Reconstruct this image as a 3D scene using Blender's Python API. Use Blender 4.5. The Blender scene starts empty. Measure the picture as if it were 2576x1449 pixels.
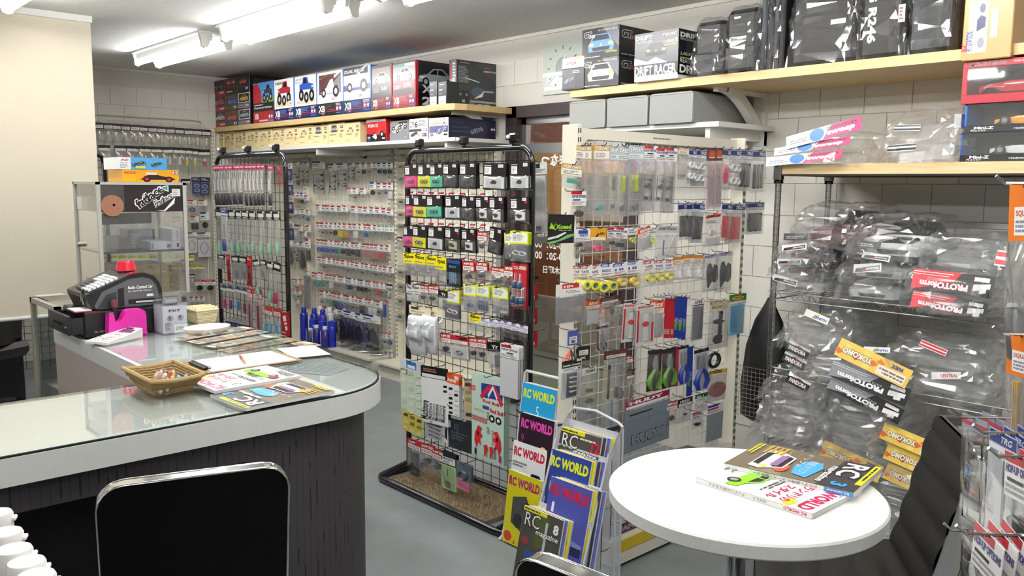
import bpy, math, random
from mathutils import Vector, Matrix
from math import sin, cos, pi, radians
# ---------------------------------------------------------------- camera, world, exposure, light
sc = bpy.context.scene
COL = sc.collection
F = 2110.4; YAW, PIT, ROL = 0.744773, 0.121201, 0.009591; EYE = Vector((0, 0, 1.4))
_f = Vector((sin(YAW)*cos(PIT), cos(YAW)*cos(PIT), -sin(PIT)))
_r = Vector((cos(YAW), -sin(YAW), 0)); _u = _r.cross(_f)
CR = cos(ROL)*_r + sin(ROL)*_u; CU = -sin(ROL)*_r + cos(ROL)*_u
cam = bpy.data.cameras.new('camera'); cam.sensor_width = 36; cam.lens = F*36/2576
cam.clip_start = 0.05; cam.clip_end = 60
co = bpy.data.objects.new('camera', cam); COL.objects.link(co)
co.matrix_world = Matrix.Translation(EYE) @ Matrix((CR, CU, -_f)).transposed().to_4x4()
sc.camera = co
sc.view_settings.view_transform = 'Standard'; sc.view_settings.look = 'None'
sc.view_settings.exposure = 0.24; sc.view_settings.gamma = 1.0; sc.view_settings.use_curve_mapping = False
sc.cycles.transparent_max_bounces = 40; sc.cycles.max_bounces = 10; sc.cycles.diffuse_bounces = 5
sc.cycles.glossy_bounces = 4; sc.cycles.sample_clamp_indirect = 6.0; sc.cycles.use_denoising = True
sc.cycles.caustics_reflective = False; sc.cycles.caustics_refractive = False
W = bpy.data.worlds.new('world'); sc.world = W; W.use_nodes = True
W.node_tree.nodes['Background'].inputs[0].default_value = (0.75, 0.85, 1.0, 1)
W.node_tree.nodes['Background'].inputs[1].default_value = 0.35
TUBE = 40.0          # strength of the fluorescent tubes
XW, YF, ZC = 3.637, 7.312, 2.32          # side wall, far wall, ceiling
XL, YB = -2.3, -2.2                       # wall and back wall behind the camera

def ray(px, py): return (CR*((px-1288)/F) - CU*((py-724.5)/F) + _f)
def at(ax, v, px, py):
    """point of the plane coordinate[ax] = v on the line of sight through photo pixel (px, py)"""
    d = ray(px, py); return EYE + d*((v-EYE[ax])/d[ax])
def atd(px, py, dist):
    d = ray(px, py); return EYE + d*(dist/math.hypot(d.x, d.y))
def mpp(p): return (Vector(p)-EYE).dot(_f)/F           # metres per photo pixel at p

# ---------------------------------------------------------------- materials
def C(h):
    if not isinstance(h, str): return h
    h = h.lstrip('#'); h = ''.join(c*2 for c in h) if len(h) == 3 else h
    o = []
    for i in (0, 2, 4):
        c = int(h[i:i+2], 16)/255; o.append(c/12.92 if c <= .04045 else ((c+.055)/1.055)**2.4)
    return tuple(o)
MATS = {}
def nodes(name):
    m = bpy.data.materials.new(name); m.use_nodes = True; MATS[name] = m
    nt = m.node_tree; return m, nt, nt.nodes, nt.links, nt.nodes['Principled BSDF']
def vmat(name, rough, metal=0, spec=.5, bump=0, bscale=200, coat=0):
    m, nt, N, L, b = nodes(name)
    a = N.new('ShaderNodeAttribute'); a.attribute_name = 'Col'
    L.new(a.outputs['Color'], b.inputs['Base Color'])
    b.inputs['Roughness'].default_value = rough; b.inputs['Metallic'].default_value = metal
    b.inputs['Specular IOR Level'].default_value = spec; b.inputs['Coat Weight'].default_value = coat
    tc = N.new('ShaderNodeTexCoord'); n = N.new('ShaderNodeTexNoise'); n.inputs['Scale'].default_value = bscale
    L.new(tc.outputs['Object'], n.inputs['Vector'])
    r = N.new('ShaderNodeMapRange'); r.inputs['To Min'].default_value = max(rough-.012, .02); r.inputs['To Max'].default_value = rough+.012
    L.new(n.outputs['Fac'], r.inputs['Value']); L.new(r.outputs[0], b.inputs['Roughness'])
    if bump:
        bp = N.new('ShaderNodeBump'); bp.inputs['Strength'].default_value = bump; bp.inputs['Distance'].default_value = .002
        L.new(n.outputs['Fac'], bp.inputs['Height']); L.new(bp.outputs[0], b.inputs['Normal'])
    return m
vmat('print', .28); vmat('matte', .75, spec=.3); vmat('plastic', .35); vmat('gloss', .1, coat=.3)
vmat('chrome', .1, metal=1); vmat('steel', .32, metal=1); vmat('leather', .33, bump=.5, bscale=600)
vmat('enamel', .3, spec=.5); vmat('frosted', .4); vmat('weave', .8, bump=1, bscale=180); vmat('mat_pile', .95, spec=.1, bump=1, bscale=300)
def film(name, tint, white, gl, rough=.07, gmax=None):
    m, nt, N, L, b = nodes(name); N.remove(b); out = N['Material Output']
    t = N.new('ShaderNodeBsdfTransparent'); t.inputs[0].default_value = (*tint, 1)
    d = N.new('ShaderNodeBsdfDiffuse'); d.inputs[0].default_value = (.9, .91, .92, 1)
    g = N.new('ShaderNodeBsdfGlossy'); g.inputs['Roughness'].default_value = rough; g.inputs[0].default_value = (1, 1, 1, 1)
    m1 = N.new('ShaderNodeMixShader'); m1.inputs[0].default_value = white
    m2 = N.new('ShaderNodeMixShader')
    lw = N.new('ShaderNodeLayerWeight'); lw.inputs['Blend'].default_value = .35
    mr = N.new('ShaderNodeMapRange'); mr.inputs['To Min'].default_value = gl; mr.inputs['To Max'].default_value = gmax or min(.95, gl*4+.3)
    L.new(lw.outputs['Facing'], mr.inputs['Value']); L.new(mr.outputs[0], m2.inputs[0])
    L.new(t.outputs[0], m1.inputs[1]); L.new(d.outputs[0], m1.inputs[2])
    L.new(m1.outputs[0], m2.inputs[1]); L.new(g.outputs[0], m2.inputs[2]); L.new(m2.outputs[0], out.inputs[0])
film('film', (.97, .97, .97), .022, .045)
film('milky_film', (.93, .93, .94), .1, .05)
film('crinkled_film', (.996, .996, .996), .05, .08, .15, .4)
film('bag_end', (.995, .995, .995), .05, .05, .1, .3)
film('clear_wrap', (.98, .98, .98), .012, .07, .06, .5)
film('lexan', (.96, .97, .98), .34, .07, .06, .4)
film('glass', (.93, .97, .95), 0, .05, .01)
film('sheet_glass', (.968, .988, .982), 0, .05, .015)
film('dark_glass', (.62, .6, .56), 0, .06, .01)
film('acrylic', (.93, .94, .95), .04, .06, .03)
m, nt, N, L, b = nodes('perforated')             # white sheet metal with rows of small round holes
b.inputs['Base Color'].default_value = (*C('#c4c8cf'), 1); b.inputs['Roughness'].default_value = .4
tc = N.new('ShaderNodeTexCoord'); mp = N.new('ShaderNodeMapping'); mp.inputs['Scale'].default_value = (260, 260, 260); L.new(tc.outputs['Object'], mp.inputs[0])
fr = N.new('ShaderNodeVectorMath'); fr.operation = 'FRACTION'; L.new(mp.outputs[0], fr.inputs[0])
ds = N.new('ShaderNodeVectorMath'); ds.operation = 'DISTANCE'; mk = N.new('ShaderNodeVectorMath'); mk.operation = 'MULTIPLY'; mk.inputs[1].default_value = (1, 0, 1); L.new(fr.outputs[0], mk.inputs[0])
L.new(mk.outputs[0], ds.inputs[0]); ds.inputs[1].default_value = (.5, 0, .5)
gt_ = N.new('ShaderNodeMath'); gt_.operation = 'GREATER_THAN'; gt_.inputs[1].default_value = .27; L.new(ds.outputs['Value'], gt_.inputs[0]); L.new(gt_.outputs[0], b.inputs['Alpha'])
def emit(name, col, s):
    m, nt, N, L, b = nodes(name)
    b.inputs['Base Color'].default_value = (.9, .9, .9, 1); b.inputs['Emission Color'].default_value = (*col, 1); b.inputs['Emission Strength'].default_value = s
emit('lit_tube', (1, .985, .96), TUBE)
def wood(name, c1, c2, rough, scale, axis):
    m, nt, N, L, b = nodes(name)
    tc = N.new('ShaderNodeTexCoord'); mp = N.new('ShaderNodeMapping'); mp.inputs['Scale'].default_value = scale
    n = N.new('ShaderNodeTexNoise'); n.inputs['Scale'].default_value = 4; n.inputs['Detail'].default_value = 6
    r = N.new('ShaderNodeValToRGB'); r.color_ramp.elements[0].color = (*C(c1), 1); r.color_ramp.elements[1].color = (*C(c2), 1)
    r.color_ramp.elements[0].position = .35; r.color_ramp.elements[1].position = .65
    L.new(tc.outputs['Object'], mp.inputs[0]); L.new(mp.outputs[0], n.inputs['Vector']); L.new(n.outputs['Fac'], r.inputs[0]); L.new(r.outputs[0], b.inputs['Base Color'])
    b.inputs['Roughness'].default_value = rough
wood('shelf_wood', '#c4a672', '#d2b786', .4, (40, 1.5, 40), 1)
wood('shelf_wood_x', '#d0b284', '#dfc598', .45, (40, 1.5, 40), 1)
wood('door_wood', '#8a5a3c', '#a06a48', .5, (12, 12, 1), 2)
wood('pale_wood', '#c99d63', '#dcb47a', .5, (8, 8, 1), 2)
def flat(name, c1, c2, scale, rough, bump=0, spec=.4, det=4):
    m, nt, N, L, b = nodes(name)
    tc = N.new('ShaderNodeTexCoord'); n = N.new('ShaderNodeTexNoise'); n.inputs['Scale'].default_value = scale; n.inputs['Detail'].default_value = det
    r = N.new('ShaderNodeValToRGB'); r.color_ramp.elements[0].color = (*C(c1), 1); r.color_ramp.elements[1].color = (*C(c2), 1)
    r.color_ramp.elements[0].position = .3; r.color_ramp.elements[1].position = .7
    L.new(tc.outputs['Object'], n.inputs['Vector']); L.new(n.outputs['Fac'], r.inputs[0]); L.new(r.outputs[0], b.inputs['Base Color'])
    b.inputs['Roughness'].default_value = rough; b.inputs['Specular IOR Level'].default_value = spec
    if bump:
        bp = N.new('ShaderNodeBump'); bp.inputs['Strength'].default_value = bump; bp.inputs['Distance'].default_value = .003
        L.new(n.outputs['Fac'], bp.inputs['Height']); L.new(bp.outputs[0], b.inputs['Normal'])
flat('wall_tile', '#d9d7cf', '#dddbd3', 60, .7, .05); flat('wall_joint', '#cdcac2', '#d2cfc7', 60, .8)
flat('ceiling_board', '#d3d4d2', '#dbdcda', 45, .9, .15); flat('floor_vinyl', '#6f7577', '#7d8385', 5, .42, 0, .4, 8)
flat('counter_white', '#dcdedb', '#e0e2df', 30, .35); flat('counter_dark', '#1b1a1c', '#242325', 10, .7)
flat('screen_cloth', '#cdc5b2', '#d2cab8', 300, .85, .1); flat('outside_floor', '#5f6a62', '#6d786f', 4, .7)
flat('concrete', '#a5a6a4', '#b4b5b3', 6, .8, .1); flat('cream_enamel', '#dedacb', '#e2decf', 20, .4); flat('dark_brown', '#33272a', '#3a2d2f', 8, .5)
flat('white_table', '#e4e6e4', '#eaecea', 80, .4, .02); flat('black_shell', '#040404', '#060606', 8, .5, 0, .15); flat('niche_shade', '#0b0b0c', '#101011', 8, .8)
# dark counter front: vertical wood strips with short darker dashes
m, nt, N, L, b = nodes('counter_strips')
def mth(op, a, b=None):
    n = N.new('ShaderNodeMath'); n.operation = op
    for i_, v in enumerate((a, b)):
        if v is None: continue
        if isinstance(v, (int, float)): n.inputs[i_].default_value = v
        else: L.new(v, n.inputs[i_])
    return n.outputs[0]
tc = N.new('ShaderNodeTexCoord'); sp = N.new('ShaderNodeSeparateXYZ'); L.new(tc.outputs['Object'], sp.inputs[0])
u = mth('MULTIPLY', mth('ADD', sp.outputs['X'], sp.outputs['Y']), 46); fr = mth('FRACT', u); fl = mth('FLOOR', u)
cb = N.new('ShaderNodeCombineXYZ'); L.new(mth('MULTIPLY', fl, 7.31), cb.inputs[0]); L.new(mth('MULTIPLY', sp.outputs['Z'], 11), cb.inputs[1])
no = N.new('ShaderNodeTexNoise'); no.inputs['Scale'].default_value = 1; no.inputs['Detail'].default_value = 0; L.new(cb.outputs[0], no.inputs['Vector'])
dash = mth('MULTIPLY', mth('GREATER_THAN', no.outputs['Fac'], .6), mth('LESS_THAN', fr, .22)); line = mth('MULTIPLY', mth('LESS_THAN', fr, .07), .8)
msk = mth('MAXIMUM', dash, line); mx = N.new('ShaderNodeMix'); mx.data_type = 'RGBA'; L.new(msk, mx.inputs[0])
mx.inputs[6].default_value = (*C('#3a373a'), 1); mx.inputs[7].default_value = (*C('#131214'), 1); L.new(mx.outputs[2], b.inputs['Base Color']); b.inputs['Roughness'].default_value = .6

# ---------------------------------------------------------------- mesh builder
RX = -pi/2                                   # turn for things facing -X (their x runs towards -Y)
LY = .00015                                  # thickness of one layer of print
_tx = {}
def text_mesh(s, bold=0, res=2):
    k = (s, bold, res)
    if k not in _tx:
        c = bpy.data.curves.new('t', 'FONT'); c.body = s; c.resolution_u = res; c.offset = bold
        o = bpy.data.objects.new('t', c); COL.objects.link(o)
        me = bpy.data.meshes.new_from_object(o.evaluated_get(bpy.context.evaluated_depsgraph_get()))
        vs = [(v.co.x, v.co.y) for v in me.vertices]; fs = [tuple(p.vertices) for p in me.polygons]
        bpy.data.objects.remove(o); bpy.data.curves.remove(c); bpy.data.meshes.remove(me)
        if not vs: vs = [(0, 0), (1, 0), (1, 1)]; fs = []
        x0 = min(v[0] for v in vs); x1 = max(v[0] for v in vs); y0 = min(v[1] for v in vs); y1 = max(v[1] for v in vs)
        _tx[k] = ([(x-x0, y-y0) for x, y in vs], fs, max(x1-x0, 1e-4), max(y1-y0, 1e-4))
    return _tx[k]
class M:
    def __init__(s): s.v = []; s.f = []; s.c = []; s.mi = []; s.mat = 0; s.T = Matrix(); s.layer = 0
    def add(s, vs, fs, col):
        n = len(s.v); T = s.T; col = C(col)
        s.v += [tuple(T @ Vector(p)) for p in vs]; s.f += [tuple(i+n for i in f) for f in fs]
        s.c += [col]*len(fs); s.mi += [s.mat]*len(fs); return s
    def box(s, x0, y0, z0, x1, y1, z1, col, bev=0):
        if bev:
            b = bev; vs = []; fs = []
            for (sx, sy, sz) in ((0,0,0),(1,0,0),(1,1,0),(0,1,0),(0,0,1),(1,0,1),(1,1,1),(0,1,1)):
                X = x1 if sx else x0; Y = y1 if sy else y0; Z = z1 if sz else z0
                dx = -b if sx else b; dy = -b if sy else b; dz = -b if sz else b
                vs += [(X, Y+dy, Z+dz), (X+dx, Y, Z+dz), (X+dx, Y+dy, Z)]
            q = lambda i, k: i*3+k
            fs = [(q(0,2),q(3,2),q(2,2),q(1,2)),(q(4,2),q(5,2),q(6,2),q(7,2)),(q(0,1),q(1,1),q(5,1),q(4,1)),(q(2,1),q(3,1),q(7,1),q(6,1)),
                  (q(1,0),q(2,0),q(6,0),q(5,0)),(q(3,0),q(0,0),q(4,0),q(7,0))]
            for a, bb, k1, k2 in ((0,1,1,2),(1,2,0,2),(2,3,1,2),(3,0,0,2),(4,5,1,2),(5,6,0,2),(6,7,1,2),(7,4,0,2),(0,4,0,1),(1,5,0,1),(2,6,0,1),(3,7,0,1)):
                fs.append((q(a,k1),q(bb,k1),q(bb,k2),q(a,k2)))
            fs += [(q(i,0),q(i,1),q(i,2)) for i in range(8)]
            return s.add(vs, fs, col)
        return s.add([(x0,y0,z0),(x1,y0,z0),(x1,y1,z0),(x0,y1,z0),(x0,y0,z1),(x1,y0,z1),(x1,y1,z1),(x0,y1,z1)],
                     [(0,3,2,1),(4,5,6,7),(0,1,5,4),(1,2,6,5),(2,3,7,6),(3,0,4,7)], col)
    def tube(s, pts, r, col, n=6, closed=False, cap=True):
        pts = [Vector(p) for p in pts]; k = len(pts); rings = []; vs = []; fs = []
        up = None
        for i, p in enumerate(pts):
            if closed: t = pts[(i+1) % k]-pts[i-1]
            else: t = pts[min(i+1, k-1)]-pts[max(i-1, 0)]
            t = t.normalized() if t.length > 1e-9 else Vector((0, 0, 1))
            if up is None:
                up = Vector((0, 0, 1)) if abs(t.z) < .9 else Vector((1, 0, 0))
            a = t.cross(up); a = a.normalized() if a.length > 1e-6 else t.orthogonal().normalized()
            bb = a.cross(t); up = bb
            rr = r[i] if isinstance(r, (list, tuple)) else r
            vs += [tuple(p+(a*cos(2*pi*j/n)+bb*sin(2*pi*j/n))*rr) for j in range(n)]
        m = k if closed else k-1
        for i in range(m):
            i2 = (i+1) % k
            fs += [(i*n+j, i*n+(j+1) % n, i2*n+(j+1) % n, i2*n+j) for j in range(n)]
        if cap and not closed: fs += [tuple(range(n))[::-1], tuple((k-1)*n+j for j in range(n))]
        return s.add(vs, fs, col)
    def lathe(s, prof, col, n=20, c=(0, 0, 0), cap=True):
        vs = []; fs = []
        for r_, z in prof: vs += [(c[0]+r_*cos(2*pi*j/n), c[1]+r_*sin(2*pi*j/n), c[2]+z) for j in range(n)]
        for i in range(len(prof)-1): fs += [(i*n+j, i*n+(j+1) % n, (i+1)*n+(j+1) % n, (i+1)*n+j) for j in range(n)]
        if cap: fs += [tuple(range(n))[::-1], tuple((len(prof)-1)*n+j for j in range(n))]
        return s.add(vs, fs, col)
    def prism(s, pts, z0, z1, col):          # outline in x,y raised from z0 to z1
        n = len(pts)
        return s.add([(x, y, z0) for x, y in pts]+[(x, y, z1) for x, y in pts],
                     [tuple(range(n))[::-1], tuple(range(n, 2*n))]+[(i, (i+1) % n, n+(i+1) % n, n+i) for i in range(n)], col)
    def slab(s, pts, y0, y1, col):           # outline in x,z raised along y
        n = len(pts)
        return s.add([(x, y0, z) for x, z in pts]+[(x, y1, z) for x, z in pts],
                     [tuple(range(n)), tuple(range(n, 2*n))[::-1]]+[((i+1) % n, i, n+i, n+(i+1) % n) for i in range(n)], col)
    # ---- flat print on the plane y = 0 seen from -y
    def poly(s, pts, col):
        s.layer += 1; y = -LY*s.layer; return s.add([(x, y, z) for x, z in pts], [tuple(range(len(pts)))], col)
    def rect(s, x0, z0, x1, z1, col): return s.poly([(x0, z0), (x1, z0), (x1, z1), (x0, z1)], col)
    def ell(s, cx, cz, rx, rz, col, n=16): return s.poly([(cx+rx*cos(2*pi*i/n), cz+rz*sin(2*pi*i/n)) for i in range(n)], col)
    def text(s, t, x, z, h, col, w=None, b=0, al='l', sk=0, rot=0, out=None, mir=False):
        vs, fs, tw, th = text_mesh(t, b); k = h/th; kx = w/tw if w else k
        if out:
            W0 = w if w else tw*kx; g = .14*h; dx = -g/2 if al == 'l' else (0 if al == 'c' else g/2)
            s.text(t, x+dx, z-g/2, h+g, out, W0+g, b+.035, al, sk, rot)
        ox = 0 if al == 'l' else (-tw*kx/2 if al == 'c' else -tw*kx)
        s.layer += 1; y = -LY*s.layer; ca, sa = cos(rot), sin(rot); P = []
        for vx, vz in vs:
            a = vx*kx+ox; bz = vz*k; a += bz*sk
            if mir: a = -a
            P.append((x+a*ca-bz*sa, y, z+a*sa+bz*ca))
        return s.add(P, fs, col)
    def greek(s, x0, z0, x1, z1, n, col, rng=None):
        rng = rng or random.Random(int(x0*9999+z0*777)); s.layer += 1; y = -LY*s.layer; p = (z1-z0)/n
        for i in range(n):
            z = z1-p*(i+.5); e = x0+(x1-x0)*rng.uniform(.6, 1); x = x0
            while x < e-1e-6:
                d = min((x1-x0)*rng.uniform(.08, .3), e-x); s.add([(x, y, z-p*.27), (x+d, y, z-p*.27), (x+d, y, z+p*.27), (x, y, z+p*.27)], [(0, 1, 2, 3)], col); x += d+(x1-x0)*.03
    def mesh(s, name, mats, smooth=None):
        me = bpy.data.meshes.new(name); me.from_pydata(s.v, [], s.f)
        for k in mats: me.materials.append(MATS[k])
        me.polygons.foreach_set('material_index', s.mi)
        a = me.color_attributes.new('Col', 'FLOAT_COLOR', 'CORNER'); buf = []
        for f, c in zip(s.f, s.c): buf += [c[0], c[1], c[2], 1.0]*len(f)
        a.data.foreach_set('color', buf)
        if smooth is not None:
            me.polygons.foreach_set('use_smooth', [True]*len(s.f))
            me.set_sharp_from_angle(angle=radians(smooth))
        me.update(); return me
    def build(s, name, mats, parent=None, smooth=None, loc=None, rz=0, **k):
        return put(s.mesh(name, mats if isinstance(mats, (list, tuple)) else [mats], smooth), name, parent, loc, rz, **k)
def put(me, name, parent=None, loc=None, rz=0, rx=0, ry=0, sc3=None, label=None, cat=None, group=None, kind=None):
    o = bpy.data.objects.new(name, me); COL.objects.link(o)
    if parent: o.parent = parent
    if loc is not None: o.location = loc
    o.rotation_euler = (rx, ry, rz)
    if sc3: o.scale = sc3
    if label: o['label'] = label
    if cat: o['category'] = cat
    if group: o['group'] = group
    if kind: o['kind'] = kind
    return o
def thing(name, label, cat, loc=(0, 0, 0), rz=0, group=None, **k): return put(None, name, None, loc, rz, label=label, cat=cat, group=group, **k)
def struct(name, m, mats, smooth=None): return m.build(name, mats, smooth=smooth, kind='structure')
ORD = 'first second third fourth fifth sixth seventh eighth ninth tenth eleventh twelfth thirteenth fourteenth fifteenth sixteenth seventeenth eighteenth nineteenth twentieth twenty-first twenty-second'.split()
FRONT = lambda: Matrix()
def SIDE(Wd): return Matrix.Translation((Wd, 0, 0)) @ Matrix.Rotation(pi/2, 4, 'Z')
def TOP(H): return Matrix.Translation((0, 0, H)) @ Matrix.Rotation(-pi/2, 4, 'X')
# ---------------------------------------------------------------- print: a little drawing language, all in shares of width and height
def car_art(m, x, z, w, col, kind='car', flip=1, dark='#15151a'):
    P = lambda pts: [(x+flip*a*w, z+b*w) for a, b in pts]
    if kind == 'car':
        m.poly(P([(-.5,.05),(-.47,.17),(-.25,.22),(-.1,.34),(.15,.35),(.32,.23),(.49,.2),(.5,.05)]), col)
        m.poly(P([(-.2,.22),(-.08,.315),(.0,.32),(.0,.22)]), dark); m.poly(P([(.03,.22),(.03,.32),(.14,.32),(.26,.22)]), dark)
        m.poly(P([(-.46,.12),(-.3,.13),(-.3,.16),(-.45,.16)]), '#dfe4e8')
        for a in (-.3, .31): m.ell(x+flip*a*w, z+.06*w, .085*w, .09*w, dark, 12); m.ell(x+flip*a*w, z+.06*w, .05*w, .055*w, '#9a9a9a', 10)
    elif kind == 'front':
        m.poly(P([(-.46,.02),(-.5,.2),(-.4,.32),(-.28,.5),(.28,.5),(.4,.32),(.5,.2),(.46,.02)]), col)
        m.poly(P([(-.33,.33),(-.25,.47),(.25,.47),(.33,.33)]), dark)
        m.poly(P([(-.3,.04),(-.34,.14),(.34,.14),(.3,.04)]), dark)
        for a in (-.36, .36): m.ell(x+a*w, z+.22*w, .09*w, .05*w, '#f2e96a' if col != '#c8ccd2' else '#f4f6fa', 10)
        m.ell(x, z+.2*w, .04*w, .03*w, '#e8e8e8', 8)
    elif kind == 'truck':
        m.poly(P([(-.42,.35),(-.4,.5),(-.12,.55),(-.05,.72),(.2,.74),(.26,.55),(.44,.52),(.44,.36)]), col)
        m.poly(P([(-.02,.55),(.02,.69),(.17,.7),(.21,.55)]), dark)
        for a, b, r in ((-.3,.17,.19),(.02,.12,.17),(.33,.2,.18)): m.ell(x+flip*a*w, z+b*w, r*w*.85, r*w, dark, 14); m.ell(x+flip*a*w, z+b*w, r*w*.35, r*w*.45, '#b9b9b9', 10)
        m.poly(P([(-.4,.4),(-.3,.4),(-.3,.46),(-.4,.46)]), '#d5d8dc')
    elif kind == 'buggy':
        m.poly(P([(-.5,.1),(-.2,.22),(0,.42),(.14,.44),(.2,.24),(.45,.2),(.45,.08),(-.45,.06)]), col)
        m.poly(P([(.22,.44),(.5,.56),(.5,.62),(.2,.52)]), col)
        for a, b, r in ((-.34,.08,.12),(.3,.1,.16)): m.ell(x+flip*a*w, z+b*w, r*w, r*w, dark, 14); m.ell(x+flip*a*w, z+b*w, r*w*.5, r*w*.5, '#e4e4e4', 10)
    else:                                     # bare chassis
        m.poly(P([(-.48,.1),(-.2,.3),(.3,.42),(.48,.34),(.1,.12),(-.3,.02)]), col)
        for a, b in ((-.35,.2),(-.1,.1),(.15,.34),(.4,.24),(.05,.22)): m.ell(x+flip*a*w, z+b*w, .1*w, .07*w, dark, 9); m.ell(x+flip*a*w, z+b*w, .05*w, .03*w, '#cfd2d8', 8)
def star(m, x, z, r, col): m.poly([(x+(r if i % 2 == 0 else r*.42)*sin(pi*i/5), z+(r if i % 2 == 0 else r*.42)*cos(pi*i/5)) for i in range(10)], col)
def tstars(m, x, z, s, under=True):          # two-star badge
    m.rect(x, z, x+s, z+s*.95, '#c8202c'); m.rect(x+s*1.04, z, x+s*2.04, z+s*.95, '#1d4c9e')
    star(m, x+s*.5, z+s*.48, s*.46, '#fff'); star(m, x+s*1.54, z+s*.48, s*.46, '#fff')
    if under: m.text('TAMIYA', x, z-s*.55, s*.38, '#4f8fe0', w=s*2.04, b=.03)
def art(m, Wd, H, ops):
    for o in ops:
        k = o[0]
        if k == 'r': m.rect(o[1]*Wd, o[2]*H, o[3]*Wd, o[4]*H, o[5])
        elif k == 'p': m.poly([(a*Wd, b*H) for a, b in o[1]], o[2])
        elif k == 'e': m.ell(o[1]*Wd, o[2]*H, o[3]*Wd, o[4]*H, o[5])
        elif k == 'g': m.greek(o[1]*Wd, o[2]*H, o[3]*Wd, o[4]*H, o[5], o[6])
        elif k == 't':
            q = dict(o[6]) if len(o) > 6 else {}
            if 'w' in q: q['w'] *= Wd
            m.text(o[1], o[2]*Wd, o[3]*H, o[4]*H, o[5], **q)
        elif k == 'car': car_art(m, o[1]*Wd, o[2]*H, o[3]*Wd, o[4], *(o[5:]))
        elif k == 'st': tstars(m, o[1]*Wd, o[2]*H, o[3]*Wd, *(o[4:]))
# ---------------------------------------------------------------- room
FLIP = []
def bx(name, mats, *boxes, parent=None, col='#fff', smooth=None, **k):
    m = M()
    for b in boxes: m.box(*b[:6], b[6] if len(b) > 6 else col, *(b[7:]))
    return m.build(name, mats, parent, smooth, **k)
OY0, OY1, OZ = 2.95, 3.975, 1.87           # opening of the glass door
bx('floor', 'floor_vinyl', (XL, YB, -.1, XW+.2, YF+.2, 0), kind='structure')
bx('ceiling', 'ceiling_board', (XL, YB, ZC, XW+.2, YF+.2, ZC+.1), kind='structure')
wr = bx('wall_right', 'wall_joint', (XW, YB, 0, XW+.15, OY0, ZC), (XW, OY0, OZ, XW+.15, OY1, ZC), (XW, OY1, 0, XW+.15, YF, ZC), kind='structure')
wf = bx('wall_far', 'wall_joint', (XL, YF, 0, XW+.15, YF+.15, ZC), kind='structure')
bx('wall_left', 'wall_tile', (XL-.15, YB, 0, XL, YF, ZC), kind='structure')
bx('wall_back', 'wall_tile', (XL, YB-.15, 0, XW, YB, ZC), kind='structure')
TP, TW = .1503, .2035
_t = M().box(0, -.006, 0, TW-.0028, 0, TP-.0028, '#fff', .0008).mesh('tile', ['wall_tile'])
rr = random.Random(5)
for r_ in range(-8, 6):
    z = 1.4245+r_*TP; off = 0 if r_ % 2 else TW/2
    for k in range(40):
        y = YF-.02-off-k*TW
        if y < .3: break
        if z+TP > ZC: continue
        if z < 1.7 and y > 2.6: continue
        if z < OZ+.03 and y > OY0-.05 and y-TW < OY1+.05: continue
        put(_t, 'tile', wr, (XW+.0005*rr.uniform(0, 1), y, z), RX)
    if r_ >= 0 and z+TP <= ZC:
        for k in range(16):
            x = XW-.02-off-(k+1)*TW
            if x > 1.2: put(_t, 'tile', wf, (x, YF+.0005*rr.uniform(0, 1), z), 0)
for nm, b in (('trim_right', (XW-.012, YB, ZC-.02, XW, YF, ZC)), ('trim_far', (XL, YF-.012, ZC-.02, XW, YF, ZC))): bx(nm, 'wall_tile', b, kind='structure')
# yard beyond the door
ox = XW+1.25
bx('wall_outside', 'door_wood', (ox, OY0-1.5, 0, ox+.1, OY1+2.2, 2.3), kind='structure')
bx('trim_1', 'pale_wood', (ox-.03, OY0-1.5, 1.13, ox, OY1+2.2, 1.72), kind='structure')
bx('trim_2', 'concrete', (ox-.06, OY0-1.5, 0, ox, OY1+2.2, .5), (ox-.05, 4.2, .5, ox-.031, 4.6, .8), (ox-.06, 4.0, 1.14, ox-.031, 4.42, 1.5), kind='structure')
bx('trim_3', 'dark_brown', (ox-.05, OY0-1.5, .5, ox-.001, 4.19, .62), kind='structure')
bx('floor_outside', 'outside_floor', (XW+.15, OY0-1.5, -.1, ox, OY1+2.2, -.01), kind='structure')
bx('ceiling_outside', 'ceiling_board', (XW+.15, OY0-1.5, 2.3, ox+.1, OY1+2.2, 2.35), kind='structure')
# glass door
d = bx('door_1', 'dark_brown', (XW-.03, OY1-.085, 0, XW+.12, OY1+.012, OZ+.02), (XW-.03, OY0, OZ-.05, XW+.12, OY1, OZ+.02), (XW-.03, OY0-.02, 0, XW+.12, OY0+.06, OZ+.02), kind='structure')
bx('door_frame', 'steel', (XW+.02, OY1-.125, 0, XW+.06, OY1-.085, OZ-.05), (XW+.02, OY0+.06, OZ-.09, XW+.06, OY1-.085, OZ-.05), (XW+.02, OY0+.06, 1.6, XW+.06, OY1-.125, 1.66), (XW+.02, OY0+.06, 1.05, XW+.05, OY1-.125, 1.09), (XW+.02, OY0+.06, 0, XW+.06, OY1-.125, .06), parent=d, col='#b8babd')
bx('door_glass', 'dark_glass', (XW+.036, OY0+.06, .06, XW+.042, OY1-.125, OZ-.09), parent=d)
bx('door_handle', 'matte', (XW-.02, 3.735, .62, XW+.0, 3.765, .9), (XW-.02, 3.735, .7, XW+.03, 3.745, .72), (XW-.02, 3.735, .82, XW+.03, 3.745, .84), parent=d, col='#17171a')
m = M()
for t, px, py, h in (('営業時間', 1352, 605, .064), ('10：00-20：00', 1346, 622, .046), ('10：00-20：00', 1346, 650, .046), ('定休日　木曜日', 1366, 687, .05)):
    p = at(0, XW+.034, px, py); m.layer = 0
    m.text(t, -p.y, p.z, h, '#eef0ee', b=.015, al='r', mir=True)
p = at(0, XW+.034, 1362, 418); m.text('まなつ', -p.y, p.z, .07, '#e8eae8', b=.04, al='r', mir=True)
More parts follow.
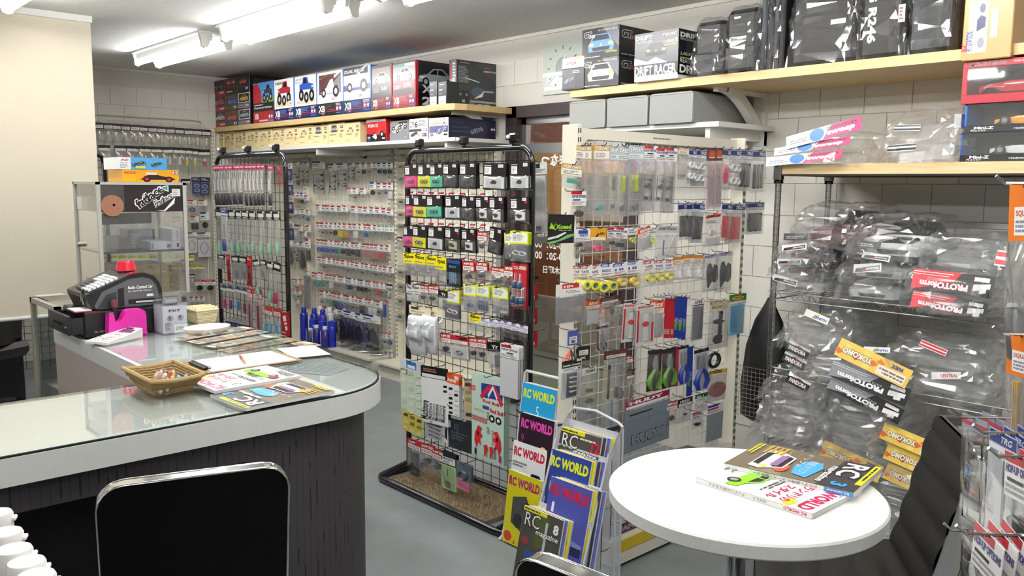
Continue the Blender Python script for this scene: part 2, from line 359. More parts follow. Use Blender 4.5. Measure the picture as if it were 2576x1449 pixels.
m.build('lettering', 'print', d, loc=(XW+.034, 0, 0), rz=RX)
# lamps: base, two tubes, end plates
def lamp(x, y, lab):
    t = thing('ceiling_light', lab, 'light', (x, y, ZC), group='fluorescent ceiling fittings')
    m = M(); L_ = .615
    m.T = Matrix.Rotation(pi/2, 4, 'Z')
    m.slab([(-L_, 0), (-L_, -.012), (L_, -.012), (L_, 0)], -.115, .115, '#e8e8e6')
    for sg in (-1, 1): m.slab([(-L_+.02, -.012), (-L_+.03, -.05), (L_-.03, -.05), (L_-.02, -.012)], sg*.055-.03, sg*.055+.03, '#e4e4e2')
    m.build('lamp_base', 'enamel', t)
    for sg in (-1, 1):
        m = M().tube([(sg*.075, -L_+.045, -.075), (sg*.075, L_-.045, -.075)], .0165, '#fff', 12); m.build('lamp_tube', 'lit_tube', t, 60)
    for e in (-1, 1):
        for sg in (-1, 1):
            m = M(); m.T = Matrix.Translation((0, e*(L_-.03), 0))
            m.slab([(sg*.05, -.01), (sg*.11, -.01), (sg*.098, -.055), (sg*.096, -.09), (sg*.075, -.098), (sg*.056, -.09), (sg*.04, -.05)], -.012, .012, '#dcdcda')
            m.build('lamp_holder', 'enamel', t)
for x, y, lab in ((2.26, 5.76, 'twin tube fluorescent fitting nearest the far wall'), (2.26, 4.30, 'twin tube fluorescent fitting over the aisle, middle of its row'), (2.3, 2.72, 'twin tube fluorescent fitting cut by the upper frame edge, right of centre'),
                  (.99, 4.29, 'twin tube fluorescent fitting above the hanging beige screen'), (.99, 2.75, 'twin tube fluorescent fitting above the counter, out of frame'), (2.3, 1.15, 'twin tube fluorescent fitting above the round table'),
                  (.99, 1.15, 'twin tube fluorescent fitting above the stools'), (-.5, 2.75, 'twin tube fluorescent fitting left of the counter'), (-.5, -.4, 'twin tube fluorescent fitting behind the camera, left row'), (1.6, -.6, 'twin tube fluorescent fitting behind the camera, right row')): lamp(x, y, lab)
lt = bpy.data.lights.new('yard_fill_light', 'AREA'); lt.energy = 90; lt.size = 1.0; lt.color = (1, .96, .9)  # added area lamp that brightens the space beyond the door
lo = bpy.data.objects.new('yard_fill_light', lt); COL.objects.link(lo); lo.location = (XW+.75, 3.6, 2.28)

p = at(0, XW, 2440, 566); bx('trim_4', 'steel', (XW-.012, .3, p.z-.012, XW, 1.55, p.z+.006), (XW-.02, .3, p.z+.006, XW, 1.55, p.z+.01), col='#a9a9a6', kind='structure')
# ---------------------------------------------------------------- fixtures of the shop
# counter
def outline(inset, front=2.135, xr=1.56, yb=4.0, xl=-1.6, r=.3):
    i = inset; p = [(xl, front+i), (xr-r, front+i)]
    p += [(xr-r+(r-i)*sin(a), front+r-(r-i)*cos(a)) for a in [pi/2*k/12 for k in range(1, 13)]]
    return p+[(xr-i, yb), (.975+i, yb), (.975+i, 2.66-i), (xl, 2.66-i)]
ct = thing('shop_counter', 'white L shaped counter with rounded corner and dark striped front', 'counter', (0, 0, 0))
M().prism(outline(0), .705, .772, '#fff').build('counter_top', 'counter_white', ct, 40)
m = M(); a_, b_ = outline(.003)[:15], outline(.011)[:15]; n = len(a_)
m.add([(x, y, .7725) for x, y in a_]+[(x, y, .777) for x, y in a_]+[(x, y, .777) for x, y in b_], [f for i in range(n-1) for f in ((i, i+1, n+i+1, n+i), (n+i, n+i+1, 2*n+i+1, 2*n+i))], '#0c1512'); m.build('edge_gap_shadow', 'matte', ct)  # dark strip drawn for the shadow in the gap and the dark glass edge
o = outline(.012)
cutx = .978
lg = [(-1.6, o[0][1]), (cutx, o[0][1]), (cutx, 2.652), (-1.6, 2.652)]
rg = [(cutx+.004, o[0][1])]+o[1:15]+[(cutx+.004, 3.99)]
for g in (lg, rg): M().prism(g, .7775, .782, '#e6eeea').build('glass_sheet', 'sheet_glass', ct, 40)
pan = outline(.055, r=.3)
m = M(); pp = [(1.0, pan[0][1])]+pan[1:14]+[(pan[13][0], 3.95)]
n = len(pp)
m.add([(x, y, .0) for x, y in pp]+[(x, y, .705) for x, y in pp], [(i, i+1, n+i+1, n+i) for i in range(n-1)], '#333'); m.build('front_panel', 'counter_strips', ct, 40)
bx('front_panel', 'counter_strips', (-1.6, 2.19, .62, 1.0, 2.22, .705), parent=ct)
bx('niche_panel', 'niche_shade', (-1.6, 2.5, 0, 1.0, 2.53, .705), (.985, 2.2, 0, 1.0, 2.5, .705), (-1.6, 2.2, 0, 1.0, 2.5, .01), parent=ct)  # recess boards and floor sheet coloured near-black for the shade in the niche
bx('inner_panel', 'matte', (.976, 2.67, .5, 1.0, 3.99, .769), (-1.6, 2.58, .45, .97, 2.595, .705), parent=ct, col='#b5a8a4')  # white board greyed in colour for the shade it stands in
bx('side_board', 'matte', (.99, 3.4, .0, 1.5, 3.42, .69, '#5a4a42'), (1.42, 2.6, 0, 1.44, 3.9, .69, '#3d3430'), parent=ct)
# price sheets under the glass
def sheet_on(name, lab, pts, z, col, ops, cat='paper'):
    """flat print lying at height z; corners given as photo pixels: start, along its x, along its y"""
    a, b, c = (at(2, z, *p) for p in pts); ux = b-a; uy = c-a
    m = M(); wd, ht = ux.length, uy.length; m.rect(0, 0, wd, ht, col); art(m, wd, ht, ops)
    o = m.build(name, 'print', label=lab, cat=cat)
    ex = ux.normalized(); ez = ex.cross(uy).normalized(); ey = ez.cross(ex)
    o.matrix_world = Matrix.Translation(a) @ Matrix((ex, -ez, ey)).transposed().to_4x4(); return o
rr = random.Random(3); ops = []
for j in range(5):
    for i in range(9):
        x = .02+i*.108; z = .03+j*.195; ops += [('r', x, z, x+.1, z+.17, rr.choice(['#b9a183', '#9d9a92', '#d8c6a4', '#c9a89a', '#8fb4bb', '#d9d4c8', '#7d776c', '#c4b08c'])), ('e', x+.05, z+.09, .035, .05, rr.choice(['#55524c', '#8a8378', '#3d5a66', '#e6ddc6', '#6e6a66', '#b07c6a'])), ('g', x+.02, z, x+.09, z+.03, 1, '#666')]
sheet_on('catalogue_sheet', 'sheet of small product photos lying under the counter glass', ((625, 902), (810, 868), (535, 846)), .7735, '#d8cdbb', ops)
sheet_on('notice_sheet', 'pale sheet with faint handwriting under the counter glass near its rounded corner', ((830, 945), (905, 915), (780, 905)), .7735, '#d6dcdc', [('g', .1, .1, .9, .9, 7, '#aab4bc')])

# wooden shelf boards, brackets, white lower shelves
def wall_shelf(y0, y1, lab, lab2, low, zb, bracket_ys):
    m = M(); ch = .1
    pts = [(XW, y0-.0), (XW-.494+.0, y0+.0), (XW-.494, y1), (XW, y1)]
    pts = [(XW-.001, y0), (XW-.494+ch, y0), (XW-.494+.03, y0+.03), (XW-.494, y0+ch), (XW-.494, y1), (XW-.001, y1)]
    m.prism(pts, 1.845, 1.882, '#fff')
    t = thing('timber_shelf', lab, 'shelf'); m.build('shelf_board', 'shelf_wood', t)
    for y in bracket_ys:
        m = M().box(XW-.035, y-.03, 1.60, XW-.001, y+.03, 1.845, '#e3e2de'); m.box(XW-.4, y-.012, 1.825, XW-.03, y+.012, 1.8449, '#e3e2de')
        P = [(XW-.33+.3*(k/8), 1.826-.2*(k/8)**1.6) for k in range(9)]
        m.T = Matrix(); n = len(P)
        vs = [(x, y-.02, z) for x, z in P]+[(x, y+.02, z) for x, z in P]+[(x+.012, y-.02, z+.045) for x, z in P]+[(x+.012, y+.02, z+.045) for x, z in P]
        fs = []
        for k in range(n-1): fs += [(k, k+1, n+k+1, n+k), (2*n+k, 3*n+k, 3*n+k+1, 2*n+k+1), (k, 2*n+k, 2*n+k+1, k+1), (n+k, n+k+1, 3*n+k+1, 3*n+k)]
        m.add(vs, fs, '#e3e2de'); m.build('bracket', 'enamel', t)
    t2 = thing('lower_shelf', lab2, 'shelf')
    bx('shelf_board', 'enamel', (XW-.47, low, zb-.022, XW-.001, y1, zb, '#d9d9d6'), parent=t2)
    for y in bracket_ys: bx('bracket', 'enamel', (XW-.45, y-.012, zb-.07, XW-.001, y+.012, zb-.0221, '#d0d0cd'), (XW-.03, y-.03, zb-.24, XW-.001, y+.03, zb-.0221, '#d9d9d6'), parent=t2)
wall_shelf(3.93, YF-.002, 'long wooden wall shelf carrying kit boxes near the far corner', 'white shelf under the wooden shelf of kit boxes', 3.95, 1.684, (4.06, 5.6, 7.1))
wall_shelf(.2, 2.99, 'wooden wall shelf carrying drift car boxes and wrapped bags', 'white shelf holding three grey boxes above the gondola', 2.12, 1.688, (2.19, 1.15, .4))

# wire mesh panels
def wires(m, a, b, z0, z1, sx, sz, r, col, horiz_first=None):
    """welded wire grid from point a to b (x, y) between two heights"""
    a = Vector((a[0], a[1], 0)); b = Vector((b[0], b[1], 0)); L_ = (b-a).length; n = max(1, round(L_/sx))
    for i in range(n+1):
        p = a+(b-a)*(i/n); m.tube([(p.x, p.y, z0), (p.x, p.y, z1)], r, col, 4, cap=False)
    k = int((z1-z0)/sz)
    for j in range(k+1):
        z = z0+sz*j; m.tube([(a.x, a.y, z), (b.x, b.y, z)], r, col, 4, cap=False)
CW = '#dcd8c8'
def slots(m, x, y, z0, z1, ax, gap=.008):
    z = z0
    while z < z1:
        for d in (-gap, gap):
            if ax == 0: m.box(x-.001, y+d-.002, z, x+.001, y+d+.002, z+.016, '#4a463c')
            else: m.box(x+d-.002, y-.001, z, x+d+.002, y+.001, z+.016, '#4a463c')
        z += .032
wg = thing('wall_gondola', 'cream wire mesh wall unit hung with red topped bags under the long shelf', 'display rack', (XW-.05, 5.7, 0))
def wp(name, m, mats, root, smooth=None): return m.build(name, mats, root, smooth, loc=-Vector(root.location))
for y0, y1 in ((6.47, YF-.06), (5.22, 6.43), (4.03, 5.1)):
    m = M(); wires(m, (3.575, y0), (3.575, y1), .14, 1.62, .05, .05, .0016, CW); wp('wire_grid', m, 'cream_enamel', wg)
    bx('top_rail', 'cream_enamel', (3.565, y0, 1.62, 3.59, y1, 1.65), parent=wg, loc=-wg.location)
for y in (6.45, 5.2, 5.115, 4.02):
    m = M().box(3.55, y-.016, 0, 3.6, y+.016, 1.66, CW); wp('upright', m, 'cream_enamel', wg)
    m = M(); slots(m, 3.549, y, .1, 1.62, 0); wp('slot_column', m, 'matte', wg)
for y0, y1 in ((5.2, YF-.02), (4.02, 5.12)):
    bx('base_deck', 'cream_enamel', (3.39, y0, .0, 3.6, y1, .1), (3.36, y0, .1, 3.6, y1, .115), parent=wg, loc=-wg.location)
bx('back_panel', 'cream_enamel', (3.602, 4.02, .1, 3.615, YF-.02, 1.66), parent=wg, loc=-wg.location)
fg = thing('wall_grid', 'cream wire grid on the far wall behind the counter', 'display rack', (2.5, YF-.04, 0))
m = M(); wires(m, (1.4, YF-.05), (3.03, YF-.05), .2, 1.9, .06, .05, .0018, CW)
m.tube([(1.4, YF-.05, 1.94), (2.98, YF-.05, 1.94), (3.02, YF-.05, 1.925), (3.035, YF-.05, 1.88), (3.035, YF-.05, .2)], .006, CW, 6); wp('wire_grid', m, 'cream_enamel', fg)
m = M().box(3.09, YF-.06, 0, 3.13, YF-.01, 1.87, CW); wp('upright', m, 'cream_enamel', fg)
m = M(); slots(m, 3.108, YF-.061, .1, 1.85, 1); wp('slot_column', m, 'matte', fg)
# end gondola standing out from the side wall
eg = thing('end_gondola', 'cream gondola standing out from the wall hung with tools and tapes', 'display rack', (2.9, 2.13, 0))
for x in (2.216, 3.3):
    m = M().box(x, 2.07, 0, x+.024, 2.145, 1.62, CW, .002); wp('upright', m, 'cream_enamel', eg)
    m = M(); slots(m, x+.012, 2.069, .15, 1.6, 1, .0055); wp('slot_column', m, 'matte', eg)
m = M(); wires(m, (2.27, 2.125), (3.29, 2.125), .15, 1.575, .05, .05, .002, '#e2dccb'); wp('wire_grid', m, 'cream_enamel', eg)
m = M().slab([(2.25, 1.5), (2.25, 1.61), (2.3, 1.612), (3.3, 1.612), (3.3, 1.5), (3.27, 1.5), (3.255, 1.55), (3.21, 1.572), (2.32, 1.572), (2.28, 1.55), (2.265, 1.5)], 2.11, 2.15, '#e6e2d4'); wp('top_frame', m, 'cream_enamel', eg)
m = M(); m.T = Matrix.Translation((2.7, 2.11, 1.588)); m.greek(0, 0, .12, .01, 1, '#77736a'); wp('stamp', m, 'print', eg)
bx('base_deck', 'cream_enamel', (2.26, 1.895, .015, 3.42, 2.16, .058), (2.26, 1.9, .058, 3.42, 2.16, .107), parent=eg, loc=-eg.location)
bx('kick_strip', 'matte', (2.27, 1.91, 0, 3.42, 2.15, .015), parent=eg, loc=-eg.location, col='#15130f')
bx('price_rail', 'print', (2.26, 1.8945, .062, 3.42, 1.9, .104), parent=eg, loc=-eg.location, col='#c9b52a')
# black grid racks with tube frames
def grid_rack(lab, X, ya, yb, ztop, mat):
    t = thing('grid_rack', lab, 'display rack', (X, (ya+yb)/2, 0))
    r = .0135; R = .07; m = M()
    arc = [(X, yb-R+R*sin(a), ztop-R+R*cos(a)) for a in [pi/2*k/6 for k in range(7)]]
    pts = [(X, ya, .06), (X, ya, ztop-R)]+[(X, ya+R-R*cos(a), ztop-R+R*sin(a)) for a in [pi/2*k/6 for k in range(1, 7)]]+arc+[(X, yb, .06)]
    m.tube(pts, r, '#17161a', 10); wp('tube_frame', m, 'gloss', t, 50)
    m = M(); wires(m, (X, ya+.02), (X, yb-.02), .1, ztop-.01, .052, .05, .002, '#17161a'); wp('wire_grid', m, 'enamel', t)
    m = M(); R = .06; x0, x1 = X-.165, X+.165; y0, y1 = ya-.04, yb+.04
    P = []
    for cx, cy, a0 in ((x1-R, y1-R, 0), (x0+R, y1-R, pi/2), (x0+R, y0+R, pi), (x1-R, y0+R, 3*pi/2)): P += [(cx+R*cos(a0+pi/2*k/5), cy+R*sin(a0+pi/2*k/5), .016) for k in range(6)]
    m.tube(P, .0155, '#17161a', 10, closed=True); wp('base_loop', m, 'gloss', t, 50)
    for y in (ya, yb): m = M().tube([(x0, y, .03), (X, y, .062), (x1, y, .03)], .013, '#17161a', 8); wp('foot', m, 'gloss', t, 50)
    for k in range(3):
        y = ya+.11+(yb-ya-.2)*k/2
        m = M().box(X-.016, y-.024, ztop+.02, X+.016, y+.018, ztop+.056, '#101012', .006); m.box(X-.006, y-.01, ztop, X+.006, y+.004, ztop+.02, '#101012')
        k_ = wp('clip', m, 'gloss', t)
        m = M().lathe([(.004, 0), (.008, .004), (.008, .012), (.003, .016)], '#e8e8e8', 8); m.build('knob', 'gloss', k_, 50, loc=(X-.02, y+.012, ztop+.034))
    return t, X, ya, yb, ztop
rack2 = grid_rack('near black grid rack on a tube base in front of the glass door', 2.32, 2.405, 3.245, 1.553, 0)
rack1 = grid_rack('far black grid rack of tools behind the counter', 2.2, 4.203, 5.089, 1.56, 0)
# door mat lying in the base of the near rack
rr = random.Random(8); m = M().box(2.185, 2.52, .001, 2.44, 3.2, .02, '#8d7f68')
mt = m.build('door_mat', 'mat_pile', label='tan bristle door mat lying in the base of the near black rack', cat='mat')
m = M()
for i in range(5200):
    x = rr.uniform(2.185, 2.44); y = rr.uniform(2.52, 3.2); a = rr.uniform(-.006, .006); b = rr.uniform(-.006, .006); c = rr.choice(['#a3947a', '#8d7d63', '#b8a98e', '#7a6b53'])
    m.add([(x-.0012, y, .02), (x+.0012, y+.001, .02), (x+a, y+b, .034)], [(0, 1, 2)], c)
m.build('bristle', 'mat_pile', mt, kind='stuff')
# wire shelf rack on the right
mr = thing('wire_shelf_rack', 'chrome post wire shelving with a wooden top full of bagged car bodies', 'display rack', (3.34, 1.2, 0))
MX0, MX1, MY0, MY1 = 3.13, 3.555, .35, 1.8
for x in (MX0, MX1):
    for y in (MY0+.02, MY1):
        m = M().tube([(x, y, 0), (x, y, 1.49)], .0125, '#b9b9b6', 12)
        for k in range(58): m.tube([(x, y, .04+k*.0254), (x, y, .0415+k*.0254)], .0131, '#7d7b78', 12, cap=False)
        wp('post', m, 'chrome', mr, 50)
        m = M().tube([(x, y, 1.42), (x, y, 1.4301)], .019, '#3a3836', 12); m.box(x-.017, y-.017, 1.43, x+.017, y+.017, 1.503, '#8d8b88', .005); wp('corner_bracket', m, 'chrome', mr)
bx('top_board', 'shelf_wood_x', (MX0-.012, MY0-.02, 1.457, MX1+.03, MY1-.02, 1.497), parent=mr, loc=-mr.location)
bx('rim_strip', 'matte', (MX0-.014, MY0-.02, 1.45, MX1+.03, MY1-.02, 1.457), parent=mr, loc=-mr.location, col='#2a2420')
SHELF_Z = (.975, .66, .345, .08)
for z in SHELF_Z:
    m = M()
    for zz in (z, z-.03): m.tube([(MX0, MY0, zz), (MX0, MY1, zz), (MX1, MY1, zz), (MX1, MY0, zz)], .003, '#b5b4b0', 6, closed=True)
    P = []
    for k in range(61): y = MY0+(MY1-MY0)*k/60; P.append((MX0, y, z if k % 2 else z-.03))
    m.tube(P, .0018, '#b5b4b0', 5)
    for k in range(48): y = MY0+(MY1-MY0)*(k+.5)/48; m.tube([(MX0, y, z+.003), (MX1, y, z+.003)], .0018, '#b5b4b0', 4, cap=False)
    wp('wire_shelf', m, 'steel', mr)
# round table
TC = Vector((1.545, .935, 0)); TR = .288
tb = thing('round_table', 'round white cafe table on a chrome column holding magazines', 'table', TC)
M().lathe([(TR-.004, .728), (TR, .732), (TR, .756), (TR-.004, .76)], '#e8e8e6', 72).build('table_top', 'white_table', tb, 40)
M().lathe([(.03, .02), (.03, .71), (.1, .715), (.1, .728)], '#c9c9c9', 24).build('column', 'chrome', tb, 40)
M().lathe([(.22, 0), (.22, .008), (.06, .022), (.03, .03)], '#bdbdbd', 40).build('foot_plate', 'chrome', tb, 40)
# chairs
def chair(lab, x, y, rz, zs=.45, zb=.86, w=.42, th=.012):
    """facing +y in its own frame: back on the -y side"""
    t = thing('chair', lab, 'chair', (x, y, 0), rz, 'black chrome framed chairs')
    m = M(); n = 9; k = 13
    def grid(f, nu, nv): 
        vs = [f(i/(nu-1), j/(nv-1)) for i in range(nu) for j in range(nv)]
        return vs, [(i*nv+j, i*nv+j+1, (i+1)*nv+j+1, (i+1)*nv+j) for i in range(nu-1) for j in range(nv-1)]
    nu, nv = 29, 9
    rib = lambda u: .009*abs(sin(u*pi*5))
    top = lambda u, v: ((v-.5)*w*.96, -.21+u*.42, zs+rib(u)-.05*max(0, u-.85)**2*40*.1)
    vs, fs = grid(top, nu, nv); m.add(vs, [f[::-1] for f in fs], '#0a0a0b')
    bot = lambda u, v: ((v-.5)*w*.96, -.21+u*.42, zs-.05)
    vs, fs = grid(bot, 2, 2); m.add(vs, fs, '#0a0a0b')
    m.box(-w*.48, -.21, zs-.05, w*.48, .21, zs-.003, '#0a0a0b', .01)
    m.build('seat', 'leather', t, 60)
    m = M(); R = .05
    bk = lambda u, off: (-.2-.1*u-.05*sin(u*pi)*0+off, zs-.02+(zb-zs+.02)*u)
    def sh(u):            # half width with rounded top corners
        z = (zb-zs)*(1-u); return w/2-(R-math.sqrt(max(0, R*R-(R-z)**2)) if z < R else 0)
    us = [k*.027 for k in range(34)]+[.93, .96, .98, .992, 1]
    F_, B_ = [], []
    for u in us:
        h = sh(u)
        for v in range(7):
            s = v/3-1; y0, z0 = bk(u, th+(.005+th*.1)*abs(sin(u*pi*4.5))); F_.append((h*s, y0-.03*(s*s)*0, z0)); y1, z1 = bk(u, -.02); B_.append((h*s, y1, z1))
    q = lambda i, j: i*7+j
    m.add(F_, [(q(i, j), q(i+1, j), q(i+1, j+1), q(i, j+1)) for i in range(len(us)-1) for j in range(6)], '#0a0a0b')
    m.build('back_cushion', 'leather', t, 60)
    m = M().add(B_, [(q(i, j), q(i, j+1), q(i+1, j+1), q(i+1, j)) for i in range(len(us)-1) for j in range(6)], '#050506'); m.build('back_shell', 'black_shell', t, 60)
    m = M(); e = [(-sh(u), bk(u, 0)[0], bk(u, 0)[1]) for u in us]+[(sh(u), bk(u, 0)[0], bk(u, 0)[1]) for u in us[::-1]]
    vs = []; 
    for p in e: vs += [(p[0], p[1]+th, p[2]+.002), (p[0], p[1]-.02, p[2]+.002)]
    m.add(vs, [(2*i, 2*i+1, 2*i+3, 2*i+2) for i in range(len(e)-1)], '#d5d5d5')
    m.tube([(a, b-.02, c+.001) for a, b, c in e], .0028, '#d8d8d8', 6); m.tube([(a, b+th, c+.001) for a, b, c in e], .0028, '#d8d8d8', 6)
    m.build('chrome_edge', 'chrome', t, 60)
    m = M().tube([(0, 0, zs-.05), (0, 0, .03)], .025, '#c8c8c8', 12); m.build('column', 'chrome', t, 60)
    M().lathe([(.2, 0), (.2, .008), (.05, .025), (.025, .04)], '#c0c0c0', 32).build('foot_plate', 'chrome', t, 60)
    return t
chair('black chair with chrome edge seen from behind, standing at the counter', .707, 1.849, -.316, .44, .842, .35)
chair('black chair back with chrome edge cut off at the near side of the table', 1.17, .74, -1.48, .44, .843, .38)
chair('black ribbed chair between the round table and the car body shelves', 2.07, .97, .6, .42, .8, .36, .034)
# roller screen on the left
rs = thing('roller_screen', 'beige roller screen hanging from the ceiling behind the counter', 'screen', (1.0, 5.2, ZC))
bx('head_rail', 'enamel', (-.9, -.03, -.035, .545, .0, -.0), (-.9, .03, -.025, .56, .05, 0), parent=rs, col='#d9d9d7')
bx('screen_cloth', 'screen_cloth', (-.88, -.012, .655-ZC, .54, -.01, -.035), parent=rs)
M().tube([(-.88, -.011, .65-ZC), (.545, -.011, .65-ZC)], .011, '#dcdcda', 10).build('bottom_bar', 'enamel', rs, 60)
# glass clock
p = at(0, XW, 1420, 170)
ck = thing('wall_clock', 'square glass wall clock half hidden by kit boxes', 'clock', (XW-.002, p.y+.0, p.z), RX)
bx('glass_plate', 'gloss', (-.165, -.012, -.15, .165, -.004, .15), parent=ck, col='#cdd6cd')
m = M(); m.T = Matrix.Translation((0, -.0125, 0)); m.ell(0, 0, .06, .06, '#9aa09e', 24)
for k in range(12):
    a = k*pi/6; c, s_ = cos(a), sin(a); m.poly([(.105*s_-.003*c, .105*c+.003*s_), (.125*s_-.003*c, .125*c+.003*s_), (.125*s_+.003*c, .125*c-.003*s_), (.105*s_+.003*c, .105*c-.003*s_)], '#4a4f50')
m.rect(-.165, -.045, .05, -.022, '#f0f0ee'); m.rect(-.15, -.125, .05, -.105, '#f0f0ee'); m.build('dial', 'print', ck)
m = M(); m.T = Matrix.Translation((0, -.016, 0)); m.poly([(0, .003), (-.115, -.088), (-.12, -.083)], '#f4f4f4'); m.poly([(-.004, 0), (.02, .07), (.026, .068), (.004, 0)], '#f4f4f4'); m.build('hand', 'print', ck)
# ---------------------------------------------------------------- kit boxes on the wall shelves
def carton(name, lab, X, xl, xr, yt, zb, dep, col, front=(), side=(), top=(), edge=None, cat='box', group=None, mat='print', zt=None, tilt=0, xs=None):
    """box with its printed front in the plane x = X; xl, xr, yt are photo pixels of its front, zb the height it stands at"""
    ym = 300; pm = at(0, X, (xl+xr)/2, yt); H = (zt or pm.z)-zb
    pz = pm.z-.1
    a = at(0, X, xl, yt); b_ = at(0, X, xr, yt); Wd = a.y-b_.y-.003
    t = thing(name, lab, cat, (X, a.y, zb+.0006), RX+tilt, group)
    m = M().box(0, 0, 0, Wd, dep, H, col, min(.002, Wd*.02))
    m.T = FRONT(); m.layer = 0
    if edge: 
        for q in ((0, 0, .012, H), (Wd-.012, 0, Wd, H)): m.rect(*q, edge)
    m.build('carton', mat, t)
    if front: m = M(); art(m, Wd, H, front); m.build('front_print', mat, t)
    if side: m = M(); m.T = SIDE(Wd); art(m, dep, H, side); m.build('side_print', mat, t)
    if top: m = M(); m.T = TOP(H); art(m, Wd, dep, top); m.build('top_print', mat, t)
    return t
ZA = 1.882
def xb(base, panel, ops, fcol):              # front of a ready built car box: picture above, dark band with XB below
    return [('r', .03, .0, .97, 1, panel)]+ops+[('r', 0, 0, 1, .3, base), ('r', .3, .1, .75, .11, '#b3324a'), ('r', .3, .14, .7, .15, '#c84a5a'), ('g', .3, .17, .68, .27, 5, fcol),
            ('t', 'XB', .06, .1, .15, '#f0f0f0', {'b': .04, 'w': .25}), ('p', [(.2, .06), (.32, .1), (.3, .07), (.22, .03)], '#e0708a'), ('r', .06, .075, .2, .08, '#eee'),
            ('g', .74, .22, .96, .28, 2, '#cfd6ea'), ('st', .74, .1, .11, False), ('r', .74, .05, .96, .075, '#2f62b8')]
TAGR = [('r', .55, .34, .76, .42, '#fff'), ('t', '240', .57, .35, .06, '#c8203a', {'b': .03, 'w': .12})]
dk = '#14131a'
# left stack
st = [(536, 566, 3, '#8e1f22', [('r', .05, .35, .95, .95, '#2a1214'), ('car', .5, .42, .75, '#b03a38'), ('g', .5, .1, .9, .25, 1, '#e7d9d9'), ('st', .66, .08, .12, False)], 'red box with a sports car, first stack at the shelf end'),
      (566, 597, 3, '#4b4226', [('r', .02, .32, .98, .7, '#23324f'), ('car', .55, .36, .7, '#3a62b8'), ('st', .64, .06, .13, False)], 'olive box with a small car, second stack at the shelf end'),
      (597, 628, 3, '#17151a', [('r', .04, .36, .96, .96, '#ebe9e4'), ('r', .08, .4, .92, .92, '#2d1a1a'), ('car', .5, .45, .7, '#c9984a'), ('r', .0, .02, 1, .3, '#77777a'), ('st', .66, .1, .12, False)], 'white bordered car box, third stack at the shelf end')]
place3 = ['bottom', 'middle', 'top']
for i, (xl, xr, n, col, ops, lab) in enumerate(st):
    zt_ = 2.285; h = (zt_-ZA)/n
    for k in range(n):
        o2 = list(ops); c2 = col
        if i == 1 and k == 0: o2[1] = ('car', .5, .36, .75, '#c23a2c')
        if i == 1 and k == 2: c2 = '#1d1618'; o2 = [('r', .1, .4, .85, .9, '#5a2622'), ('car', .48, .48, .6, '#8a3028', 'front'), ('g', .1, .1, .7, .22, 1, '#ddd')]
        if i == 2 and k == 2: c2 = '#121014'; o2 = [('car', .45, .5, .6, '#c04038'), ('t', 'LAFERRARI', .1, .3, .07, '#6d686c', {'w': .7}), ('st', .66, .12, .12, False)]
        if i == 2 and k == 0: o2[2] = ('car', .5, .45, .7, '#9aa0a8')
        if i == 0 and k == 2: o2[1] = ('car', .5, .42, .75, '#54484c')
        if i == 0 and k == 0: o2[1] = ('car', .5, .42, .75, '#b8b4b2')
        carton('kit_box', f'{lab}, {place3[k]} one', 3.165, xl, xr, 200, ZA+k*h, .36, c2, o2, side=[('g', .1, .3, .6, .8, 4, '#4a3a3a'), ('r', .5, .2, .9, .8, '#241a1e')], zt=ZA+(k+1)*h-.001, group='car kit boxes stacked at the far shelf end')
# far end pair at the wall corner
carton('kit_box', 'blue box with a white sports car at the extreme far end of the shelf', 3.16, 514, 536, 208, ZA+.17, .2, '#2a4c8a', [('r', .05, .1, .95, .95, '#34609e'), ('car', .5, .5, .8, '#dfe6ee'), ('r', .05, .05, .95, .3, '#27508f'), ('g', .15, .12, .85, .25, 2, '#a9c4ea')], zt=2.19)
carton('kit_box', 'narrow grey and black box under the blue box at the shelf end', 3.16, 518, 536, 262, ZA, .2, '#3a3c44', [('r', .0, .55, 1, 1, '#7b7f78'), ('r', 0, 0, 1, .2, '#d6d8da'), ('t', 'R35', .15, .42, .06, '#e8e8e8', {'w': .6})], zt=ZA+.168)
# row of large ready built car boxes
carton('kit_box', 'box with a plain red and blue picture and red lower band, first large one', 3.17, 636, 688, 207, ZA, .36, '#7c1a22', [('r', .0, .45, 1, 1, '#4d8fd6'), ('p', [(0, .45), (0, .95), (.2, 1), (.38, .8), (.42, .45)], '#b3202c'), ('r', .42, .5, 1, .62, '#6fa03c'), ('car', .7, .52, .5, '#3a3440', 'truck'),
      ('r', 0, .3, 1, .5, '#1a181c'), ('t', 'Kumamon Version', .06, .36, .05, '#f2f2f2', {'b': .02, 'w': .85}), ('g', .06, .43, .7, .47, 1, '#ddd'), ('r', 0, 0, 1, .28, '#a02028'), ('t', 'XB', .06, .1, .14, '#f0f0f0', {'b': .04, 'w': .2}), ('r', .3, .04, .7, .08, '#e7b7b0'), ('st', .74, .09, .11)])
carton('kit_box', 'blue edged white box with a red tractor car picture', 3.17, 688, 739.5, 199, ZA, .36, '#1d6fc0', xb('#14264e', '#f1f1ee', [('t', 'TUMBLING BULL', .06, .88, .06, '#22252e', {'b': .03, 'w': .62}), ('r', .1, .34, .95, .5, '#d8c9a6'), ('car', .5, .4, .72, '#a8243a', 'truck')]+[('r', .7, .36, .92, .46, '#e8e2dc'), ('t', '240', .72, .37, .07, '#c8203a', {'w': .18})], '#5c78b8'))
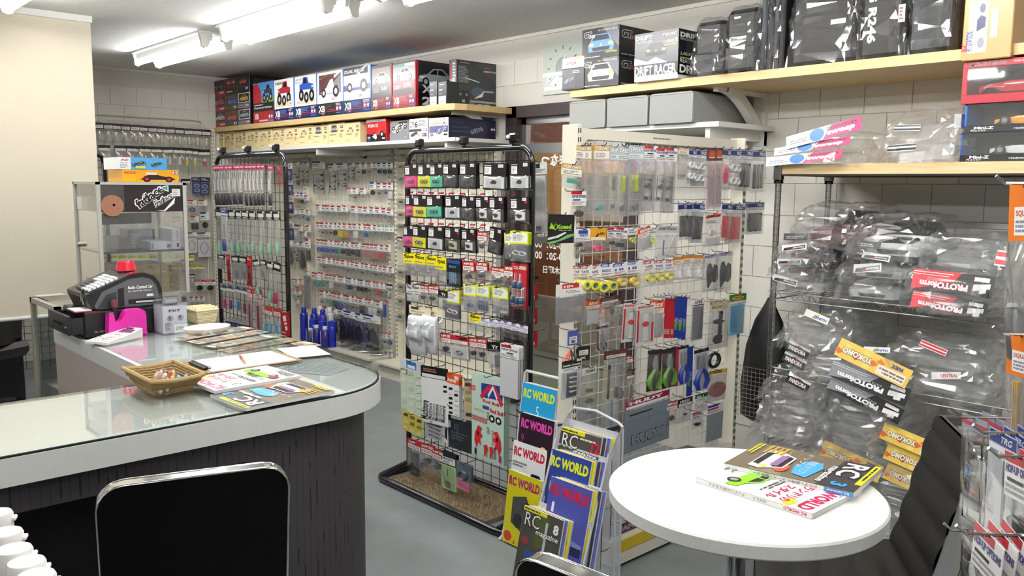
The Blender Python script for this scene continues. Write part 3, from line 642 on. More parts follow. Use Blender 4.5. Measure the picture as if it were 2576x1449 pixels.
carton('kit_box', 'blue edged white box with a blue monster pickup picture', 3.17, 739.5, 797, 190, ZA, .36, '#1d6fc0', xb('#14264e', '#eceff2', [('t', 'LAND CRUISER 40', .06, .9, .045, '#3c3f48', {'w': .4}), ('t', 'PICK-UP', .06, .83, .045, '#3c3f48', {'w': .24}), ('r', .08, .34, .96, .46, '#d9c9a8'), ('car', .56, .4, .72, '#2d55b0', 'truck', -1)]+[('r', .08, .35, .28, .45, '#e8e2dc'), ('t', '240', .09, .36, .06, '#c8203a', {'w': .16})], '#5c78b8'))
carton('kit_box', 'silver white box with a white buggy on a brown picture', 3.17, 797, 862, 180, ZA, .36, '#e4e6e8', xb('#17171c', '#eceef0', [('r', .08, .5, .94, .94, '#5a3034'), ('p', [(.3, .5), (.94, .94), (.94, .5)], '#8e8688'), ('t', 'Super Fighter', .1, .82, .06, '#c8a24a', {'w': .4, 'rot': .25}), ('car', .52, .46, .75, '#eff1f3', 'buggy')]+TAGR, '#4c4c54'), edge='#d4d7da')
carton('kit_box', 'blue edged box with dark title band and silver buggy picture', 3.17, 862, 933, 168, ZA, .36, '#1d6fc0', xb('#14264e', '#cfd3da', [('r', .03, .84, .9, 1, '#1d2033'), ('t', 'DUAL RIDGE', .06, .88, .07, '#e8ecf4', {'b': .03, 'w': .7, 'sk': .2}), ('r', .03, .5, .97, .62, '#4d4b86'), ('r', .03, .33, .97, .48, '#e6e8ec'), ('car', .52, .5, .78, '#b9bec8', 'buggy')]+TAGR, '#5c78b8'))
carton('kit_box', 'dark red edged box with a pale hazy supercar picture', 3.17, 934, 985, 163, ZA, .36, '#9c1c2a', xb('#5a1420', '#3a3438', [('r', .05, .6, .92, .94, '#8a7f7c'), ('car', .5, .62, .8, '#cdbdb6'), ('t', '240', .5, .44, .08, '#f0f0f0', {'b': .03, 'w': .28}), ('g', .1, .4, .4, .5, 2, '#999')], '#a0505c'))
carton('kit_box', 'red edged box with a white race car, last of the large row', 3.17, 987, 1046, 155, ZA, .4, '#b02030', xb('#7a1a26', '#30282c', [('r', .03, .6, .97, .96, '#8d8f90'), ('car', .52, .62, .85, '#e8eaec'), ('r', .05, .9, .55, .96, '#4f8a80'), ('r', .55, .9, .97, .96, '#e0e4e2'), ('r', .03, .42, .97, .6, '#93222e'), ('t', '240', .5, .45, .1, '#f0f0f0', {'b': .03, 'w': .3}), ('g', .1, .42, .4, .5, 2, '#ddd')], '#b0606a'),
       side=[('r', 0, 0, .05, 1, '#b02030'), ('r', .05, 0, 1, 1, '#141318'), ('r', .05, .4, 1, .86, '#1d2428'), ('car', .42, .5, .75, '#8f979a'), ('t', 'XB', .12, .32, .17, '#d5d5d8', {'b': .04, 'w': .3}), ('t', '240', .12, .06, .18, '#d9d9dc', {'b': .04, 'w': .55})])
for i, (xl, xr, lab) in enumerate(((1080, 1100.5, 'small black charger box with white foot label before the red edged box'), (1102, 1124, 'small black box with a white foot label beside the helicopter box'))):
    carton('accessory_box', lab, 3.2-.0, xl, xr, 205+i*0, ZA, .1, '#15161a', [('t', 'G4', .12, .62, .06, '#dfe3e8', {'b': .02, 'w': .4}), ('g', .15, .84, .8, .9, 1, '#9fa6b0'), ('g', .1, .46, .6, .5, 1, '#999'), ('r', .08, .04, .92, .38, '#e9ebed'), ('r', .3, .1, .7, .2, '#9aa0a6')], group='charger boxes on the long shelf')
# helicopter box standing at an angle
p0 = at(2, ZA, 1148, 268); p1 = at(2, ZA, 1251, 277)
w0 = (p1-p0).length; ang = math.atan2((p1-p0).y, (p1-p0).x)
t = thing('helicopter_box', 'large dark box with a helicopter and transmitter picture at the shelf end', 'box', (p0.x, p0.y, ZA+.0006), ang)
H = .285; M().box(0, 0, 0, w0, .075, H, '#2b2c31', .002).build('carton', 'print', t)
m = M(); art(m, w0, H, [('r', .02, .02, .98, .97, '#33353a'), ('p', [(.4, .97), (.98, .55), (.98, .97)], '#3d4046'), ('r', .0, 0, 1, .16, '#5b5e63'), ('g', .05, .52, .3, .88, 12, '#8a8d92'), ('p', [(.2, .62), (.55, .55), (.55, .57), (.2, .645)], '#c9cdd2'), ('e', .52, .34, .17, .11, '#3d5566'), ('p', [(.42, .2), (.62, .25), (.66, .38), (.55, .3)], '#d8d4d0'), ('p', [(.45, .22), (.62, .33), (.6, .36)], '#a8342c'),
   ('r', .66, .36, .9, .39, '#9ba3ab'), ('r', .02, .06, .3, .36, '#1b1c22'), ('e', .09, .27, .035, .03, '#777'), ('e', .24, .27, .035, .03, '#777'), ('r', .13, .1, .2, .16, '#9a9fa6'), ('t', 'THIS IS', .66, .86, .035, '#d9443c', {'w': .16, 'b': .02}), ('t', 'A NEW STYLE', .64, .79, .035, '#e6e6e6', {'w': .3, 'b': .02, 'sk': .2}), ('t', 'Nine Eagles', .08, .93, .03, '#d5d5d5', {'w': .22}), ('r', .33, .12, .95, .16, '#9b9ea2'), ('p', [(.33, .02), (.45, .11), (.98, .11), (.9, .02)], '#1f2024'), ('t', 'SOLO PRO', .5, .035, .06, '#d8d8d8', {'w': .3, 'b': .03, 'sk': .2})]); m.build('front_print', 'print', t)
m = M(); m.T = Matrix.Translation((0, .075, 0)) @ Matrix.Rotation(-pi/2, 4, 'Z'); art(m, .075, H, [('r', .05, .02, .95, .98, '#54565b'), ('r', .15, .05, .4, .95, '#8c3038'), ('g', .5, .05, .9, .95, 14, '#c9ccd0'), ('t', 'EAGLES', .2, .55, .05, '#eee', {'w': .6})]); m.build('spine_print', 'print', t)
# cream kit boxes on the white shelf
ZB = 1.684
edges = [543, 562, 589, 619, 650.5, 683, 716, 750, 786.5, 825, 866.5, 906]
arts = ['car', 'car', 'buggy', 'buggy', 'car', 'car', 'car', 'car', 'front', 'front', 'car']
for i in range(11):
    k = arts[i]; cl = '#8d8494' if k == 'front' else '#cbb98d'
    pm = at(0, 3.19, (edges[i]+edges[i+1])/2, 330)
    carton('cream_kit_box', f'cream kit box with small brown car print, {ORD[i]} from the far end of the row', 3.19+.004*(i % 3), edges[i], edges[i+1], 330-i*1.5, ZB, .3, '#ddcb9c',
      [('car', .38, .55, .48, cl, k, 1, '#4c4030'), ('r', .76, .74, .92, .86, '#4c4234'), ('st', .78, .76, .06, False), ('r', .78, .58, .95, .64, '#5a5040'), ('g', .12, .42, .6, .47, 1, '#4a3f30'), ('g', .12, .14, .5, .18, 1, '#8d7f60'), ('r', .78, .12, .9, .2, '#efe6cf'), ('g', .72, .3, .9, .5, 4, '#a8976f')], zt=1.84-i*.0012+.003*(i % 2), group='cream kit boxes on the white shelf', mat='matte')
carton('kit_box', 'red box with a red racing car beside the cream boxes', 3.2, 922, 971, 308, ZB, .3, '#b81f28', [('r', 0, 0, 1, .36, '#1b181a'), ('t', 'F2012', .08, .66, .14, '#f4f4f4', {'b': .03, 'w': .52, 'sk': .2, 'out': '#2a1012'}), ('car', .62, .24, .6, '#d0342c', 'buggy'), ('p', [(.3, .24), (.5, .38), (.55, .2), (.5, .1)], '#e9e9e9'), ('st', .06, .14, .08), ('r', .0, .9, 1, 1, '#d8d8d8'), ('r', .82, .12, .96, .18, '#fff')], side=[('g', .1, .3, .7, .7, 3, '#7a1218'), ('r', .1, .05, .5, .35, '#ded6c8')], zt=1.832)
carton('kit_box', 'grey picture box of a bare chassis, shrink wrapped', 3.22, 981, 1028, 308, ZB, .25, '#8e9092', [('r', .03, .03, .97, .97, '#85888e'), ('car', .5, .35, .85, '#b9bcae', 'chassis'), ('r', .5, .85, .95, .93, '#2b2c30'), ('st', .8, .12, .07, False), ('r', .06, .88, .1, .94, '#d33')], zt=1.815)
carton('kit_box', 'white box with red letters and a large black numeral on the white shelf', 3.2, 1029, 1076, 303, ZB, .27, '#f0f0ef', [('t', 'TB', .06, .7, .15, '#a8242c', {'b': .02, 'w': .22}), ('t', 'EVO', .06, .57, .1, '#333', {'b': .02, 'w': .22}), ('t', '6', .3, .57, .3, '#222', {'b': .02, 'w': .18}), ('g', .52, .62, .95, .92, 5, '#777'), ('r', .02, .38, .98, .5, '#4a4a4e'), ('r', .68, .4, .95, .48, '#d8d8d8'), ('car', .28, .12, .42, '#4a4c52', 'chassis'), ('g', .5, .14, .65, .26, 3, '#888'), ('r', .74, .14, .95, .28, '#222'), ('st', .76, .155, .08, False)], side=[('g', .1, .2, .9, .8, 5, '#888')], zt=1.815)
carton('kit_box', 'cream and violet box with a bare chassis picture and navy side', 3.18, 1079, 1129, 299, ZB, .38, '#1d2136', [('r', 0, 0, 1, 1, '#dfdcc6'), ('r', .02, .28, .98, .6, '#6b6a92'), ('t', 'TA06', .06, .72, .2, '#e6e8ea', {'b': .03, 'w': .56, 'sk': .15, 'out': '#2c3a34'}), ('t', 'R', .68, .68, .28, '#f2f2f2', {'b': .04, 'w': .26, 'sk': .15, 'out': '#2c3a34'}), ('t', 'CHASSIS KIT', .06, .62, .08, '#e6e8ea', {'w': .55, 'out': '#3a4a44'}), ('car', .62, .16, .6, '#a7a8d4', 'chassis'), ('st', .06, .12, .08, False), ('r', .78, .12, .95, .2, '#333')],
       side=[('t', 'TA06-R', .06, .7, .15, '#363c58', {'w': .25, 'b': .03}), ('r', .06, .3, .42, .38, '#343a58'), ('r', .06, .5, .42, .58, '#343a58'), ('car', .58, .22, .3, '#777c98', 'chassis'), ('st', .88, .45, .05, False)], zt=1.806)
# ---------------------------------------------------------------- right shelf
carton('kit_box', 'white box with black and red lettering half behind the stacked car boxes', 3.13, 1414.5, 1470, 146, ZA+.105, .3, '#ececec', [('r', .03, .7, .5, .95, '#b9bbb9'), ('t', 'GT', .2, .3, .28, '#222', {'b': .05, 'w': .18}), ('t', '500R', .38, .28, .3, '#8a2f30', {'b': .04, 'w': .3}), ('r', .6, .8, .95, .95, '#9a9440')], zt=2.04)
carton('kit_box', 'dark grey box with a bare chassis picture under the white box', 3.13, 1414.5, 1470, 195, ZA-.0, .3, '#3a3a40', [('r', 0, 0, .6, .95, '#4a4c54'), ('car', .32, .3, .5, '#8d9098', 'chassis'), ('g', .5, .75, .95, .9, 2, '#ddd'), ('r', 0, 0, 1, .08, '#2b2b30')], zt=ZA+.104)
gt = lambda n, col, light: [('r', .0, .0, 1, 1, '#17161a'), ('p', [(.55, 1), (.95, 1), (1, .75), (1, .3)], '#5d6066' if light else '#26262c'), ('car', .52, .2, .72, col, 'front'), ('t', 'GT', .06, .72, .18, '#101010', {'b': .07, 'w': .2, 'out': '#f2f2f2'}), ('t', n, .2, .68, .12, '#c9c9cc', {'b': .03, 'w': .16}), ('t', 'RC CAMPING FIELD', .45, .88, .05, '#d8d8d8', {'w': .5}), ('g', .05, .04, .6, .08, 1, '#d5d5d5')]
sd = lambda n: [('t', 'GT', .06, .62, .24, '#101010', {'b': .07, 'w': .2, 'out': '#e4e4e4'}), ('t', n, .22, .58, .16, '#8a5a52', {'b': .04, 'w': .24}), ('r', .3, .2, 1, .55, '#25252b'), ('e', .5, .3, .12, .2, '#35353c'), ('g', .05, .06, .8, .1, 1, '#bbb')]
carton('kit_box', 'black box with a white grey race car front, lower of the pair', 3.135, 1464.5, 1558, 152, ZA, .36, '#17161a', gt('500', '#d9dadd', 1), sd('500'), zt=2.018)
carton('kit_box', 'black box with a blue race car front, upper of the pair', 3.135, 1465.5, 1559, 78, 2.019, .36, '#17161a', gt('300', '#5b86c8', 1)+[('t', 'YOKOHAMA', .64, .14, .07, '#c9b92c', {'b': .03, 'w': .32})], sd('300'), zt=2.163)
carton('kit_box', 'black and white box with big white lettering along its foot', 3.12, 1598, 1709, 87, ZA, .3, '#e6e6e6', [('r', 0, .12, 1, 1, '#2e2f33'), ('r', 0, .3, 1, .8, '#4a4c52'), ('car', .5, .5, .5, '#2b2c32', 'front'), ('p', [(0, .34), (0, .5), (.3, .4), (.5, .48), (.75, .36), (.75, .34)], '#eceded'), ('r', 0, .12, 1, .35, '#232428'), ('t', 'DRIFT', .02, .86, .09, '#fff', {'b': .04, 'w': .4}), ('t', 'PACKAGE', .03, .8, .045, '#eee', {'w': .38}), ('t', 'YOKOMO', .64, .88, .06, '#d9d9d9', {'b': .03, 'w': .33}), ('t', '2.4G-RS', .7, .74, .06, '#fff', {'b': .03, 'w': .2}), ('t', 'III', .92, .74, .08, '#fff', {'w': .06, 'b': .02}), ('r', .7, .69, .98, .71, '#c9d42c'), ('t', 'DRIFT RACER', .02, .12, .2, '#fff', {'b': .03, 'w': .95})],
       [('r', 0, .08, 1, 1, '#1a1a1e'), ('t', 'DRIFT', .04, .84, .1, '#fff', {'b': .04, 'w': .5}), ('t', 'PACKAGE', .05, .78, .045, '#eee', {'w': .38}), ('r', .2, .5, .5, .75, '#33343a'), ('t', '2.4G-RS', .05, .48, .06, '#fff', {'w': .3}), ('r', .05, .42, .4, .44, '#c9d42c'), ('t', 'READY', .05, .33, .08, '#fff', {'w': .32}), ('t', 'DRIFT', .04, .12, .17, '#fff', {'b': .04, 'w': .6})], zt=2.098)
# grey boxes under the wooden shelf
for i, (xl, xr, lab) in enumerate(((1433, 1521, 'plain grey card box, leftmost of three above the gondola'), (1527, 1628, 'plain grey card box, middle of three above the gondola'), (1634, 1741, 'plain grey card box showing its long side, rightmost of three'))):
    X = 3.15-.005*i; a = at(0, X, xl, 280).y; b_ = at(0, X, xr, 280).y; w_ = a-b_
    t = thing('grey_card_box', lab, 'box', (X, a, 1.6886), RX, group='grey boxes above the gondola')
    m = M().slab([(0, 0), (w_, 0), (w_, .128), (w_-.008, .136), (.012, .136), (0, .128)], 0, .44, '#8d8f8c'); m.build('carton', 'matte', t)
    bx('lid_edge', 'matte', (-.001, -.003, .1285, w_+.001, 0, .131), (w_, -.003, 0.01, w_+.003, .006, .128), parent=t, col='#a6a8a5')
# ---------------------------------------------------------------- hanging packs: header card, clear pouch, contents
def pouch(m, w, z0, z1, d, seed, fine=1):
    rr = random.Random(seed); nu, nv = (5, 6) if fine else (4, 4)
    vs = [((i/(nu-1)-.5)*w, -.0015-(d*(sin(pi*i/(nu-1))*sin(pi*min(1, .12+.88*j/(nv-1))))**.5 if 0 < i < nu-1 and 0 < j < nv-1 else 0)*rr.uniform(.7, 1.2), z0+(z1-z0)*j/(nv-1)) for i in range(nu) for j in range(nv)]
    m.add(vs, [(i*nv+j, i*nv+j+1, (i+1)*nv+j+1, (i+1)*nv+j) for i in range(nu-1) for j in range(nv-1)], '#fff')
    m.add([(-w/2, .002, z0), (w/2, .002, z0), (w/2, .002, z1), (-w/2, .002, z1)], [(0, 1, 2, 3)], '#fff')
def stuffing(m, w, z0, h, lst, seed):
    """contents of a pouch; places in shares of the pouch, z measured down from its top"""
    rr = random.Random(seed)
    for it in lst:
        k, cx, cz, sw, sh, col = it[:6]; x = (cx-.5)*w; z = z0-cz*h; a = sw*w; b = sh*h; y = -.002
        if k == 'scr':
            for _ in range(4):
                xx = x+rr.uniform(-.5, .5)*a; zz = z+rr.uniform(-.5, .5)*b; t = rr.uniform(0, 3.1); L_ = min(a, b)*.35
                m.tube([(xx, y, zz), (xx+L_*cos(t), y, zz+L_*sin(t))], L_*.3, col, 5)
        elif k == 'blob':
            n = 9; m.slab([(x+a/2*cos(2*pi*i/n)*rr.uniform(.55, 1), z+b/2*sin(2*pi*i/n)*rr.uniform(.55, 1)) for i in range(n)], -.005, .001, col)
        elif k == 'sheet': m.box(x-a/2, -.003, z-b/2, x+a/2, .0005, z+b/2, col)
        elif k == 'disc': m.slab([(x+a/2*cos(2*pi*i/18), z+a/2*sin(2*pi*i/18)) for i in range(18)], -.007, .001, col)
        elif k == 'ring': m.tube([(x+a/2*cos(2*pi*i/16), y, z+b/2*sin(2*pi*i/16)) for i in range(16)], min(a, b)*(it[6] if len(it) > 6 else .12), col, 6, closed=True)
        elif k == 'bars':
            n = it[6] if len(it) > 6 else 3
            for i in range(n): xx = x-a/2+a*(i+.5)/n; m.box(xx-a/n*.32, -.005, z-b/2, xx+a/n*.32, .001, z+b/2, col, .0008)
        elif k == 'sprue':
            m.tube([(x-a/2, y, z-b/2), (x+a/2, y, z-b/2), (x+a/2, y, z+b/2), (x-a/2, y, z+b/2)], .0016, col, 5, closed=True)
            for i in range(3): zz = z-b/2+b*(i+.5)/3; m.tube([(x-a/2, y, zz), (x+a/2, y, zz)], .0014, col, 5)
            for _ in range(7): xx = x+rr.uniform(-.42, .42)*a; zz = z+rr.uniform(-.42, .42)*b; s_ = a*rr.uniform(.08, .2); m.slab([(xx+s_*cos(t)*rr.uniform(.6, 1), zz+s_*sin(t)*rr.uniform(.6, 1)) for t in (0, 1, 2, 3, 4, 5)], -.006, .001, col)
        elif k == 'tool':                    # shaft with a handle below
            hc = it[6]; T = m.T; m.T = T @ Matrix.Translation((x, -.006, z)) @ Matrix.Rotation(it[7] if len(it) > 7 else 0, 4, 'Y')
            m.lathe([(.0022, 0), (.0022, b*.55)], col, 8); m.lathe([(.002, -.001), (a*.35, -b*.02), (a*.5, -b*.07), (a*.5, -b*.42), (a*.38, -b*.45), (a*.3, -b*.46)], hc, 12); m.lathe([(a*.32, 0), (a*.25, b*.035)], '#d5d7da', 10); m.lathe([(a*.4, -b*.46), (a*.4, -b*.49)], '#cfd2d5', 10); m.T = T
        elif k == 'tape':
            T = m.T; m.T = T @ Matrix.Translation((x, -.0, z)) @ Matrix.Rotation(pi/2, 4, 'X'); d = it[6]
            m.lathe([(a*.28, 0), (a*.5, 0), (a*.5, d), (a*.48, d), (a*.3, d), (a*.28, d), (a*.28, 0)], col, 24, cap=False); m.lathe([(a*.275, 0), (a*.275, d*1.01), (a*.29, d*1.01), (a*.29, 0)], it[7], 20, cap=False); m.T = T
        elif k == 'bottle':
            m.lathe([(a*.5, 0), (a*.5, b*.55), (a*.42, b*.62), (a*.25, b*.66)], it[6], 10, (x, y-.004, z-b/2)); m.lathe([(a*.3, b*.66), (a*.3, b), (a*.18, b)], col, 10, (x, y-.004, z-b/2))
        elif k == 'pliers':
            hc = it[6]
            for sg in (-1, 1): m.tube([(x+sg*a*.02, y-.004, z+b*.1), (x+sg*a*.35, y-.004, z-b*.12), (x+sg*a*.42, y-.004, z-b*.3), (x+sg*a*.25, y-.004, z-b*.5)], [a*.1, a*.14, a*.15, a*.11], hc, 7)
            m.slab([(x-a*.16, z+b*.05), (x+a*.16, z+b*.05), (x+a*.2, z+b*.2), (x+a*.07, z+b*.48), (x-a*.07, z+b*.48), (x-a*.2, z+b*.2)], -.01, -.001, col)
        elif k == 'scissors':
            for sg in (-1, 1): m.tube([(x+sg*a*.24+a*.2*cos(t), y, z-b*.3+b*.17*sin(t)) for t in [2*pi*i/12 for i in range(12)]], a*.07, col, 6, closed=True); m.slab([(x+sg*a*.2, z-b*.15), (x-sg*a*.05, z+b*.5), (x-sg*a*.12, z+b*.1), (x+sg*a*.08, z-b*.15)], -.004-sg*.001, -.001-sg*.001, it[6])
        elif k == 'belt': m.tube([(x+a*.5*cos(t)*(1-.45*sin(t*1)**2), y, z+b*.5*sin(t)) for t in [2*pi*i/20 for i in range(20)]], .0022, col, 5, closed=True)
        elif k == 'body': car_shell(m, Matrix.Translation((x, -.0, z)) @ Matrix.Rotation(pi/2, 4, 'Z') @ Matrix.Rotation(-pi/2, 4, 'Y') @ Matrix.Rotation(pi, 4, 'Z'), b, a, a*.42, col, it[6], seed)
def car_shell(m, T, L_, Wd, H, col, glass, seed=0, top=None, arch=True):
    """thin model car body: nose towards +x, sill at z = 0"""
    pro = [(0, .3, .36), (.03, .4, .42), (.12, .47, .46), (.2, .5, .47), (.3, .54, .48), (.36, .6, .48), (.47, .93, .47), (.55, 1, .47), (.66, .97, .47), (.8, .64, .47), (.88, .6, .47), (.96, .58, .45), (1, .46, .4)]
    S = m.T; m.T = S @ T; n = len(pro); vs = []; fs = []; cs = []
    for i, (t, h, hw) in enumerate(pro):
        x = L_*(.5-t); roof = h > .62; belt = .56 if roof else h*.92
        ar = .26 if arch and i in (2, 3, 10, 11) else .05
        y = hw*Wd
        for (yy, zz) in ((y*.98, ar if i not in (1, 4, 9, 12) else .08), (y, max(.3, ar+.06)), (y*.97, belt*.93), (y*.9, belt), ((y*.66 if roof else y*.6), h), (0, h*1.015), ((-y*.66 if roof else -y*.6), h), (-y*.9, belt), (-y*.97, belt*.93), (-y, max(.3, ar+.06)), (-y*.98, ar if i not in (1, 4, 9, 12) else .08)): vs.append((x, yy, zz*H))
    for i in range(n-1):
        for j in range(10):
            fs.append((i*11+j, i*11+j+1, (i+1)*11+j+1, (i+1)*11+j))
            g = (j in (3, 6) and 5 <= i <= 8) or (j in (4, 5) and (i in (5,) or i == 8))
            cs.append(glass if g else (top if top and j in (4, 5) and i in (6, 7, 1, 2, 3) else col))
    for f, c in zip(fs, cs): pass
    base = len(m.v); m.v += [tuple(m.T @ Vector(p)) for p in vs]
    m.f += [tuple(k+base for k in f) for f in fs]; m.c += [C(c) for c in cs]; m.mi += [m.mat]*len(fs)
    for e, cc in ((0, col), (n-1, col)): m.add([vs[e*11+j] for j in range(11)], [tuple(range(11))], cc)
    m.add([(L_*.503, y_*Wd, z_*H) for y_, z_ in ((-.2, .1), (.2, .1), (.24, .22), (-.24, .22))], [(0, 1, 2, 3)], glass)
    for sg in (-1, 1): m.add([(L_*.487, sg*Wd*a, b*H) for a, b in ((.26, .3), (.4, .3), (.4, .4), (.26, .37))], [(0, 1, 2, 3)], '#c9ced4')
    m.T = S
WH = '#f1f1ee'
def hd(*ops): return list(ops)
LAB = [('g', .08, .1, .92, .4, 3, '#8b8b8b')]
def tamh(c, c2='#23242c'): return hd(('r', 0, .74, .62, 1, c), ('r', .66, .78, .96, .96, '#e9e9e6'), ('p', [(0, .5), (1, .62), (1, .7), (0, .62)], '#e1dfda'), ('r', .06, .4, .5, .52, c2), ('r', .06, .2, .16, .32, c2), ('g', .2, .08, .94, .34, 3, '#9a9a98'))
K = {}
def kind(key, name, desc, cat, w, h, hf, base, ops, cont, flm='film', group=None): K[key] = (name, desc, cat, w, h, hf, base, ops, cont, flm)
for i, cnt in enumerate(([('scr', .5, .35, .6, .3, '#33343a')], [('blob', .45, .4, .5, .3, '#2c2d33')], [('scr', .5, .4, .7, .4, '#3c5f9a')], [('ring', .4, .4, .3, .25, '#3a3a40'), ('scr', .65, .5, .3, .3, '#55565c')])):
    kind(f'tr{i}', 'small_parts_bag', 'small clear bag with red white header', 'bag', .06, .12, .42, WH, tamh('#c0202b'), cnt)
kind('tb', 'small_parts_bag', 'small clear bag with blue white header', 'bag', .06, .12, .42, WH, tamh('#20308c'), [('disc', .5, .42, .62, .4, '#1d1d21')])
kind('tbs', 'small_parts_bag', 'long bag of black moulded parts', 'bag', .07, .24, .2, WH, tamh('#20308c'), [('sprue', .5, .5, .8, .8, '#26272b')])
kind('trs', 'small_parts_bag', 'red headed bag of black moulded parts', 'bag', .07, .24, .2, WH, tamh('#c0202b'), [('sprue', .5, .5, .8, .8, '#26272b')])
for k_, c_ in (('blue', '#2c4f9e'), ('teal', '#2f8f8a'), ('yellow', '#d8c21e'), ('orange', '#d08a3c'), ('red', '#c23a3c'), ('pink', '#a96a78'), ('black', '#222326'), ('white', '#e6e6e4')):
    kind('tc_'+k_, 'small_parts_bag', f'red headed bag with {k_} part', 'bag', .06, .12, .4, WH, tamh('#c0202b'), [('sheet', .5, .5, .8, .7, c_)] if k_ not in ('blue', 'teal') else [('ring', .5, .45, .5, .35, c_, .25)])
kind('tg', 'small_parts_bag', 'small bag with green lettered header', 'bag', .06, .12, .42, WH, hd(('t', 'SPEC', .06, .6, .28, '#1f7a3a', {'b': .04, 'w': .85, 'rot': .1}), ('g', .1, .15, .9, .45, 2, '#2f8a48')), [('scr', .5, .4, .6, .3, '#3c5f9a')])
kind('crm', 'small_parts_bag', 'small bag with cream header', 'bag', .06, .13, .36, '#e6dfc8', hd(('t', 'YOKOMO', .05, .6, .3, '#8a6a3a', {'b': .04, 'w': .9}), ('g', .1, .12, .9, .45, 2, '#7d7668')), [('blob', .5, .4, .6, .3, '#2b2b2e')])
kind('bigblk', 'large_parts_bag', 'large bag of black moulded parts', 'bag', .13, .3, .17, WH, tamh('#20308c'), [('blob', .5, .35, .8, .5, '#1d1e22'), ('blob', .55, .65, .85, .6, '#17181b'), ('sprue', .5, .5, .7, .8, '#202126')], 'film')
kind('greylong', 'parts_bag', 'grey tubing sleeve', 'bag', .06, .3, .1, WH, tamh('#c0202b'), [('sheet', .5, .5, .7, .9, '#77757a')], 'milky_film')
kind('bluetool', 'tool_pack', 'narrow pack with a blue blade', 'pack', .03, .14, .2, '#c8303a', hd(('g', .1, .2, .9, .8, 2, '#fff')), [('sheet', .5, .5, .7, .9, '#1f49b8')])
kind('bw', 'bottle_bag', 'clear bag with black header and white bottle', 'bag', .07, .15, .34, '#1c1d20', hd(('r', .1, .12, .95, .62, '#dfe0dd'), ('g', .15, .2, .85, .5, 2, '#999')), [('bottle', .5, .5, .32, .6, '#f1f1ef', '#b9bbb8')])
for k_, c_ in (('white', '#d9d9d6'), ('dark', '#4a3a3a'), ('yellow', '#d2c430'), ('red', '#c03a34')):
    kind('bb_'+k_, 'bottle_bag', f'clear bag with notched black header and {k_} bottle', 'bag', .09, .19, .26, '#1b1b1e', hd(('p', [(.04, .05), (.96, .05), (.96, .5), (.7, .5), (.66, .62), (.58, .5), (.3, .5), (.04, .5)], '#e2e2df')), [('bottle', .5, .45, .26, .5, '#ededeb', c_)])
kind('nv', 'carded_part', 'navy blister pack of round parts', 'pack', .08, .15, .28, '#1b2030', hd(('g', .1, .3, .9, .8, 2, '#c8ccd6')), [('sheet', .5, .5, .9, .95, '#22386e'), ('ring', .5, .3, .5, .25, '#b9c4d8', .1), ('ring', .5, .7, .5, .25, '#b9c4d8', .1)])
kind('yl', 'yellow_parts_bag', 'small bag with yellow handwritten header', 'bag', .08, .12, .4, '#e3e0d0', hd(('r', 0, .35, 1, 1, '#c9cf3e'), ('t', '54', .12, .42, .5, '#2b2b20', {'b': .02, 'w': .3, 'sk': .2}), ('g', .48, .5, .95, .8, 1, '#4a4a30')), [('scr', .5, .4, .5, .4, '#7d7d7d')])
kind('rdd', 'parts_bag', 'red headed bag with black disc', 'bag', .09, .12, .45, WH, hd(('r', 0, .55, 1, 1, '#b8323a'), ('g', .1, .65, .9, .9, 1, '#f0d8d8'), ('g', .1, .1, .9, .45, 2, '#999')), [('disc', .5, .5, .6, .6, '#1b1b1e')])
kind('blt', 'parts_bag', 'flat bag with a black belt on white card', 'bag', .1, .2, .18, WH, tamh('#20308c'), [('sheet', .5, .55, .95, .85, '#d9d8dc'), ('belt', .5, .55, .6, .6, '#26262a')])
kind('hud', 'tool_pack', 'long narrow bag with pink header and grey handled tool', 'tool', .045, .34, .1, '#c2185b', hd(('t', 'HUDY', .12, .3, .4, '#fff', {'b': .04, 'w': .75})), [('sheet', .28, .3, .4, .5, '#e4e4e8'), ('tool', .55, .62, .42, .72, '#cfd2d6', '#2c2e36'), ('bars', .3, .16, .14, .18, '#33343a', 1)])
kind('grn', 'tool_pack', 'tool with pale green handle under a black header', 'tool', .055, .36, .2, '#1a1c18', hd(('r', .12, .32, .88, .72, '#e4e4e0'), ('p', [(.1, .05), (.9, .05), (.7, .28), (.3, .28)], '#8fa088'), ('r', .72, .78, .95, .95, '#e4e4e0')), [('tool', .5, .62, .36, .74, '#a9acb0', '#8fbf9f')], 'milky_film')
kind('grnr', 'tool_pack', 'tool with red handle in a clear sleeve', 'tool', .055, .36, .2, '#1a1c18', hd(('r', .12, .32, .88, .72, '#e4e4e0')), [('tool', .5, .6, .36, .74, '#a9acb0', '#c02a4a')], 'milky_film')
kind('tblue', 'tool_pack', 'tool set with blue card', 'tool', .055, .38, .14, '#203a7a', hd(('r', .05, .05, .95, .4, '#e9e9ec'), ('t', 'RC', .2, .55, .3, '#fff', {'b': .03})), [('sheet', .5, .5, .8, .96, '#d8d4da'), ('tool', .5, .6, .4, .7, '#a9acb0', '#3a4a9a')])
kind('grs', 'parts_bag', 'grey sheet pack with black header', 'bag', .06, .2, .3, '#1a1c18', hd(('r', .12, .32, .88, .72, '#e4e4e0'), ('p', [(.1, .05), (.9, .05), (.7, .28), (.3, .28)], '#8fa088')), [('sheet', .5, .5, .96, .96, '#8f9096')], 'milky_film')
kind('knf', 'tool_pack', 'red carded knife pack', 'pack', .05, .22, .25, '#b3202a', hd(('g', .1, .4, .9, .8, 2, '#e8c8c8')), [('sheet', .5, .5, .95, 1, '#a81f28'), ('bars', .5, .5, .4, .8, '#3a2020', 2)])
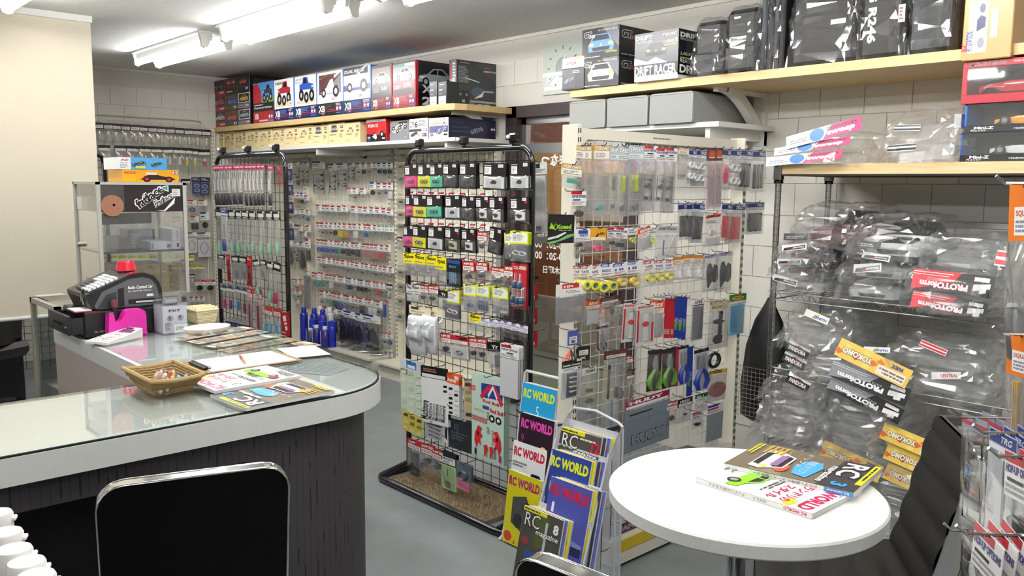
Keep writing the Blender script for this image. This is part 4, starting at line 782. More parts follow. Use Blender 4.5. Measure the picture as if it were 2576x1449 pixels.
for k_, c_ in (('pink', '#f0407a'), ('purple', '#7a2f9a'), ('blue', '#1f8fd6'), ('magenta', '#a02a5a')):
    kind('st_'+k_, 'parts_bag', f'grey bag with {k_} aluminium sticks', 'bag', .06, .2, .25, '#8a90a0', hd(('p', [(.05, .4), (.5, .9), (.95, .6), (.95, .45)], '#3a3f55'), ('r', 0, 0, 1, .3, '#e9e9ea')), [('bars', .5, .7, .4, .45, c_, 2)])
kind('rdl', 'tool_pack', 'long red headed sleeve of pipes', 'pack', .06, .34, .22, '#c0202b', hd(('r', .05, .05, .95, .5, '#ececea'), ('g', .15, .15, .85, .4, 2, '#888'), ('t', 'HPI', .2, .6, .25, '#fff', {'b': .04, 'w': .5})), [('sheet', .5, .5, .8, .96, '#c9b4b8'), ('bars', .5, .55, .3, .7, '#a4303a', 1)])
kind('rdb', 'parts_bag', 'red headed bag of blue bottles', 'bag', .08, .22, .32, '#c23a30', hd(('r', .05, .05, .95, .5, '#ececea'), ('g', .15, .15, .85, .4, 2, '#888')), [('bottle', .3, .6, .3, .6, '#9fc4d8', '#6f9ab8'), ('bottle', .7, .6, .3, .6, '#9fc4d8', '#6f9ab8')])
kind('rdc', 'carded_part', 'red card with white blade pictures', 'pack', .07, .2, .0, '#b01f2a', hd(), [], None)
kind('nvs', 'parts_bag', 'small navy glue pack', 'pack', .035, .09, .3, '#d8d8dc', hd(('g', .1, .2, .9, .8, 2, '#888')), [('sheet', .5, .5, .9, .95, '#1f2f7a'), ('sheet', .5, .4, .4, .3, '#dfe3f2')])
# black carded parts of the near rack
for k_, c_, sh_ in (('pink', '#e03a86', 1), ('yellow', '#d6d42a', 1), ('teal', '#3fb59a', 1), ('dark', '#3a3b40', 2), ('clear', '#c9cccf', 3), ('white', '#e9eaea', 4), ('green', '#b8c4a0', 4)):
    kind('bc_'+k_, 'carded_part', f'black card with {k_} part', 'card', .11, .2, 0, '#1c171b', hd(('r', .06, .58, .36, .86, '#efeeee'), ('g', .09, .62, .33, .82, 4, '#aaa'), ('g', .06, .88, .4, .94, 1, '#d5d5d5'), ('r', .66, .85, .88, .97, '#e8e8e8'), ('r', .7, .87, .84, .95, '#c8c8c8'))+([('r', .78, .76, .92, .83, '#c2183a')] if sh_ == 4 else []),
         [('sheet', .5 if sh_ < 4 else .56, .72, .88 if sh_ < 4 else .5, .42 if sh_ < 4 else .32, c_)]+([('ring', .38, .72, .2, .12, '#2c2c2e', .2), ('ring', .62, .72, .2, .12, '#2c2c2e', .2)] if sh_ == 1 else [('blob', .5, .72, .4, .2, '#232428')]), 'film')
def sqh(bg, fg): return hd(('t', 'Squat', .1, .42, .42, fg, {'b': .03, 'w': .8}), ('e', .16, .78, .05, .09, fg), ('p', [(.05, .8), (.3, .95), (.32, .9), (.1, .74)], fg), ('p', [(.2, .72), (.5, .78), (.5, .74), (.2, .68)], fg), ('g', .1, .12, .9, .28, 1, '#777'))
kind('sq', 'parts_bag', 'clear bag with yellow stick figure header', 'bag', .09, .2, .45, '#f2e420', sqh('#f2e420', '#15150f'), [('scr', .4, .3, .3, .2, '#8a8a90')], 'milky_film')
kind('sqb', 'parts_bag', 'clear bag with white stick figure header', 'bag', .07, .16, .5, '#e4e4e2', sqh('#e4e4e2', '#1b1b1b'), [('sheet', .5, .5, .7, .7, '#d5d5d5')])
for i, (k_, c_) in enumerate((('blue', [('blob', .5, .6, .5, .3, '#4a5f9a')]), ('bar', [('bars', .5, .55, .7, .6, '#5a6a8a', 4)]), ('clear', [('sheet', .7, .8, .4, .15, '#e6e6e6')]), ('ring', [('ring', .35, .5, .35, .2, '#d5d7da', .2), ('ring', .68, .55, .35, .2, '#d5d7da', .2), ('sheet', .5, .5, .95, .8, '#55565a')]))):
    kind('yb_'+k_, 'parts_bag', f'yellow bordered white header over {k_} parts', 'bag', .1, .22, .42, '#dbe61e', hd(('p', [(.08, .12), (.92, .12), (.95, .55), (.9, .88), (.7, .92), (.6, .8), (.45, .92), (.1, .85)], '#f2f2ec'), ('g', .15, .25, .85, .75, 5, '#7d8a8a'), ('e', .25, .9, .1, .06, '#333')), c_, 'milky_film')
kind('hpi', 'parts_bag', 'red headed bag with grey parts', 'bag', .09, .18, .42, '#c0282c', hd(('r', .06, .06, .94, .5, '#f0efec'), ('g', .12, .14, .88, .42, 2, '#8a8a8a'), ('t', 'HPI', .12, .62, .26, '#fff', {'b': .04, 'w': .4, 'sk': .2}), ('r', .62, .62, .92, .9, '#d8cdb0')), [('blob', .5, .45, .6, .4, '#3a3b40')])
kind('hpb', 'parts_bag', 'red headed bag with dark box inside', 'bag', .09, .26, .26, '#c0282c', hd(('r', .06, .06, .94, .5, '#f0efec'), ('g', .12, .14, .88, .42, 2, '#8a8a8a'), ('t', 'HPI', .12, .62, .26, '#fff', {'b': .04, 'w': .4, 'sk': .2})), [('bars', .5, .52, .8, .86, '#45484f', 1)])
kind('hpw', 'parts_bag', 'red headed pack with white blister and silver ring', 'pack', .11, .2, .34, '#b5262c', hd(('r', .06, .06, .94, .45, '#ecebe8'), ('g', .12, .12, .88, .38, 2, '#999'), ('r', .5, .6, .9, .9, '#2a2a2e')), [('sheet', .5, .5, .95, .7, '#dcdde0'), ('ring', .5, .5, .3, .2, '#8a8d92', .25)])
kind('navy', 'carded_part', 'navy card of long batteries', 'pack', .1, .22, .0, '#121722', hd(('r', .05, .84, .95, .97, '#2a4a8a'), ('t', 'BODY', .2, .68, .08, '#6aa0e0', {'b': .03, 'w': .5})), [('bars', .5, .68, .5, .4, '#6f8fb0', 4)], 'film')
kind('driv', 'carded_part', 'large red card of blue screwdrivers', 'pack', .11, .36, 0, '#b0202c', hd(('r', .5, .88, .95, .96, '#d8c9a0'), ('g', .1, .86, .45, .94, 2, '#f0d0d0')), [('tool', .3, .4, .22, .34, '#d5d7da', '#3a5a7a'), ('tool', .62, .4, .22, .34, '#d5d7da', '#3a5a7a'), ('tool', .2, .74, .22, .34, '#d5d7da', '#3a5a7a'), ('tool', .5, .76, .22, .34, '#d5d7da', '#3a5a7a'), ('tool', .78, .74, .22, .34, '#d5d7da', '#3a5a7a')], 'film')
kind('pw', 'parts_bag', 'small bag with white and violet header', 'bag', .07, .13, .46, '#efeef4', hd(('p', [(0, 1), (.5, 1), (.3, .45), (0, .5)], '#a8a2dc'), ('p', [(.3, .6), (1, .5), (1, .4), (.3, .52)], '#6f7ac0'), ('g', .1, .1, .9, .32, 2, '#9a9aa8')), [('scr', .5, .35, .4, .3, '#55565c')])
kind('bkh', 'parts_bag', 'grey bag with black header', 'bag', .09, .22, .35, '#17171a', hd(('t', 'Yr', .3, .3, .4, '#f0f0f0', {'b': .04}), ('g', .1, .1, .9, .22, 1, '#aaa')), [('sheet', .3, .45, .4, .6, '#e4e4e4'), ('sheet', .7, .55, .4, .7, '#6a6d74')], 'milky_film')
kind('bod', 'car_body_pack', 'white model car body in a bag with cream header', 'pack', .15, .33, .17, '#e9e2c4', hd(('r', .1, .55, .45, .85, '#3a342a'), ('g', .1, .15, .9, .4, 2, '#8a8070'), ('r', .3, .02, .6, .1, '#d06a2a')), [('body', .5, .5, .8, .95, '#e9ebee', '#b9bfc6')])
kind('wsh', 'sheet_pack', 'pack of plain grey white sheets with red header', 'pack', .12, .4, .25, '#f0f0ee', hd(('r', .05, .75, .6, .95, '#c0202b'), ('t', 'HOP-UP OPTIONS', .06, .52, .16, '#3a3560', {'b': .04, 'w': .88}), ('r', .35, .32, .7, .42, '#222'), ('g', .05, .06, .95, .28, 2, '#8a8a8a')), [('sheet', .5, .5, .96, .96, '#c9cacd')], None)
def grid_ops(cols, nx, ny, bg=None):
    rr = random.Random(nx*31+ny); o = [('r', 0, 0, 1, 1, bg)] if bg else []
    for i in range(nx):
        for j in range(ny): o.append(('p', [((i+.15)/nx, (j+.2)/ny), ((i+.85)/nx, (j+.3)/ny), ((i+.8)/nx, (j+.8)/ny), ((i+.2)/nx, (j+.65)/ny)], rr.choice(cols)))
    return o
SH = {}                                       # printed decal sheets: base colour and print below the header
def sheet_kind(key, desc, w, h, hf, hbase, hops, base, ops, name='decal_sheet'): kind(key, name, desc, 'sheet', w, h, hf, hbase, hops, [], None); SH[key] = (base, ops)
sheet_kind('dg', 'pale green masking sheet with blue header', .15, .38, .16, '#d5dae0', hd(('r', .3, .1, .75, .9, '#2f6fc0'), ('r', .35, .15, .7, .5, '#f0f0f0')), '#cfdcc8', [('r', .02, .86, .34, .98, '#8a7a6a')]+grid_ops(['#dde8d6', '#bccbb4', '#d6e2cd'], 3, 6))
sheet_kind('dm', 'white sticker sheet of black slanted lettering', .16, .38, .2, '#17161a', hd(('g', .1, .5, .7, .85, 2, '#b0806a'), ('r', .05, .05, .95, .35, '#e9e9e9')), '#eceded', [('t', 'Muchmore', .22, .06, .16, '#15151a', {'b': .03, 'w': .8, 'rot': 1.5})]+[('t', 'Muchmore', .36+.13*i, .08, .08, '#8a8d94' if i % 2 else '#33363c', {'b': .02, 'w': .7, 'rot': 1.5}) for i in range(5)])
sheet_kind('do', 'white decal sheet of black marks with orange header', .11, .3, .3, '#e2622a', hd(('r', .7, .6, .95, .9, '#f0e6da'), ('t', 'RIDE', .3, .35, .22, '#fff', {'b': .04, 'w': .5, 'sk': .2}), ('r', 0, 0, 1, .2, '#eee')), '#f0f0f0', grid_ops(['#1a1a1c', '#2a2a2e', '#e4e4e4'], 3, 6))
sheet_kind('do2', 'white decal sheet of dark stripes under the orange headed one', .11, .3, .02, '#ddd', hd(), '#eceef0', [('p', [(.1+.17*i, .1), (.2+.17*i, .05), (.22+.17*i, .55), (.12+.17*i, .6)], '#3a4a5a') for i in range(5)]+grid_ops(['#222', '#e4e4e4'], 4, 2)[:4])
sheet_kind('dy', 'narrow sheet of gold decals', .05, .32, .02, '#999', hd(), '#b8b09a', grid_ops(['#a08a3a', '#3a3628', '#c4ae5a'], 1, 7))
sheet_kind('dk', 'dark plastic sheet hanging lowest on the rack', .14, .2, .02, '#222', hd(), '#23262b', [('g', .1, .3, .8, .6, 3, '#4a4f57')])
RB = [('t', 'Red Bull', .12, .8, .09, '#c8102e', {'b': .02, 'w': .18, 'rot': 1.57}), ('p', [(.3, .92), (.95, .95), (.95, .78), (.3, .75)], '#2b3f8c'), ('p', [(.25, .76), (.55, .94), (.62, .9), (.32, .73)], '#c8283a'), ('p', [(.98, .74), (.72, .94), (.66, .9), (.9, .7)], '#c8283a'), ('p', [(.5, .8), (.66, .93), (.8, .8), (.78, .76), (.66, .88), (.52, .76)], '#e8ecf4'),
      ('t', 'Red Bull', .35, .7, .035, '#c8102e', {'b': .03, 'w': .5}), ('t', 'Red Bull', .58, .6, .05, '#c8102e', {'b': .03, 'w': .4}), ('r', .35, .62, .55, .66, '#2b3f8c')]
for cx in (.64, .84): RB += [('e', cx, .53, .09, .045, '#17171a'), ('e', cx, .53, .045, .022, '#e6efe8')]
RB += [('t', 'Red Bull', .1+.1*i, .45, .04, '#c8102e', {'b': .02, 'w': .16, 'rot': 1.57}) for i in range(5)]+[('g', .5, .5, .56, .6, 4, '#222')]
for cx, fl in ((.22, 1), (.82, -1)): RB += [('p', [(cx-.12*fl, .2), (cx-.1*fl, .3), (cx, .4), (cx+.12*fl, .38), (cx+.06*fl, .33), (cx+.14*fl, .28), (cx+.05*fl, .25), (cx+.1*fl, .16), (cx, .2), (cx-.05*fl, .12)], '#d01f2e'), ('e', cx, .3, .03, .03, '#1a1014')]
for cx in (.46, .64): RB += [('p', [(cx-.06, .18), (cx+.04, .2), (cx+.07, .15), (cx+.03, .1), (cx+.06, .04), (cx, .08), (cx-.06, .03), (cx-.04, .1)], '#c82a2a')]
RB += [('p', [(.12, .12), (.18, .1), (.16, .02), (.11, .04)], '#1a1a1a'), ('p', [(.88, .14), (.95, .12), (.93, .03), (.87, .05)], '#b02a4a'), ('g', .72, .06, .8, .2, 5, '#333'), ('g', .5, .34, .6, .42, 5, '#666'), ('g', .66, .22, .72, .4, 6, '#b03a4a'), ('t', 'Red Bull', .1, .58, .03, '#c8a02e', {'w': .3})]
sheet_kind('rb', 'tall mint decal sheet of red and blue drink lettering', .2, .56, .015, '#c9e0d2', hd(), '#c6ddd0', RB)
sheet_kind('ysh', 'yellow decal sheet below the green one', .12, .2, .02, '#c9b84a', hd(), '#d8c85a', grid_ops(['#8a7a2a', '#e6d88a', '#4a4226'], 3, 3))
sheet_kind('gsh', 'grey sticker sheet of dark script', .12, .2, .02, '#aaa', hd(), '#b4b6b8', [('t', 'ADVAN', .15, .1+.22*i, .14, '#33353a', {'b': .03, 'w': .7, 'sk': .3}) for i in range(4)])
kind('gnb', 'parts_bag', 'pale green card with black and white header', 'bag', .11, .3, .34, '#15161a', hd(('r', .06, .08, .94, .62, '#eef0ee'), ('t', 'PROTOform', .1, .4, .16, '#15161a', {'b': .04, 'w': .7}), ('g', .1, .12, .6, .34, 2, '#888')), [('sheet', .5, .5, .98, .98, '#a9d08e'), ('sheet', .45, .8, .35, .28, '#c9cfc6'), ('bars', .45, .3, .06, .3, '#3a4a30', 1)])
kind('pkl', 'parts_bag', 'blue grey bag with pink price label', 'bag', .11, .25, .04, '#6a7080', hd(), [('sheet', .5, .3, .95, .55, '#5a6274'), ('sheet', .45, .78, .85, .38, '#e87fa0'), ('ring', .5, .4, .5, .3, '#3a4050', .2)])
# end gondola
kind('yok', 'parts_bag', 'long clear bag with cream flamed header', 'bag', .1, .4, .2, '#eadfb8', hd(('r', 0, .62, 1, 1, '#d9a04a'), ('t', 'YOKOMO', .06, .62, .3, '#f4efe0', {'b': .05, 'w': .9, 'out': '#5a2a1a'}), ('r', .04, .06, .96, .56, '#f2efe6'), ('g', .1, .12, .9, .48, 3, '#8a8070')), [('blob', .5, .85, .5, .12, '#3f9a94')], 'milky_film')
kind('yoks', 'parts_bag', 'small bag with cream flamed header and teal part', 'bag', .1, .15, .5, '#eadfb8', hd(('r', 0, .62, 1, 1, '#d9a04a'), ('t', 'YOKOMO', .06, .62, .3, '#f4efe0', {'b': .05, 'w': .9, 'out': '#5a2a1a'}), ('r', .04, .06, .96, .56, '#f2efe6'), ('g', .1, .12, .9, .48, 3, '#8a8070')), [('sheet', .55, .4, .5, .4, '#2aa598')])
kind('yokb', 'parts_bag', 'cream headed bag with black linkage part', 'bag', .1, .36, .18, '#eadfb8', hd(('r', 0, .62, 1, 1, '#b88a4a'), ('t', 'YOKOMO', .06, .62, .3, '#f4efe0', {'b': .05, 'w': .9, 'out': '#5a2a1a'}), ('g', .1, .12, .9, .48, 3, '#8a8070')), [('bars', .55, .35, .25, .6, '#33353a', 1), ('blob', .45, .3, .7, .15, '#2b2c30'), ('blob', .5, .75, .6, .3, '#2b2c30')], 'milky_film')
for k_, c_ in (('lime', '#c6dc22'), ('grey', '#77797e')): kind('swe_'+k_, 'parts_bag', f'long clear bag with pale blue header and {k_} strip', 'bag', .1, .42, .2, '#b9c8cc', hd(('t', 'SWEEP', .08, .55, .34, '#f4f6f6', {'b': .04, 'w': .8, 'sk': .25, 'out': '#4a5a60'}), ('r', .06, .08, .94, .4, '#e4e9ea'), ('g', .1, .12, .9, .36, 2, '#8a9094')), [('bars', .5, .42, .35, .3, c_, 1), ('blob', .5, .85, .4, .14, '#6a6d72')], 'milky_film')
kind('hop', 'parts_bag', 'long clear bag with red, white and black header', 'bag', .11, .42, .2, '#efeeee', hd(('r', 0, .78, .7, 1, '#c0202b'), ('t', 'HOP-UP OPTIONS', .04, .54, .2, '#4a3f78', {'b': .05, 'w': .92}), ('r', .3, .36, .7, .46, '#1a1a1a'), ('g', .05, .06, .95, .32, 2, '#999')), [('sprue', .45, .55, .5, .5, '#5a5c62')], 'milky_film')
kind('hops', 'parts_bag', 'red and white headed bag with black ties', 'bag', .1, .2, .48, '#efeeee', hd(('r', 0, .78, .7, 1, '#c0202b'), ('t', 'HOP-UP OPTIONS', .04, .54, .2, '#4a3f78', {'b': .05, 'w': .92}), ('r', .1, .36, .6, .44, '#1a1a1a'), ('g', .05, .06, .95, .32, 2, '#999')), [('blob', .5, .5, .8, .5, '#222428')])
for k_, c_, sh_ in (('clear', '#c9ccce', 'ring'), ('red', '#e0283c', 'sheet'), ('black', '#3a3b3f', 'bars'), ('pink', '#e8507a', 'blob')): kind('trg_'+k_, 'parts_bag', f'bag with navy lettered header and {k_} parts', 'bag', .1, .26, .24, '#9aa4b8', hd(('r', .03, .38, .97, .85, '#1f2a6a'), ('t', 'TRG', .52, .44, .34, '#e8ecf4', {'b': .03, 'w': .4, 'sk': .25}), ('r', .02, .04, .98, .32, '#e6e8ea'), ('g', .08, .08, .8, .26, 2, '#8a8a8a')), [(sh_, .5, .5, .75, .75, c_)] if sh_ != 'ring' else [('ring', .3, .3, .35, .2, c_, .3), ('ring', .7, .3, .35, .2, c_, .3), ('ring', .3, .72, .35, .2, c_, .3), ('ring', .7, .72, .35, .2, c_, .3)], 'milky_film')
kind('redk', 'parts_bag', 'long pinkish bag with dark red logo header', 'bag', .07, .4, .2, '#5a3a38', hd(('e', .5, .5, .35, .35, '#c04a2a'), ('g', .2, .2, .8, .35, 1, '#eee')), [('sheet', .5, .5, .8, .9, '#bfa9ad')], 'milky_film')
kind('frk', 'parts_bag', 'clear bag with orange brush header and white parts', 'bag', .13, .28, .34, '#e4e2e2', hd(('p', [(.05, .5), (.95, .75), (.95, .95), (.1, .8)], '#d8581f'), ('t', 'STREET JAM', .1, .6, .2, '#1a1a1a', {'b': .05, 'w': .8, 'sk': .2}), ('g', .1, .1, .9, .4, 2, '#8a8a8a')), [('sheet', .5, .75, .9, .3, '#e9e9e9'), ('blob', .45, .4, .4, .4, '#e4e4e4')])
kind('swt', 'parts_bag', 'wide clear bag with grey header and slim rods', 'bag', .17, .26, .22, '#c9cbcb', hd(('t', 'SWEET PSYCHO', .1, .4, .35, '#2a2a2a', {'b': .03, 'w': .8, 'sk': .2})), [('tool', .6, .5, .03, .9, '#e6e6e8', '#dfe0e2', .35), ('bars', .35, .6, .03, .6, '#3a3a7a', 1)], 'milky_film')
kind('bagp', 'parts_bag', 'white blue header bag with pink screws', 'bag', .12, .22, .44, '#efeff2', hd(('r', .2, .6, .8, .9, '#2a3f9a'), ('t', 'PARTS', .3, .38, .18, '#2a2a6a', {'b': .04, 'w': .5}), ('g', .05, .06, .95, .3, 2, '#999')), [('scr', .5, .5, .6, .5, '#3a3b40')])
kind('orc', 'parts_bag', 'amber headed bag with pink discs', 'bag', .12, .22, .46, '#e2a020', hd(('p', [(.3, .3), (.5, .6), (.55, .5), (.4, .25)], '#1a1a1a'), ('t', 'ARC', .55, .45, .2, '#222', {'b': .04, 'w': .35, 'sk': .2}), ('r', .05, .05, .95, .28, '#efe6d0')), [('disc', .4, .5, .4, .4, '#e8507a'), ('disc', .65, .5, .35, .4, '#d84a72')])
kind('yln', 'parts_bag', 'clear bag with lime wires', 'bag', .08, .18, .35, '#e4e6e0', hd(('g', .1, .2, .9, .8, 2, '#777')), [('ring', .4, .4, .5, .3, '#c6dc22', .1), ('ring', .6, .5, .4, .3, '#c6dc22', .1)])
for k_, d_, c_ in (('wide', .05, '#e8dc3a'), ('mid', .035, '#e2d836'), ('slim', .018, '#e0b83a'), ('thin', .012, '#dcd23a')):
    kind('tp_'+k_, 'tape_pack', f'yellow {k_} masking tape roll under paper header', 'tape', .1, .2, .44, '#efefec', hd(('r', 0, .7, .6, 1, '#c0282c' if k_ in ('wide', 'thin') else '#2a4aa8'), ('t', {'wide': 'HPI', 'mid': 'TAMIYA', 'slim': 'MASKING TAPE', 'thin': 'HPI'}[k_], .08, .72, .2, '#fff', {'b': .03, 'w': .45}), ('r', .05, .06, .95, .62, '#f3f3f1'), ('t', {'wide': 'TAPE', 'mid': 'MASKING', 'slim': '18', 'thin': 'TAPE'}[k_], .12, .32, .22, '#2a4aa8', {'b': .03, 'w': .6}), ('g', .1, .1, .9, .26, 2, '#a55')), [('tape', .5, .5, .62 if k_ != 'wide' else .7, .6, c_, d_, '#7fa58a' if k_ in ('wide', 'mid') else '#e8e4da')])
kind('whb', 'parts_bag', 'orange headed bag with white bottle', 'bag', .08, .2, .34, '#e08a28', hd(('r', .05, .08, .95, .6, '#f0eee8'), ('g', .1, .15, .9, .5, 2, '#999')), [('bottle', .5, .5, .3, .65, '#f4f4f4', '#ececec')], 'milky_film')
kind('blp', 'parts_bag', 'bag of folded black cloth parts', 'bag', .12, .26, .1, '#c8c4d4', hd(('g', .1, .2, .9, .8, 2, '#5a4a7a')), [('blob', .4, .5, .5, .85, '#2b2c30'), ('blob', .7, .5, .5, .8, '#1f2024')], 'milky_film')
kind('gbg', 'parts_bag', 'wide grey bag with red logo header over the post', 'bag', .15, .3, .3, '#e9e8e4', hd(('r', .2, .6, .75, 1, '#c0282c'), ('t', 'HPI', .25, .66, .2, '#fff', {'b': .04, 'w': .3}), ('r', .22, .1, .92, .55, '#f2f2f0'), ('g', .3, .2, .85, .45, 2, '#888')), [('sheet', .5, .5, .9, .9, '#77787c')], 'milky_film')
kind('ora', 'parts_bag', 'orange headed bag with grey sheet', 'bag', .1, .24, .36, '#e05a24', hd(('r', .05, .05, .95, .4, '#f0eeea'), ('t', 'RIDE', .2, .5, .3, '#fff', {'b': .04, 'w': .6, 'sk': .2}), ('g', .1, .1, .9, .34, 2, '#999')), [('sheet', .5, .5, .85, .8, '#c9cbcc')], 'milky_film')
kind('brn', 'parts_bag', 'brown headed bag with black brush', 'bag', .11, .3, .24, '#4a2a26', hd(('g', .1, .4, .9, .85, 2, '#9a7a6a'), ('r', .05, .05, .95, .35, '#d8d4cc')), [('blob', .6, .45, .25, .5, '#2a2b2e'), ('bars', .35, .5, .2, .8, '#b08a6a', 1)], 'milky_film')
kind('sci', 'tool_pack', 'dark scissors in a clear bag', 'tool', .09, .3, .1, '#6a1a20', hd(), [('scissors', .5, .5, .8, .9, '#3a3d48', '#55585e'), ('bars', .1, .4, .1, .6, '#7a1f26', 1)], 'milky_film')
kind('goo', 'glue_pack', 'blister card with white glue tube', 'pack', .12, .3, .14, '#d8d6d4', hd(('t', 'SHOE GOO', .1, .3, .4, '#c02a30', {'b': .05, 'w': .8})), [('sheet', .5, .5, .96, .98, '#cfcdcd'), ('bars', .1, .45, .12, .9, '#b8232b', 1), ('bars', .5, .5, .4, .75, '#f1f1f1', 1), ('disc', .48, .4, .32, .3, '#c8303a'), ('bars', .86, .65, .14, .55, '#c43038', 1)], 'film')
kind('rcd', 'tool_pack', 'slim red blister card seen edge on', 'pack', .05, .3, 0, '#b4202c', hd(('t', 'HUDY', .8, .1, .12, '#fff', {'w': .8, 'rot': 1.57})), [], None)
kind('bcd', 'tool_pack', 'slim blue blister card seen edge on', 'pack', .05, .32, 0, '#20368f', hd(('t', 'TAMIYA', .8, .3, .12, '#fff', {'w': 1.2, 'rot': 1.57}), ('r', .1, .2, .6, .4, '#5aa03a')), [], None)
kind('zin', 'parts_bag', 'grey sheet pack with white header', 'pack', .09, .3, .14, '#f0f0ee', hd(('t', '21N', .2, .3, .5, '#1a1a1a', {'b': .03, 'w': .6}), ('r', 0, 0, 1, .15, '#222')), [('sheet', .5, .5, .85, .96, '#85878b')], 'film')
kind('tei', 'parts_bag', 'green headed bag with sky blue sheet', 'bag', .13, .32, .24, '#1f7a3a', hd(('e', .5, .62, .35, .22, '#d8c82a'), ('t', 'TRION', .25, .52, .22, '#c0282c', {'b': .05, 'w': .5}), ('r', .03, .04, .97, .32, '#f0f0ee')), [('sheet', .5, .5, .8, .95, '#6fb4e2')])
kind('blb', 'parts_bag', 'small blue pack with barcode label', 'pack', .07, .1, 0, '#4a55a8', hd(('r', .15, .1, .85, .6, '#eceef6'), ('bars', 0), ('g', .2, .4, .8, .56, 2, '#777'), ('r', .3, .15, .7, .35, '#55565c')), [], None)
kind('xcd', 'parts_bag', 'black pack with green slanted lettering', 'pack', .15, .18, 0, '#131412', hd(('p', [(0, .05), (.4, .12), (.75, .3), (1, .34), (1, .26), (.6, .12), (.2, .0), (0, 0)], '#6fae6a'), ('p', [(0, .12), (.4, .2), (.7, .36), (.66, .4), (.3, .26), (0, .2)], '#e4e8e2'), ('p', [(.04, .52), (.12, .72), (.2, .6), (.3, .74), (.22, .56), (.3, .46), (.18, .5)], '#9ad02a'), ('t', 'Xceed', .28, .5, .16, '#9ad02a', {'b': .04, 'w': .6}), ('t', 'Magnetic tray', .4, .42, .06, '#d8dcd4', {'w': .5})), [], None)
kind('sup', 'parts_bag', 'tall grey bag with printed foot on the back of the rack', 'bag', .12, .5, .16, '#e9e9e8', hd(('r', .2, .5, .5, .9, '#222'), ('g', .2, .1, .9, .45, 3, '#777')), [('sheet', .5, .3, .8, .55, '#c9cccf'), ('sheet', .5, .75, .85, .4, '#e4e6e8'), ('sheet', .35, .9, .4, .12, '#1d1d20')], 'milky_film')
kind('rbk', 'parts_bag', 'red pack on the back of the rack', 'pack', .06, .14, 0, '#b3202a', hd(('r', .1, .1, .6, .3, '#e8c8c8')), [], None)
kind('bkl', 'parts_bag', 'black pack with white label and green cross', 'pack', .09, .12, 0, '#15170f', hd(('r', .15, .4, .85, .75, '#e8e8e6'), ('g', .2, .45, .8, .7, 2, '#999'), ('p', [(.3, .08), (.4, .2), (.3, .32), (.5, .26), (.7, .32), (.6, .2), (.7, .08), (.5, .15)], '#b9c8a0')), [], None)
kind('tie', 'cable_tie_bundle', 'orange and black ties on a hook', 'ties', .05, .12, 0, '#e0562a', hd(), [], None)
kind('asu', 'parts_bag', 'black headed blister with dark tray of four wedges', 'pack', .15, .3, .28, '#f2f2f0', hd(('r', .02, .3, .98, .98, '#141414'), ('t', 'Asuka Create', .06, .42, .2, '#f0f0f0', {'b': .04, 'w': .88}), ('r', .75, .75, .96, .95, '#e4e4e4'), ('g', .1, .05, .7, .24, 2, '#999'), ('r', .82, .05, .95, .2, '#333')), [('bars', .5, .52, .76, .85, '#4a4f5c', 1), ('sheet', .5, .52, .9, .96, '#b4b8be')], 'film')
kind('xce', 'parts_bag', 'long grey bag of black rollers', 'bag', .12, .45, .12, '#d0d2d0', hd(('t', 'Xceed', .2, .25, .5, '#55604a', {'b': .04, 'w': .7})), [('blob', .5, .3, .6, .12, '#2b2c30'), ('blob', .5, .5, .65, .12, '#33353a'), ('blob', .5, .72, .6, .08, '#6a6c70')], 'milky_film')
kind('mgg', 'tool_pack', 'tall bag with a black measuring gauge', 'bag', .16, .6, .1, '#5a2a28', hd(('r', .1, .1, .9, .45, '#e4e2de'), ('g', .15, .15, .85, .4, 2, '#888')), [('bars', .22, .3, .12, .45, '#1c2024', 1), ('blob', .6, .45, .5, .2, '#2b3036'), ('bars', .75, .5, .3, .08, '#1c2024', 1), ('bars', .4, .75, .05, .4, '#5a86b8', 1), ('bars', .5, .95, .8, .06, '#2a2d30', 1)], 'milky_film')
for k_, c_ in (('green', '#5a8a3a'), ('blue', '#23379a')): kind('pl_'+k_, 'tool_pack', f'{k_} handled pliers in a blister', 'tool', .1, .32, .08, '#2a2228', hd(), [('sheet', .5, .5, .9, 1, '#3a1a20' if k_ == 'green' else '#c9ccd6'), ('pliers', .5, .5, .9, .9, '#8f949a', c_), ('sheet', .25, .25, .22, .35, '#e8e8e8')])
kind('dsc', 'parts_bag', 'yellow headed bag with a dusty pink disc', 'bag', .14, .26, .2, '#d8b84a', hd(('g', .05, .5, .95, .95, 2, '#2a2418'), ('r', .2, .05, .95, .4, '#efe9dc')), [('disc', .5, .52, .9, .9, '#9a6a6a'), ('disc', .5, .52, .12, .1, '#e0d0d0')], 'milky_film')
kind('bkr', 'moulded_ring', 'black moulded ring hanging on a hook', 'ring', .07, .1, 0, '#222', hd(), [], None)
kind('hup', 'set_up_board', 'crimson headed wide grey set-up board', 'pack', .32, .42, .17, '#8c1538', hd(('t', 'HUDY', .1, .45, .4, '#fff', {'b': .05, 'w': .75}), ('r', .03, .05, .97, .35, '#eee')), [], None)
kind('hud2', 'parts_bag', 'black headed bag with small knob', 'bag', .1, .2, .34, '#17161a', hd(('t', 'HUDY', .15, .5, .3, '#fff', {'b': .05, 'w': .7}), ('r', .06, .06, .94, .42, '#eee'), ('g', .1, .1, .9, .36, 2, '#999')), [('blob', .5, .5, .3, .2, '#1a1a1c')], 'milky_film')
kind('gnh', 'parts_bag', 'green headed small clear bag', 'bag', .1, .16, .45, '#e6eae4', hd(('r', 0, .5, 1, 1, '#2a6a3a'), ('t', 'no.1', .15, .55, .3, '#fff', {'b': .03, 'w': .5}), ('g', .1, .1, .9, .4, 2, '#999')), [('scr', .5, .5, .5, .4, '#999')], 'milky_film')
